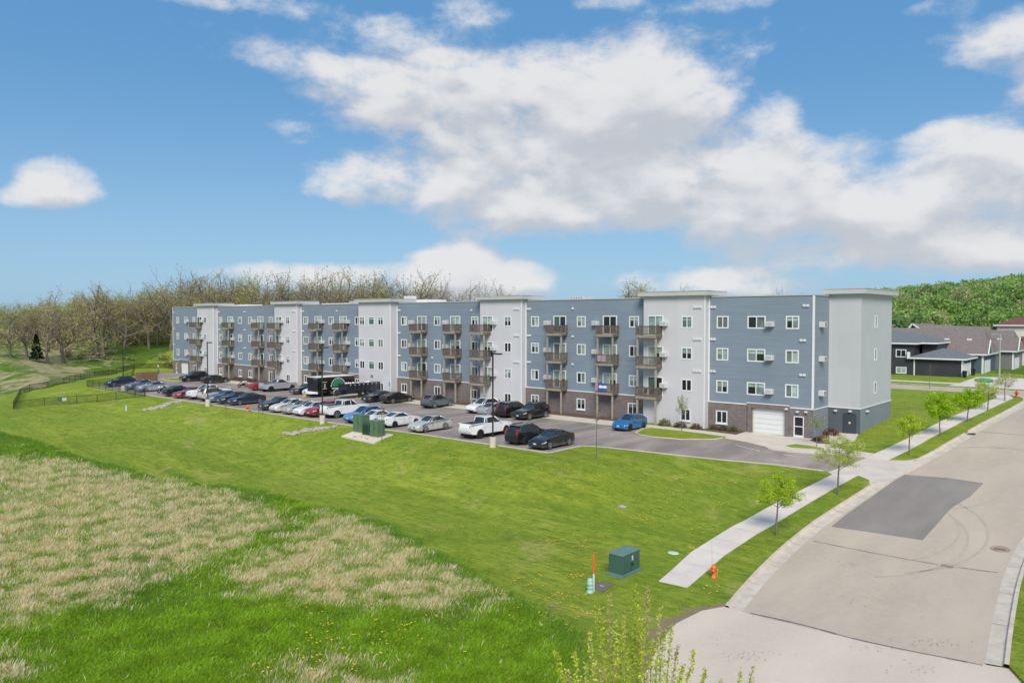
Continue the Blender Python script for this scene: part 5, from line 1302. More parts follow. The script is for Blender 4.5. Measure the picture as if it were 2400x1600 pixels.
def house_a():
    gx = lambda px: onY(px, YH); b = Vector((gx(2150), YH, HZ)); r = empty('house', b, 0, 'dark sided split-level house with grey hip roofs facing the cross street', 'house')
    P = lambda mb, n: setattr(mb.build(n, r), 'location', -b)
    xl, xm, xr = gx(2010), gx(2143), gx(2257); ze = 4.75
    m = MB(); m.box(xl, xm, YH, YH+11, HZ-.8, HZ+5.3, 'dark siding'); m.box(xm, xr, YH-.0, YH+9, HZ-.8, ze, 'dark siding'); m.box(xm+.5, xr-4.2, YH+3.4, YH+12, ze, HZ+5.3, 'dark siding'); P(m, 'wall')
    m = MB(); hip(m, xm-.3, xr, YH, YH+9, ze, 1.45, 'roof grey'); P(m, 'garage_roof')
    m = MB(); hip(m, xl, xm, YH, YH+12, HZ+5.35, 2.0, 'roof grey'); hip(m, xm-6, xr-4.6, YH+3, YH+12.5, HZ+5.37, 1.5, 'roof grey'); P(m, 'roof')
    m = MB(); fascia(m, xm-.3, xr, YH, YH+9, ze); fascia(m, xl, xm, YH, YH+12, HZ+5.35); fascia(m, xm-6, xr-4.6, YH+3, YH+12.5, HZ+5.37)
    m.box(xm+.02, xm+.2, YH-.08, YH-.01, HZ-.3, ze-.2, 'white trim'); m.box(xr-.1, xr+.12, YH-.08, YH+.3, HZ-.3, ze-.2, 'white trim'); m.box(xm-.9, xm-.5, YH-.5, YH-.05, ze, ze+.9, 'white trim'); P(m, 'eaves_trim')
    m = MB(); m.box(xr+.002, xr+.05, YH+1.2, YH+6.0, HZ-.05, HZ+2.2, 'garage white'); m.box(xr+.002, xr+.09, YH+.95, YH+1.19, HZ-.05, HZ+2.4, 'white trim'); m.box(xr+.002, xr+.09, YH+6.01, YH+6.25, HZ-.05, HZ+2.4, 'white trim'); P(m, 'garage_door')
    win_part(r, b, gx(2102), gx(2124.5), YH, HZ+3.05, HZ+4.2); win_part(r, b, gx(2103), gx(2125.5), YH, HZ+.35, HZ+1.3, pane='glass blind')
house_a()
def house_b(y0, pxl, pxr, depth, ze, rh, wall, roof, label, gable=None, hz=1.9):
    xl, xr = onY(pxl, y0), onY(pxr, y0); b = Vector(((xl+xr)/2, y0, hz)); r = empty('house', b, 0, label, 'house')
    P = lambda mb, n: setattr(mb.build(n, r), 'location', -b)
    m = MB(); m.box(xl-12, xr, y0, y0+depth, hz-1, ze, wall); P(m, 'wall')
    a, c, e, f = xl-12.5, xr+.5, y0-.5, y0+depth+.5; m = MB(); my = (e+f)/2
    m.face([(a, e, ze), (c, e, ze), (c-1.2, my, ze+rh), (a, my, ze+rh)], roof); m.face([(c, f, ze), (a, f, ze), (a, my, ze+rh), (c-1.2, my, ze+rh)], roof); m.face([(c, e, ze), (c, f, ze), (c-1.2, my, ze+rh)], roof)
    for k in range(3): xx = xr-2.5-k*3.4; t = .55; yy = e+(my-e)*t; m.box(xx-.35, xx+.35, yy-.3, yy+.1, ze+rh*t-.1, ze+rh*t+.16, 'white trim')
    P(m, 'roof')
    m = MB(); m.box(a, c+.04, e-.05, e, ze-.2, ze+.03, 'white trim'); m.box(c, c+.05, e+.001, f, ze-.2, ze+.03, 'white trim'); m.box(xr-.2, xr+.1, y0-.07, y0-.01, hz-.5, ze-.2, 'white trim'); P(m, 'eaves_trim')
    m = MB(); m.box(xr+.002, xr+.06, y0+1.3, y0+6.2, hz-.1, hz+2.2, 'garage white'); P(m, 'garage_door')
    m = MB(); gy = y0+2.6; t_ = .25
    m.face([(xr+.55, gy-1.5, ze+.05), (xr+.55, gy+1.5, ze+.05), (xr+.55, gy, ze+2.1)], wall)
    for s in (-1, 1): m.bar((xr+.6, gy+s*1.7, ze), (xr+.6, gy, ze+2.3), .16, .1, 'white trim'); m.face([(xr+.6, gy+s*1.7, ze-.02), (xr+.6, gy, ze+2.28), (xr-3.5, gy, ze+2.28), (xr-2., gy+s*1.7, ze-.02)], roof)
    P(m, 'dormer')
    return r, b, xl, xr
house_b(146.5, 2235, 2306, 11, 5.2, 4.2, 'slate blue siding', 'roof brown', 'slate blue house with brown roof behind the dark split-level house')
house_b(159, 2310, 2377, 10, 5.4, 3.6, 'grey green siding', 'roof brown', 'grey green house with brown roof and small gable')
rr, rb, rxl, rxr = house_b(171, 2374, 2440, 12, 5.4, 3.6, 'cream siding', 'roof red', 'cream house with dark red roof at the right picture edge')
m = MB(); m.box(rxl-3, rxr-1, 174, 182, 5.4, 9.8, 'cream siding'); o = m.build('upper_wall', rr); o.location = -rb
m = MB(); hip(m, rxl-3, rxr-1, 174, 182, 9.85, 1.6, 'roof red'); o = m.build('upper_roof', rr); o.location = -rb
m = MB(); fascia(m, rxl-3, rxr-1, 174, 182, 9.85); o = m.build('upper_eaves', rr); o.location = -rb
win_part(rr, rb, rxl+.3, rxl+1.2, 171, 2.3, 4.6)
# rear gabled block behind house A
def rear_block():
    y0 = 158; xl, xr = onY(2118, y0), onY(2196, y0); hz = 1.9; b = Vector((xl, y0, hz)); r = empty('house', b, 0, 'slate house with a wide white-trimmed front gable behind the grey hip roofs', 'house')
    P = lambda mb, n: setattr(mb.build(n, r), 'location', -b)
    ze = 6.9; pk = ze+3.1; mx = (xl+xr)/2-1.2; m = MB(); m.box(xl, xr, y0, y0+12, hz-1, ze, 'slate blue siding'); m.face([(xl, y0, ze), (xr, y0, ze), (mx, y0, pk)], 'slate blue siding'); P(m, 'wall')
    m = MB(); e = y0-.5; f = y0+14
    m.face([(mx, e, pk+.15), (xl-.6, e, ze-.2), (xl-.6, f, ze-.2), (mx, f, pk+.15)], 'roof brown'); m.face([(xr+.8, e, ze-.3), (mx, e, pk+.15), (mx, f, pk+.15), (xr+.8, f, ze-.3)], 'roof brown')
    x2 = xr+7; m.face([(mx, y0+3, pk-1.1+.9), (x2+3, y0+3, ze-2.6), (x2+3, y0+3.1, ze-2.6), (x2, y0+9, pk-.4)], 'roof brown'); m.face([(mx+.5, y0-1, ze+.2), (x2+2, y0-1, ze-.9), (x2, y0+7, pk-.5), (mx+.5, y0+7, pk)], 'roof brown'); P(m, 'roof')
    m = MB(); m.bar((mx, e-.02, pk+.12), (xl-.7, e-.02, ze-.26), .08, .28, 'white trim'); m.bar((mx, e-.02, pk+.12), (xr+.9, e-.02, ze-.36), .08, .28, 'white trim'); P(m, 'barge_board')
rear_block()
def street_lamp():
    y = 133.; x = onY(2345, y); z = Z(x, y); r = empty('street_lamp', (x, y, z), 0, 'pale grey street lamp before the grey green house', 'street lamp')
    m = MB(); m.cyl(0, 0, -.3, 7.0, .12, 'galvanised', 10, .09); m.build('pole', r)
    m = MB(); m.bar((0, 0, 6.95), (-.5, -.2, 7.0), .06, .06, 'galvanised'); m.box(-1.05, -.45, -.35, -.05, 6.92, 7.04, 'galvanised'); m.build('lamp_head', r)
street_lamp()
for px, y, l in [(2263.5, 136.6, 'dark wheeled bin against the corner of the dark house garage'), (2283, 141.8, 'dark wheeled bin by the second garage door')]:
    x = onY(px, y); z = Z(x, y)+.06; m = MB(); m.tube([(x, y, z), (x, y, z+.95)], [.26, .34], 'black metal', 4); m.box(x-.3, x+.3, y-.34, y+.3, z+.951, z+1.02, 'black metal'); m.build('wheeled_bin', None, label=l, cat='bin')
x = onY(2309, 130); z = Z(x, 130)+.06; m = MB()
m.ball((x, 130, z+.25), .8, 'hydrant green' if 'hydrant green' in MATS else 'emblem green', 12, 6, (1.6, 1.2, .4)); m.build('tarp', None, True, label='bright green tarp heap on the house driveway', cat='tarp')

# ---------------------------------------------------------------- trees
def rvec(rg, k=1.): return Vector((rg.gauss(0, k), rg.gauss(0, k), rg.gauss(0, k)))
def grow(rg, pos, d, length, rad, lvl, P, out, tips):
    n = P['seg'][lvl]; pts = [Vector(pos)]; rads = [rad]; d = Vector(d).normalized()
    for i in range(n):
        d = (d+rvec(rg, P['wob'][lvl])+Vector((0, 0, P['up'][lvl]))).normalized()
        pts.append(pts[-1]+d*(length/n)); rads.append(rad*(1-(1-P['taper'][lvl])*(i+1)/n))
    out.append((pts, rads, P['sides'][lvl]))
    if lvl == len(P['kids']):
        tips.append((pts[-1], d)); tips.append((pts[len(pts)//2], d)); return
    k = P['kids'][lvl]
    for j in range(k):
        t = P['from'][lvl]+(1-P['from'][lvl])*(j+.3+.5*rg.random())/k; f = min(t*n, n-.001); i = int(f); p = pts[i].lerp(pts[i+1], f-i)
        dd = (pts[min(i+1, n)]-pts[i]).normalized(); a = R(P['ang'][lvl]+rg.uniform(-12, 12)); az = j*2.4+rg.random()*1.2
        u = dd.orthogonal().normalized(); u = Matrix.Rotation(az, 3, dd) @ u
        grow(rg, p, dd*math.cos(a)+u*math.sin(a), length*P['len'][lvl]*rg.uniform(.75, 1.15)*(1.1-.35*t if lvl else 1), max(.004, rads[i]*P['rr'][lvl]), lvl+1, P, out, tips)
    if P.get('lead', True): grow(rg, pts[-1], d, length*P['len'][lvl]*.9, rads[-1], lvl+1, P, out, tips)
def branches_mesh(name, out, mat):
    V = []; Fq = []
    for pts, rads, n in out:
        u = None; base = len(V)
        for i, p in enumerate(pts):
            q = pts[min(i+1, len(pts)-1)]-pts[max(i-1, 0)]; q.normalize()
            if u is None: u = q.orthogonal().normalized()
            u = (u-q*u.dot(q)).normalized(); w = q.cross(u)
            for k in range(n): a = 2*math.pi*k/n; V.append(tuple(p+(u*math.cos(a)+w*math.sin(a))*rads[i]))
        for i in range(len(pts)-1):
            for k in range(n): Fq.append((base+i*n+k, base+i*n+(k+1) % n, base+(i+1)*n+(k+1) % n, base+(i+1)*n+k))
    me = np_mesh(name, np.array(V), np.array(Fq), mat); me.polygons.foreach_set('use_smooth', [True]*len(me.polygons)); return me
def leaf_mesh(name, C, size, cols, clump=None, mat='foliage', sd=1, elong=1.3, updir=0.):
    """C (n,3) leaf centres; cols (n,3)"""
    g = np.random.default_rng(sd); n = len(C)
    a = g.normal(size=(n, 3)); a[:, 2] += updir; a /= np.linalg.norm(a, axis=1)[:, None]; b = g.normal(size=(n, 3)); b -= a*(a*b).sum(1)[:, None]; b /= np.linalg.norm(b, axis=1)[:, None]
    s = (size*g.uniform(.6, 1.4, n))[:, None]/2
    V = np.stack([C+a*s*elong, C+b*s*.6, C-a*s*elong, C-b*s*.6], 1).reshape(-1, 3)
    Fc = np.arange(4*n).reshape(n, 4); return np_mesh(name, V, Fc, mat, ('tint', np.repeat(cols, 4, 0)))
def pal(n, cols, sd, clump_ids=None, jit=.12):
    g = np.random.default_rng(sd); cols = np.array(cols)
    k = g.integers(0, len(cols), n) if clump_ids is None else (clump_ids*7+sd) % len(cols)
    return np.clip(cols[k]*g.normal(1, jit, (n, 1)), .004, 1)
OAKP = dict(seg=[4, 5, 4, 3, 2], wob=[.05, .16, .2, .22, .25], up=[.05, .07, .05, .04, .02], taper=[.75, .45, .45, .4, .3], kids=[5, 5, 4, 4], ang=[48, 50, 48, 45], len=[1.15, .62, .58, .55], rr=[.66, .62, .62, .6], sides=[8, 6, 4, 3, 3])
OAKP['from'] = [.55, .3, .25, .2]
OAK_COLS = [(.58, .49, .2), (.5, .44, .17), (.6, .5, .27), (.42, .42, .13), (.54, .42, .27)]
def oak_template(i, leaf_n, cols, spread=1., P=OAKP, mat='bark oak', H=20., lsz=.28, lsp=.35):
    rg = random.Random(100+i); out = []; tips = []; P = dict(P); P['ang'] = [a*spread for a in P['ang']]
    grow(rg, (0, 0, -.3), (rg.uniform(-.08, .08), rg.uniform(-.08, .08), 1), 6.5, .42, 0, P, out, tips)
    T = np.array([tuple(t[0]) for t in tips]); zt = T[:, 2].max(); k = H/zt
    out = [([p*k for p in pts], [r*k for r in rads], n) for pts, rads, n in out]
    T = T*k; g = np.random.default_rng(i)
    idx = g.integers(0, len(T), leaf_n); C = T[idx]+g.normal(0, lsp, (leaf_n, 3))
    return branches_mesh('trunk', out, mat), leaf_mesh('crown', C, lsz, pal(leaf_n, cols, i, idx//6), sd=i)
def place_tree(name, tm, cm, x, y, sc, rz, label, cat='tree', group=None, zscale=1., tname='trunk'):
    r = empty(name, (x, y, Z(x, y)-.05), rz, label, cat, group); r.scale = (sc, sc, sc*zscale)
    link(tname, tm, r)
    if cm is not None: link('crown', cm, r)
    return r
OT = [oak_template(0, 1100, OAK_COLS, 1.0), oak_template(1, 3600, OAK_COLS, 1.1), oak_template(2, 450, [(.4, .35, .18), (.5, .44, .22)], .8), oak_template(3, 5200, [(.48, .48, .13), (.4, .42, .1), (.56, .5, .17)], .9),
      oak_template(4, 1500, OAK_COLS, .95), oak_template(5, 2000, [(.55, .5, .2), (.5, .44, .15), (.36, .4, .1)], 1.15), oak_template(6, 7000, [(.44, .43, .15), (.5, .46, .18), (.36, .36, .12)], .85, mat='bark light', lsz=.36, lsp=.8)]
WOODLAND = []
def tree_at(px, d, top, t, rz=None, name='oak_tree', extra='', z=None, zs=None):
    x, y = at_depth(px, d); H = 11.2+(HOR-top)/F*d-Z(x, y)
    WOODLAND.append((px, d)); return place_tree(name, OT[t][0], OT[t][1], x, y, H/20., random.uniform(0, 6.28) if rz is None else rz, extra, group='woodland trees around the meadow and behind the building')
front = [(-30, 168, 712, 1), (24, 152, 705, 5), (62, 158, 712, 4), (110, 156, 700, 0), (148, 162, 671, 1), (193, 186, 690, 3), (226, 172, 657, 4), (243, 172, 672, 0), (289, 184, 676, 5), (349, 188, 655, 2), (368, 196, 660, 3), (399, 190, 632, 0), (326, 196, 690, 6), (85, 182, 716, 3), (8, 196, 716, 6), (170, 190, 700, 6), (270, 188, 684, 3)]
sides = ['broad gnarled', 'spreading', 'leaning', 'thick trunked', 'olive leafed', 'forked', 'half bare', 'tall']
ords = ['first', 'second', 'third', 'fourth', 'fifth', 'sixth', 'seventh', 'eighth', 'ninth', 'tenth', 'eleventh', 'twelfth', 'thirteenth', 'fourteenth', 'fifteenth', 'sixteenth', 'seventeenth', 'eighteenth', 'nineteenth', 'twentieth', 'twenty-first', 'twenty-second', 'twenty-third', 'twenty-fourth', 'twenty-fifth', 'twenty-sixth', 'twenty-seventh', 'twenty-eighth', 'twenty-ninth', 'thirtieth', 'thirty-first', 'thirty-second', 'thirty-third', 'thirty-fourth', 'thirty-fifth', 'thirty-sixth', 'thirty-seventh', 'thirty-eighth']
for i, (px, d, top, t) in enumerate(sorted(front)):
    kind = ['half bare grey oak', 'spreading oak with olive buds', 'nearly leafless dead-topped oak', 'bushy light green tree', 'branchy oak with yellow buds', 'tan budding oak', 'leafy green tree'][t]
    tree_at(px, d, top, t, extra=f'{kind} beyond the meadow, {ords[i]} trunk from the left picture edge')
back = [(418, 628), (440, 636), (455, 626), (478, 622), (500, 634), (522, 628), (545, 634), (565, 641), (588, 632), (612, 630), (632, 638), (655, 636), (678, 626), (700, 628), (722, 631), (746, 624), (770, 633), (790, 622), (812, 626), (835, 640), (858, 632), (884, 634), (905, 642), (925, 632), (948, 630), (968, 628), (990, 645), (1020, 655), (1052, 650), (1085, 655), (1118, 658), (1150, 655), (1176, 668), (1492, 650), (1520, 648), (1548, 664), (1590, 664), (1834, 664)]
for i, (px, top) in enumerate(back):
    t = [0, 4, 2, 0, 5, 1, 2, 4, 3, 0, 5, 2, 4][i % 13]; d = 168+(i*37 % 23)+(18 if px > 1000 else 0)+(10 if px > 1400 else 0)
    x, y = at_depth(px, d)
    if px < 1180 and y < 100: d *= 104/y
    kind = ['half bare grey oak', 'spreading oak with olive buds', 'nearly leafless grey oak', 'bushy light green tree', 'branchy oak with yellow buds', 'tan budding oak'][t]
    tree_at(px, d, top, t, extra=f'{kind} showing above the roof, {ords[i]} from the building left end')
# extra fill behind the first rows, same wood
for i, px in enumerate(list(range(-20, 400, 26))):
    tree_at(px+random.uniform(-6, 6), 205+random.uniform(0, 25), 708-max(0, px-80)*.13+random.uniform(-8, 8), [6, 3, 1, 6, 5][i % 5], extra=f'background tree filling the wood behind the meadow oaks, {ords[i]} gap from the left')
for i, px in enumerate(list(range(415, 1000, 24))):
    tree_at(px+random.uniform(-6, 6), 205+random.uniform(0, 20), 672+random.uniform(-8, 12)+max(0, px-750)*.04, [3, 5, 1, 3][i % 4], extra=f'low leafy tree between the oaks behind the roof, {ords[i]} of its row')
# dark spruce at the meadow edge
def spruce(px, d, top, label):
    x, y = at_depth(px, d); H = 11.2+(HOR-top)/F*d-Z(x, y); g = np.random.default_rng(5); n = 2600; t = g.uniform(.12, 1, n)**.8; a = g.uniform(0, 6.28, n); rr = (1-t)*H*.26*g.uniform(.5, 1, n)*(.8+.3*np.sin(t*40))+.08
    C = np.column_stack([rr*np.cos(a), rr*np.sin(a), t*H-rr*.25]); cm = leaf_mesh('crown', C, .5, pal(n, [(.012, .04, .018), (.02, .055, .02), (.03, .06, .03)], 3), sd=3)
    m = MB(); m.tube([(0, 0, -.2), (0, 0, H*.9)], [.16, .02], 'bark light', 7); r = empty('spruce_tree', (x, y, Z(x, y)), 0, label, 'tree'); m.build('trunk', r); link('crown', cm, r)
spruce(84, 154, 786, 'small dark spruce standing among the meadow oaks')
# undergrowth of the wood
def undergrowth():
    g = np.random.default_rng(21); C = []; K = []
    def clump(x, y, w, h, n, cid):
        q = g.normal(size=(n, 3)); q /= np.linalg.norm(q, axis=1)[:, None]; q *= g.uniform(.55, 1, (n, 1)); C.append(np.column_stack([x+q[:, 0]*w, y+q[:, 1]*w, Z(x, y)+h*.5+q[:, 2]*h*.55])); K.append(np.full(n, cid))
    c = 0
    for i in range(330):
        px = g.uniform(-60, 1000); d = g.uniform(180+max(0, px-240)*.14, 228) if px < 400 else g.uniform(190, 215); x, y = at_depth(px, d)
        if y < 95 and px > 380: continue
        clump(x, y, g.uniform(1.5, 3.6), g.uniform(2., 7.5), int(g.uniform(90, 170)), c); c += 1
    for i in range(22):
        px = g.uniform(-60, 400); d = g.uniform(166, 178); x, y = at_depth(px, d); clump(x, y, g.uniform(.8, 1.8), g.uniform(.6, 1.8), 60, c); c += 1
    C = np.vstack(C); K = np.concatenate(K)
    link('undergrowth', leaf_mesh('undergrowth', C, .55, pal(len(C), [(.36, .38, .13), (.42, .39, .18), (.46, .38, .24), (.26, .31, .1), (.36, .4, .13), (.42, .34, .24)], 9, K), sd=8), label='leafy undergrowth between the trunks of the wood', cat='undergrowth', kind='stuff')
undergrowth()
# wooded ridge at right: one far-off mass, with a few crowns one can tell apart at its foot
def ridge():
    g = np.random.default_rng(31); C = []; K = []; S_ = []; c = 0
    for i in range(2600):
        px = g.uniform(1960, 2560); d = 225+ (g.uniform(0, 1)**.8)*330; x, y = at_depth(px, d); h = g.uniform(9, 15)*(1 if d > 260 else .6); w = g.uniform(3.2, 5.6)*(1 if d > 260 else .75); n = int(g.uniform(190, 250))
        q = g.normal(size=(n, 3)); q[:, 2] = np.abs(q[:, 2])*1.1-.25; q /= np.linalg.norm(q, axis=1)[:, None]; q *= g.uniform(.85, 1.03, (n, 1))
        C.append(np.column_stack([x+q[:, 0]*w, y+q[:, 1]*w, Z(x, y)+h*.55+q[:, 2]*h*.45])); K.append(np.full(n, c)); c += 1
    C = np.vstack(C); K = np.concatenate(K); cols = [(.3, .47, .11), (.34, .5, .13), (.25, .4, .1), (.38, .5, .16), (.4, .46, .19), (.2, .33, .09), (.42, .42, .22), (.28, .44, .12), (.15, .25, .09), (.27, .46, .11)]
    link('forest', leaf_mesh('forest', C, .9, pal(len(C), cols, 4, (K*2654435761) % 97, .05), sd=18, elong=1.), label='green spring forest covering the ridge behind the houses', cat='forest', kind='stuff')
ridge()
def blob_tree(seed, n, h, w, z0, cols, size, name='crown', lumps=26):
    g = np.random.default_rng(seed); L = g.normal(size=(lumps, 3)); L /= np.linalg.norm(L, axis=1)[:, None]; L *= g.uniform(.35, .8, (lumps, 1)); k = g.integers(0, lumps, n)
    q = g.normal(size=(n, 3)); q /= np.linalg.norm(q, axis=1)[:, None]; C = L[k]+q*g.uniform(.15, .34, (n, 1)); C = C*np.array([w/2, w/2, (h-z0)/2])+np.array([0, 0, (h+z0)/2])
    return leaf_mesh(name, C, size, pal(n, cols, seed, k, .12), sd=seed)
for i, (px, d, top, w, cols, lab) in enumerate([(2205, 240, 723, 7.5, [(.55, .48, .22), (.62, .52, .26)], 'round tan-leafed tree standing out against the green ridge'), (2110, 232, 742, 8, [(.36, .42, .16), (.3, .37, .12)], 'olive tree left at the foot of the ridge'), (2290, 236, 752, 9, [(.24, .46, .07), (.28, .5, .08)], 'bright green tree in the middle of the ridge foot'), (2340, 232, 762, 8, [(.42, .38, .26), (.36, .33, .2)], 'brownish bare tree above the grey green house'), (2385, 226, 765, 6, [(.5, .56, .12), (.42, .5, .1)], 'yellow green tree above the red roof'), (2155, 236, 768, 8, [(.34, .44, .12), (.42, .48, .15)], 'light green bushy tree above the slate gable')]):
    x, y = at_depth(px, d); h = 11.2+(HOR-top)/F*d-Z(x, y); r = empty('broadleaf_tree', (x, y, Z(x, y)), 0, lab, 'tree')
    link('crown', blob_tree(50+i, 1900, h, w, h*.15, cols, .75), r); m = MB(); m.tube([(0, 0, -.3), (0, 0, h*.8)], [.35, .1], 'bark oak', 7); m.build('trunk', r)

# street trees and saplings
STP = dict(seg=[6, 4, 3, 2], wob=[.03, .1, .16, .2], up=[.02, .1, .06, .03], taper=[.5, .45, .4, .3], kids=[11, 5, 4], ang=[52, 42, 42], len=[.5, .5, .5], rr=[.42, .55, .5], sides=[8, 5, 4, 3]); STP['from'] = [.1, .25, .2]
def street_tree(px, py, top, wpx, leaves, cols, label, seed, lsz=.1, clear=.36, sparse=.1, loc=None, name='street_tree', group='young trees along the street', wobble=None, egg=0.):
    x, y = loc or G(px, py); z = Z(x, y); v = np.array([x, y, z])-CP; d = float(v @ fw); Hh = (py-top)/F*d*1.0; Wd = wpx/F*d
    rg = random.Random(seed); out = []; tips = []; P = dict(STP)
    # clear trunk then crown
    stem = [Vector((0, 0, -.15)), Vector((rg.uniform(-.02, .02), 0, Hh*clear*.5)), Vector((rg.uniform(-.04, .04), rg.uniform(-.04, .04), Hh*clear))]
    r0 = (.02+.005*Hh) if name == 'sapling' else .03+.01*Hh; out.append((stem, [r0, r0*.85, r0*.75], 8))
    grow(rg, stem[-1], (0, 0, 1), Hh*(1-clear)*.62, r0*.75, 0, P, out, tips)
    T = np.array([tuple(t[0]) for t in tips]); c0 = Hh*clear
    rad = np.percentile(np.hypot(T[:, 0], T[:, 1]), 92); kz = (Hh-c0)/max(.1, (T[:, 2].max()-c0)); kr = (Wd/2)/rad
    f = lambda p: Vector((p.x*(kr if p.z > c0*.98 else 1), p.y*(kr if p.z > c0*.98 else 1), p.z if p.z < c0 else c0+(p.z-c0)*kz))
    out = [([f(p) for p in pts], rads, n) for pts, rads, n in out]; T = np.array([tuple(f(Vector(t))) for t in T])
    r = empty(name, (x, y, z), 0, label, 'tree', group); link('trunk', branches_mesh('trunk', out, 'bark street'), r)
    if leaves:
        g = np.random.default_rng(seed); idx = g.integers(0, len(T), leaves); C = T[idx]+g.normal(0, sparse, (leaves, 3)); link('crown', leaf_mesh('crown', C, lsz, pal(leaves, cols, seed, idx//4, .15), sd=seed), r)
    return r
YG = [(.42, .56, .03), (.5, .64, .04), (.33, .48, .02), (.58, .7, .1)]; DG = [(.3, .5, .015), (.38, .58, .02), (.24, .42, .01), (.46, .64, .04)]; PG = [(.52, .58, .13), (.44, .52, .08), (.6, .62, .22)]; TG = [(.5, .48, .2), (.42, .44, .16), (.58, .53, .3)]
street_tree(1819.6, 1254, 1107, 82, 8200, YG, 'round dense yellow green tree on the grass strip, nearest of the street trees', 1, .075, .38, .1)
street_tree(1963, 1159, 1015, 105, 5600, PG, 'wide airy tree in front of the driveway with gaps in its crown', 2, .075, .36, .09)
street_tree(2131, 1065, 968, 55, 2600, YG, 'small round tree by the sidewalk just past the driveway', 3, .1, .38, .1)
street_tree(2203, 1022, 919, 74, 5200, DG, 'largest dense green tree along the far sidewalk', 4, .12, .26, .13)
street_tree(2267, 989, 909, 62, 4200, DG, 'dense green tree right behind the largest street tree', 5, .12, .3, .13)
street_tree(2315, 962, 888, 58, 1900, PG, 'thin yellow green tree sixth along the street', 6, .11, .35, .12)
street_tree(2355, 940, 873, 46, 1000, TG, 'sparse tan green tree nearest the street corner', 7, .1, .4, .12)
street_tree(1398, 1072, 962, 22, 60, TG, 'leafless sapling on the lawn right of the parked black sedan', 8, .06, .72, .05, group=None, name='sapling')
street_tree(895, 1038, 945, 20, 250, TG, 'thin budding sapling in front of the three green cabinets', 9, .07, .35, .1, group=None, name='sapling')
street_tree(1598, 1010, 921, 30, 900, [(.38, .42, .2), (.32, .38, .14)], 'slender pale green tree on the kerbed grass island', 10, .08, .3, .08, group=None, name='sapling')
street_tree(1914, 1046, 968, 36, 700, [(.36, .4, .16), (.3, .35, .12)], 'little pale tree on the narrow strip by the white side door', 11, .08, .42, .08, group=None, name='sapling')
street_tree(529, 980, 936, 10, 0, TG, 'bare sapling stake on the lawn below the navy sedan', 12, group=None, name='sapling')
street_tree(2178.6, 909, 850, 26, 0, TG, 'bare twiggy tree in front of the dark garage wall', 13, group=None, name='sapling', clear=.45)
# shrubs
def shrub(px, py, w, h, cols, label, seed, n=500, loc=None):
    x, y = loc or G(px, py); g = np.random.default_rng(seed); q = g.normal(size=(n, 3)); q /= np.linalg.norm(q, axis=1)[:, None]; q *= g.uniform(.45, 1, (n, 1)); q[:, 2] = np.abs(q[:, 2])
    C = q*np.array([w/2, w/2, h]); r = empty('shrub', (x, y, Z(x, y)), 0, label, 'shrub'); link('foliage', leaf_mesh('foliage', C, .11, pal(n, cols, seed, None, .25), sd=seed), r)
    m = MB()
    for k in range(7): a = k*.9; m.bar((0, 0, -.05), (w*.3*math.cos(a), w*.3*math.sin(a), h*.8), .015, .015, 'bark street')
    m.build('stems', r)
BR = [(.14, .09, .06), (.2, .13, .09), (.1, .08, .05)]; OG = [(.12, .14, .04), (.2, .17, .06)]
shrub(0, 0, 1.5, .8, OG, 'olive shrub at the foot of the pale tower, beside the slender tree', 61, loc=(-40.2, 70.0)); shrub(0, 0, 1.5, .6, BR, 'brown shrub between the olive shrub and the tower corner', 62, loc=(-38.4, 70.0)); shrub(0, 0, 1.4, .6, BR, 'brown shrub at the right corner of the pale tower', 63, loc=(-36.6, 70.0))
for k, x in enumerate((-35.2, -34.2, -33.2)): shrub(0, 0, 1.1, .5, [OG, BR, OG][k], ['low olive shrub left under the ground window near the garage', 'brown shrub under the ground window near the garage', 'low olive shrub nearest the garage door'][k], 64+k, 380, loc=(x, 71.1))
shrub(0, 0, 1.5, .75, [(.12, .03, .03), (.16, .05, .04)], 'dark red shrub in the bed by the stair door', 68, loc=(-24.9, 74.6)); shrub(0, 0, .8, .3, [(.14, .05, .04), (.12, .1, .04)], 'small red brown shrub in the bed beside the white side door', 69, loc=(-25.0, 71.3))
for k in range(4): shrub(0, 0, 1.6, .7, [(.15, .07, .04), (.2, .1, .05)], ['first', 'second', 'third', 'fourth'][k]+' reddish shrub from the left in the bed behind the lone motorcycle', 70+k, 300, loc=(-128.5+k*2.2, 70.7))
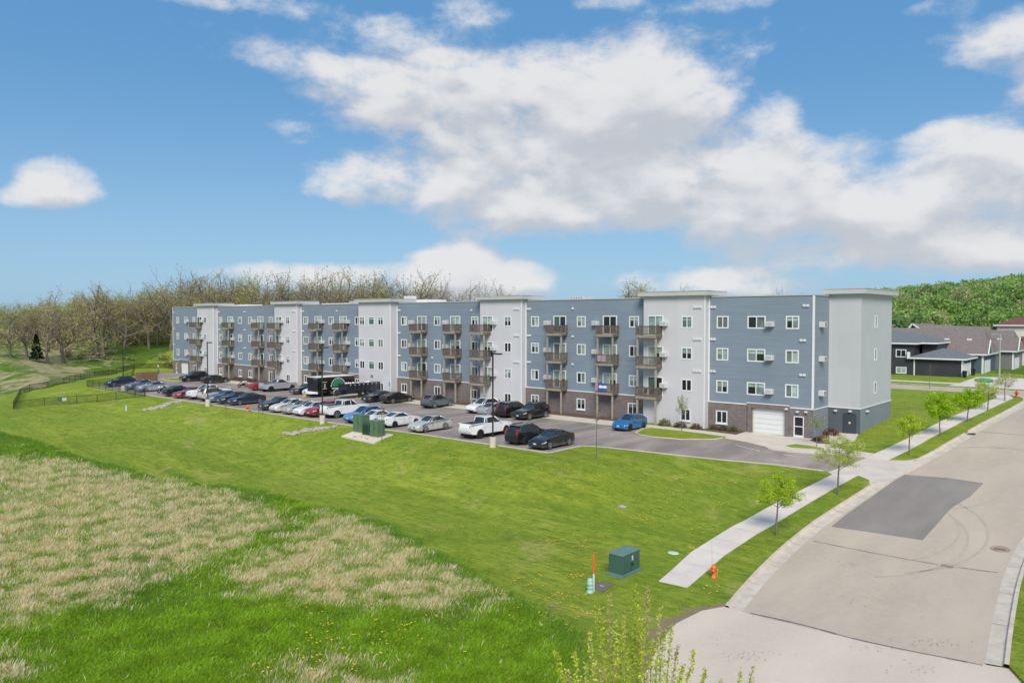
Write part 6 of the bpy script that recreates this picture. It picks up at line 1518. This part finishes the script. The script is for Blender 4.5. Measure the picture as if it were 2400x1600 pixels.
# spindly poplar rising close to the viewpoint
def poplar():
    bx, by = at_depth(1490, 15.5); bz = Z(bx, by); rg = random.Random(5); g = np.random.default_rng(77); out = []; C = []; K = []
    o = Vector((bx, by, bz))
    tops = [(1303, 1528, 14.5), (1330, 1570, 14), (1347, 1528, 15), (1372, 1552, 16), (1397, 1415, 16.5), (1412, 1470, 15.5), (1428, 1388, 16), (1442, 1452, 15), (1463, 1447, 16.5), (1487, 1372, 15.5), (1496, 1420, 15.8), (1516, 1370, 15.8), (1508, 1455, 15), (1546, 1423, 16.4), (1556, 1478, 15), (1575, 1462, 15.8), (1588, 1512, 16.5), (1600, 1560, 14.5), (1626, 1521, 15.6), (1655, 1567, 15), (1737, 1572, 15), (1768, 1560, 15.5), (1690, 1590, 16), (1540, 1540, 14.5), (1470, 1520, 14.5), (1440, 1540, 16), (1410, 1560, 15), (1500, 1560, 16.5), (1383, 1480, 15.7), (1452, 1490, 15.5), (1530, 1500, 16)]
    out.append(([Vector((0, 0, -.2)), Vector((.05, 0, 3)), Vector((0, .05, 5.2))], [.12, .09, .05], 8))
    for i, (px, py, d) in enumerate(tops):
        v = ray(px, py); T = Vector(CP+v*d)-o; base = Vector((rg.uniform(-.05, .05), rg.uniform(-.05, .05), rg.uniform(1.2, 3.4)+max(0, (T.z-6)*.4)))
        mid = base.lerp(T, .45)+Vector(((T.x-base.x)*.28, (T.y-base.y)*.28, 0)); pts = []
        for k in range(13): t = k/12; pts.append(base*(1-t)**2+mid*2*t*(1-t)+T*t*t+(rvec(rg, .015) if 0 < k < 12 else Vector((0, 0, 0))))
        out.append((pts, [.028*(1-.88*k/12) for k in range(13)], 5))
        n = int(rg.uniform(420, 640))
        for q in range(n):
            t = 1-rg.random()**1.1*.62; f = t*12; a = min(11, int(f)); p = pts[a].lerp(pts[a+1], f-a); sp = .03+.09*(1-t)
            C.append(tuple(p+rvec(rg, sp)*.8)); K.append(i)
        for q in range(3):
            t = rg.uniform(.35, .8); f = t*12; a = int(f); p = pts[a].lerp(pts[a+1], f-a); e = p+Vector((rg.gauss(0, .16), rg.gauss(0, .16), rg.uniform(.25, .55))); out.append(([p, p.lerp(e, .5)+rvec(rg, .02), e], [.008, .006, .003], 3))
            for w in range(34): s = rg.random(); C.append(tuple(p.lerp(e, s)+rvec(rg, .035))); K.append(i)
    C = np.array(C); K = np.array(K); cols = pal(len(C), [(.56, .6, .08), (.5, .57, .06), (.62, .64, .15), (.55, .48, .18), (.42, .5, .05)], 6, K, .14)
    r = empty('poplar_tree', (bx, by, bz), 0, 'spindly young poplar with upright yellow green shoots at the bottom picture edge', 'tree'); link('trunk', branches_mesh('trunk', out, 'bark light'), r); link('crown', leaf_mesh('crown', C, .05, cols, sd=12), r)
poplar()

# ---------------------------------------------------------------- grasses
def wnoise(x, y, s, sd):
    g = np.random.default_rng(sd); v = np.zeros(len(x))
    for k in range(7): a = g.uniform(0, 6.28); f = s*g.uniform(.5, 2.2); v += np.sin(f*(x*math.cos(a)+y*math.sin(a))+g.uniform(0, 6.28)+1.3*np.sin(f*.6*(x*math.sin(a)-y*math.cos(a))))
    return v/7*1.6
def blades(name, x, y, h, w, cols, lean, sd, label, cat):
    g = np.random.default_rng(sd); n = len(x); z = Zv(x, y)-.03; a = g.uniform(0, 6.28, n); dx, dy = np.cos(a)*w/2, np.sin(a)*w/2; b = g.normal(size=(n, 2))*lean[:, None]*h[:, None]+np.column_stack([np.full(n, .12), np.full(n, .05)])*h[:, None]
    V = np.stack([np.column_stack([x-dx, y-dy, z]), np.column_stack([x+dx, y+dy, z]), np.column_stack([x+b[:, 0]*.4+dx*.6, y+b[:, 1]*.4+dy*.6, z+h*.6]), np.column_stack([x+b[:, 0], y+b[:, 1], z+h])], 1).reshape(-1, 3)
    Fc = np.arange(4*n).reshape(n, 4); c = np.repeat(cols, 4, 0); link(name, np_mesh(name, V, Fc, 'grass blades', ('tint', c)), label=label, cat=cat, kind='stuff')
def sample_ground(n, px0, px1, py0, py1, sd, polys=None, dmax=200):
    """world positions in the visible area, denser near: uniform over the picture footprint of the ground"""
    g = np.random.default_rng(sd); px = g.uniform(px0, px1, n); py = g.uniform(py0, py1, n)
    D = fw[None]+rt[None]*((px-1200)/F)[:, None]+cu[None]*((800-py)/F)[:, None]; zg = np.full(n, -2.5)
    for _ in range(12):
        t = (zg-CH)/D[:, 2]; x = D[:, 0]*t; y = D[:, 1]*t; zg = .5*zg+.5*Zv(x, y)
    d = np.hypot(x, y); k = (d < dmax) & (np.abs(zg-(CH+D[:, 2]*t)) < .6); x, y = x[k], y[k]
    if polys is not None:
        m = np.zeros(len(x), bool)
        for p in polys: m |= pip(x, y, p)
        x, y = x[m], y[m]
    return x, y
def meadow():
    # even spread, thinned with distance (a walker would still find meadow everywhere in view)
    x, y = sample_ground(1150000, -200, 1450, 985, 1800, 3, [TALL]); g = np.random.default_rng(4); n = len(x)
    dry0 = np.zeros(n)
    jx = x+wnoise(x, y, .7, 5)*1.4+wnoise(x, y, 3, 55)*.6; jy = y+wnoise(x, y, .8, 6)*.9+wnoise(x, y, 3, 56)*.5
    for p in (DRYA, DRYB, DRYC, DRYD): dry0 = np.maximum(dry0, pip(jx+g.normal(0, 1.1, n), jy+g.normal(0, .7, n), p)*1.)
    nz = wnoise(x, y, .55, 7); nz2 = wnoise(x, y, 2.2, 8)
    isdry = g.random(n) < np.clip(dry0*(.52+.62*nz+.5*nz2), .12*dry0, .88)+.004
    d = np.hypot(x, y); w = np.clip(d*.00045, .01, .07)*g.uniform(.6, 1.4, n)
    h = np.where(isdry, g.uniform(.1, .36, n)*(1+.4*np.clip(nz2, -.6, 1)), g.uniform(.08, .26, n)*(1+.5*np.clip(nz, -.7, 1)))
    gc = pal(n, [(0.27, 0.45, 0.022), (0.351, 0.537, 0.028), (0.216, 0.388, 0.022), (0.419, 0.587, 0.055), (0.27, 0.45, 0.033)], 10, None, .16)*(1+.22*np.clip(nz2, -1, 1))[:, None]
    edge = 1-.0*d; bl = np.clip(wnoise(x, y, .35, 12), 0, 1)[:, None]; gc = gc*(1-bl*.5)+np.array([.07, .22, .04])*bl*.5
    dc = pal(n, [(0.943, 0.745, 0.473), (0.828, 0.662, 0.396), (0.95, 0.84, 0.583), (0.713, 0.567, 0.33), (0.759, 0.662, 0.33)], 11, None, .14)
    c = np.where(isdry[:, None], dc, gc); blades('tall_grass', x, y, h, w, np.clip(c, .01, .9), np.where(isdry, .24, .34), 5, 'tall meadow grass, part fresh green and part dry straw', 'grass')
    # rough verge of darker fresh grass at the mown edge
    L = TALL[:15]; e = resample(L, .25); e = [e[i] for i in g.integers(0, len(e), 30000)]; e = np.array(e)+g.normal(0, .38, (30000, 2))*(1+.8*np.clip(wnoise(np.array(e)[:, 0], np.array(e)[:, 1], .5, 77), -1, 1))[:, None]; nn = len(e)
    kk = wnoise(e[:, 0], e[:, 1], .9, 78) > -.15; e = e[kk]; nn = len(e); cc = pal(nn, [(.17, .33, .035), (.22, .4, .04), (.27, .44, .06)], 12, None, .18); blades('verge_grass', e[:, 0], e[:, 1], g.uniform(.1, .3, nn), np.clip(np.hypot(e[:, 0], e[:, 1])*.0006, .02, .06), cc, np.full(nn, .35), 6, 'dark fresh grass along the mown edge', 'grass')
meadow()
def lawn():
    x, y = sample_ground(700000, -100, 2450, 960, 1640, 13, None, 130); g = np.random.default_rng(14); k = ~pip(x, y, TALL)
    for p in HOLES: k &= ~pip(x, y, [(a, b) for a, b in p])
    for p in ISL: pass
    x, y = x[k], y[k]
    k = ~pip(x, y, PAD) & ~((x < -57) & (x > -62.4) & (y > 45.2) & (y < 48)); x, y = x[k], y[k]
    for a in PAD[:5]: q = (x-a[0])**2+(y-a[1])**2 > .8*g.random(len(x)); x, y = x[q], y[q]
    n = len(x); d = np.hypot(x, y); nz = wnoise(x, y, .5, 15); nz2 = wnoise(x, y*2.2, 1.6, 16); keep = g.random(n) < .72+.25*nz2; x, y, d, nz, nz2 = x[keep], y[keep], d[keep], nz[keep], nz2[keep]; n = len(x)
    c = pal(n, [(0.320, 0.398, 0.022), (0.390, 0.457, 0.028), (0.249, 0.331, 0.017), (0.498, 0.500, 0.044), (0.301, 0.398, 0.022), (0.586, 0.485, 0.099)], 17, None, .14)*(1+.16*np.clip(nz, -1, 1)-.12*np.clip(nz2, -1, 1))[:, None]
    ln = np.clip(wnoise(x, y, .33, 91)+.5*wnoise(x, y, 1.1, 92)-.45, 0, 1)[:, None]; c = c*(1-ln)+np.array([.42, .38, .15])*ln; dk = np.clip(wnoise(x, y, 1.5, 93)-.35, 0, .8)[:, None]; c = c*(1-dk)+np.array([.1, .24, .02])*dk
    blades('lawn_grass', x, y, g.uniform(.03, .07, n), np.clip(d*.0009, .02, .1), np.clip(c, .01, .9), np.full(n, .7), 18, 'mown lawn grass with clumps', 'grass')
lawn()
def dandelions():
    g = np.random.default_rng(41); V = []; 
    cl = [(1300, 1275, 60, 12), (1370, 1270, 60, 10), (1500, 1220, 90, 20), (1600, 1150, 120, 30), (1680, 1120, 90, 20), (1350, 1350, 60, 14), (1400, 1320, 50, 12), (1620, 1290, 30, 10), (1640, 1240, 40, 10), (1240, 1370, 60, 12), (1750, 1110, 60, 12), (1850, 1150, 60, 10), (1330, 1400, 60, 18), (1260, 1450, 80, 16), (1430, 1100, 80, 15), (1480, 1120, 60, 10), (1530, 1200, 90, 18), (700, 1560, 120, 20), (800, 1500, 160, 22), (950, 1480, 200, 20), (1060, 1240, 60, 8), (1200, 1210, 70, 8), (1560, 1120, 80, 14), (1700, 1180, 70, 12), (240, 937, 60, 60), (280, 945, 60, 30), (1390, 1440, 50, 14), (1150, 1400, 60, 8), (1660, 1385, 40, 8)]
    P = []
    for cx, cy, s, n in cl:
        for k in range(n):
            px = cx+g.normal(0, s*.5); py = cy+g.normal(0, s*.2)
            if py > 1590 or py < 900: continue
            a = G(px, py); x, y = a
            if any(pip(np.array([x]), np.array([y]), q)[0] for q in HOLES): continue
            for j in range(int(g.integers(1, 4))): P.append((x+g.normal(0, .12), y+g.normal(0, .12)))
    V = []; Fc = []
    tall = pip(np.array([p[0] for p in P]), np.array([p[1] for p in P]), TALL)
    for (x, y), t in zip(P, tall):
        r = g.uniform(.03, .05)*(1.2 if math.hypot(x, y) > 80 else 1); z = Z(x, y)+(.3 if t else .09); i = len(V)
        for k in range(6): a = k*math.pi/3; V.append((x+r*math.cos(a), y+r*math.sin(a), z))
        V.append((x, y, z+r*.5)); Fc += [(i+k, i+(k+1) % 6, i+6) for k in range(6)]
    link('dandelions', np_mesh('dandelions', np.array(V), np.array(Fc), 'yellow plastic'), label='yellow dandelions scattered in the lawn', cat='flowers', kind='stuff')
dandelions()

# ---------------------------------------------------------------- sky with clouds
W = bpy.data.worlds.new('World'); S.world = W; W.use_nodes = True; wt = W.node_tree; wt.nodes.clear()
SUN_EL, SUN_AZ = R(42), R(141)      # azimuth clockwise from +Y
STR = .12
def px_azel(px, py):
    v = ray(px, py); v = v/np.linalg.norm(v); return math.atan2(v[0], v[1]), math.asin(v[2])
CL = [(1010, 225, 300, 85, .9), (1330, 170, 250, 85, .8), (1560, 235, 210, 95, .85), (1290, 300, 420, 90, .85), (1420, 390, 400, 80, .9), (850, 420, 150, 60, .75), (1130, 430, 240, 60, .8), (1380, 490, 420, 62, .85), (1730, 470, 260, 95, .85), (1850, 370, 130, 70, .7), (2080, 500, 260, 95, .85), (2300, 400, 250, 110, .85), (2200, 320, 130, 40, .6), (1980, 590, 380, 50, .75), (2350, 580, 200, 75, .7), (2420, 480, 160, 110, .7),
      (105, 412, 78, 56, .85), (175, 435, 70, 52, .8), (95, 465, 95, 32, .6), (225, 462, 60, 28, .45), (35, 455, 45, 25, .4), (635, 120, 140, 60, .58), (880, 80, 170, 55, .47), (800, 150, 110, 30, .3), (1110, 30, 120, 50, .52), (570, 0, 240, 34, .6), (720, 160, 90, 40, .4), (2370, 80, 180, 85, .75), (2420, 200, 80, 60, .6), (1530, 105, 120, 70, .56), (1770, 90, 170, 55, .44), (1420, 5, 90, 22, .55), (1700, 10, 200, 24, .5), (2200, 15, 100, 30, .45), (1040, 135, 60, 22, .5),
      (1050, 625, 100, 60, .9), (1100, 605, 70, 45, .7), (1180, 645, 110, 55, .85), (1110, 670, 170, 40, .7), (700, 645, 220, 36, .8), (880, 640, 120, 30, .6), (1720, 665, 190, 42, .85), (1480, 665, 100, 30, .4), (690, 310, 70, 36, .44), (80, 15, 60, 40, .5), (1180, 545, 100, 25, .5), (1830, 265, 70, 50, .55), (2010, 330, 50, 40, .35)]
def cloud_group(dt, dt2):
    g = bpy.data.node_groups.new('cloud_field', 'ShaderNodeTree'); g.interface.new_socket('Az', in_out='INPUT', socket_type='NodeSocketFloat'); g.interface.new_socket('El', in_out='INPUT', socket_type='NodeSocketFloat'); g.interface.new_socket('Density', in_out='OUTPUT', socket_type='NodeSocketFloat'); g.interface.new_socket('Soft', in_out='OUTPUT', socket_type='NodeSocketFloat')
    gi = nd(g, 'NodeGroupInput'); go = nd(g, 'NodeGroupOutput'); az, el = gi.outputs[0], gi.outputs[1]; m = lambda *a: math_n(g, *a)
    tot = None
    for px, py, rx, ry, w in CL:
        a, e = px_azel(px, py); a1, _ = px_azel(px+rx, py); _, e1 = px_azel(px, py-ry); ra = abs(a1-a); re = abs(e1-e)
        dx = m('MULTIPLY', m('SUBTRACT', az, a), 1/ra); dy = m('MULTIPLY', m('SUBTRACT', el, e), 1/re); r2 = m('MULTIPLY_ADD', dx, dx, m('MULTIPLY', dy, dy))
        v = m('MULTIPLY', m('EXPONENT', m('MULTIPLY', m('POWER', r2, 1.5), -.8)), w)
        tot = v if tot is None else m('SUBTRACT', m('ADD', tot, v), m('MULTIPLY', tot, v))
    # scattered clouds over the rest of the sky dome
    away = ramp(g, m('ABSOLUTE', m('ADD', az, YAW)), .72, 1.0); high = ramp(g, el, .5, .75); rest = m('MAXIMUM', away, high)
    cb = nd(g, 'ShaderNodeCombineXYZ'); g.links.new(az, cb.inputs[0]); g.links.new(m('MULTIPLY', el, 1.7), cb.inputs[1])
    big = noise(g, cb.outputs[0], 2.2, 2, .5); tot = m('ADD', tot, m('MULTIPLY', rest, m('MULTIPLY', ramp(g, big, .42, .62), .75)))
    n1 = noise(g, cb.outputs[0], 7.5, dt, .58, .25); n2 = noise(g, cb.outputs[0], 22, dt2, .62, .2) if dt2 else .5
    f = m('ADD', m('MULTIPLY', m('SUBTRACT', n1, .5), 1.45), m('MULTIPLY', m('SUBTRACT', n2, .5), .85))
    tt = m('MULTIPLY', tot, 1.15); n3 = noise(g, cb.outputs[0], 7.5, 2, .58, .25); g.links.new(m('ADD', tt, m('MULTIPLY', m('SUBTRACT', n3, .5), 1.45)), go.inputs[1]); g.links.new(m('ADD', tt, f), go.inputs[0]); return g
cg = cloud_group(6, 6); cs = cloud_group(2, 0)
tc = nd(wt, 'ShaderNodeTexCoord'); sx = nd(wt, 'ShaderNodeSeparateXYZ'); wt.links.new(tc.outputs['Generated'], sx.inputs[0])
az = math_n(wt, 'ARCTAN2', sx.outputs[0], sx.outputs[1]); el = math_n(wt, 'ARCSINE', sx.outputs[2])
def cf(da, de, gr=None):
    n = nd(wt, 'ShaderNodeGroup'); n.node_tree = gr or cg; wt.links.new(math_n(wt, 'ADD', az, da), n.inputs[0]); wt.links.new(math_n(wt, 'ADD', el, de), n.inputs[1]); return n.outputs
d0, ds = cf(0, 0); d1 = cf(-.01, .034, cs)[1]
sky = nd(wt, 'ShaderNodeTexSky', sky_type='NISHITA'); sky.sun_disc = False; sky.sun_elevation = SUN_EL; sky.sun_rotation = SUN_AZ; sky.altitude = 200; sky.air_density = 1.; sky.dust_density = 1.2; sky.ozone_density = 2.
alpha = math_n(wt, 'MULTIPLY', ramp(wt, d0, .34, 1.02, 0, .95), ramp(wt, el, -.02, .02))
lit = ramp(wt, math_n(wt, 'SUBTRACT', d1, math_n(wt, 'MULTIPLY_ADD', d0, .6, math_n(wt, 'MULTIPLY', ds, .4))), -.3, .22, 1, 0); thick = ramp(wt, d1, .8, 1.3, 0, 1)
shade = math_n(wt, 'MULTIPLY', math_n(wt, 'MULTIPLY_ADD', lit, .5, .5), math_n(wt, 'SUBTRACT', 1., math_n(wt, 'MULTIPLY', thick, .1)))
k = 1/STR
hor = ramp(wt, el, -.05, .34)
grad = mixc(wt, hor, (.15*k, .27*k, .385*k), (.05*k, .158*k, .31*k))
sk_ = mixc(wt, .86, sky.outputs[0], grad)
cl = mixc(wt, shade, (.185*k, .215*k, .265*k), (.45*k, .447*k, .45*k))
col = mixc(wt, alpha, sk_, cl)
bg = nd(wt, 'ShaderNodeBackground'); bg.inputs[1].default_value = STR; wt.links.new(col, bg.inputs[0]); wo = nd(wt, 'ShaderNodeOutputWorld'); wt.links.new(bg.outputs[0], wo.inputs[0])
W.cycles.sampling_method = 'MANUAL'; W.cycles.sample_map_resolution = 512

sd = bpy.data.lights.new('sun', 'SUN'); sd.energy = 2.0; sd.angle = R(26); sd.color = (1., .93, .82)
so = bpy.data.objects.new('sun', sd); COL.objects.link(so)
sv = Vector((math.sin(SUN_AZ)*math.cos(SUN_EL), math.cos(SUN_AZ)*math.cos(SUN_EL), math.sin(SUN_EL))); so.rotation_euler = sv.to_track_quat('Z', 'Y').to_euler(); so.location = (0, 0, 60)

cd = bpy.data.cameras.new('camera'); cd.sensor_width = 36; cd.lens = 36*F/2400; cd.clip_start = .3; cd.clip_end = 6000
co = bpy.data.objects.new('camera', cd); COL.objects.link(co); co.location = (0, 0, CH)
co.rotation_euler = Matrix([[rt[0], cu[0], -fw[0]], [rt[1], cu[1], -fw[1]], [rt[2], cu[2], -fw[2]]]).to_euler(); S.camera = co
S.view_settings.view_transform = 'Standard'; S.view_settings.look = 'None'; S.view_settings.exposure = .85; S.view_settings.gamma = 1.
S.cycles.max_bounces = 6; S.cycles.transparent_max_bounces = 12; S.cycles.use_denoising = True
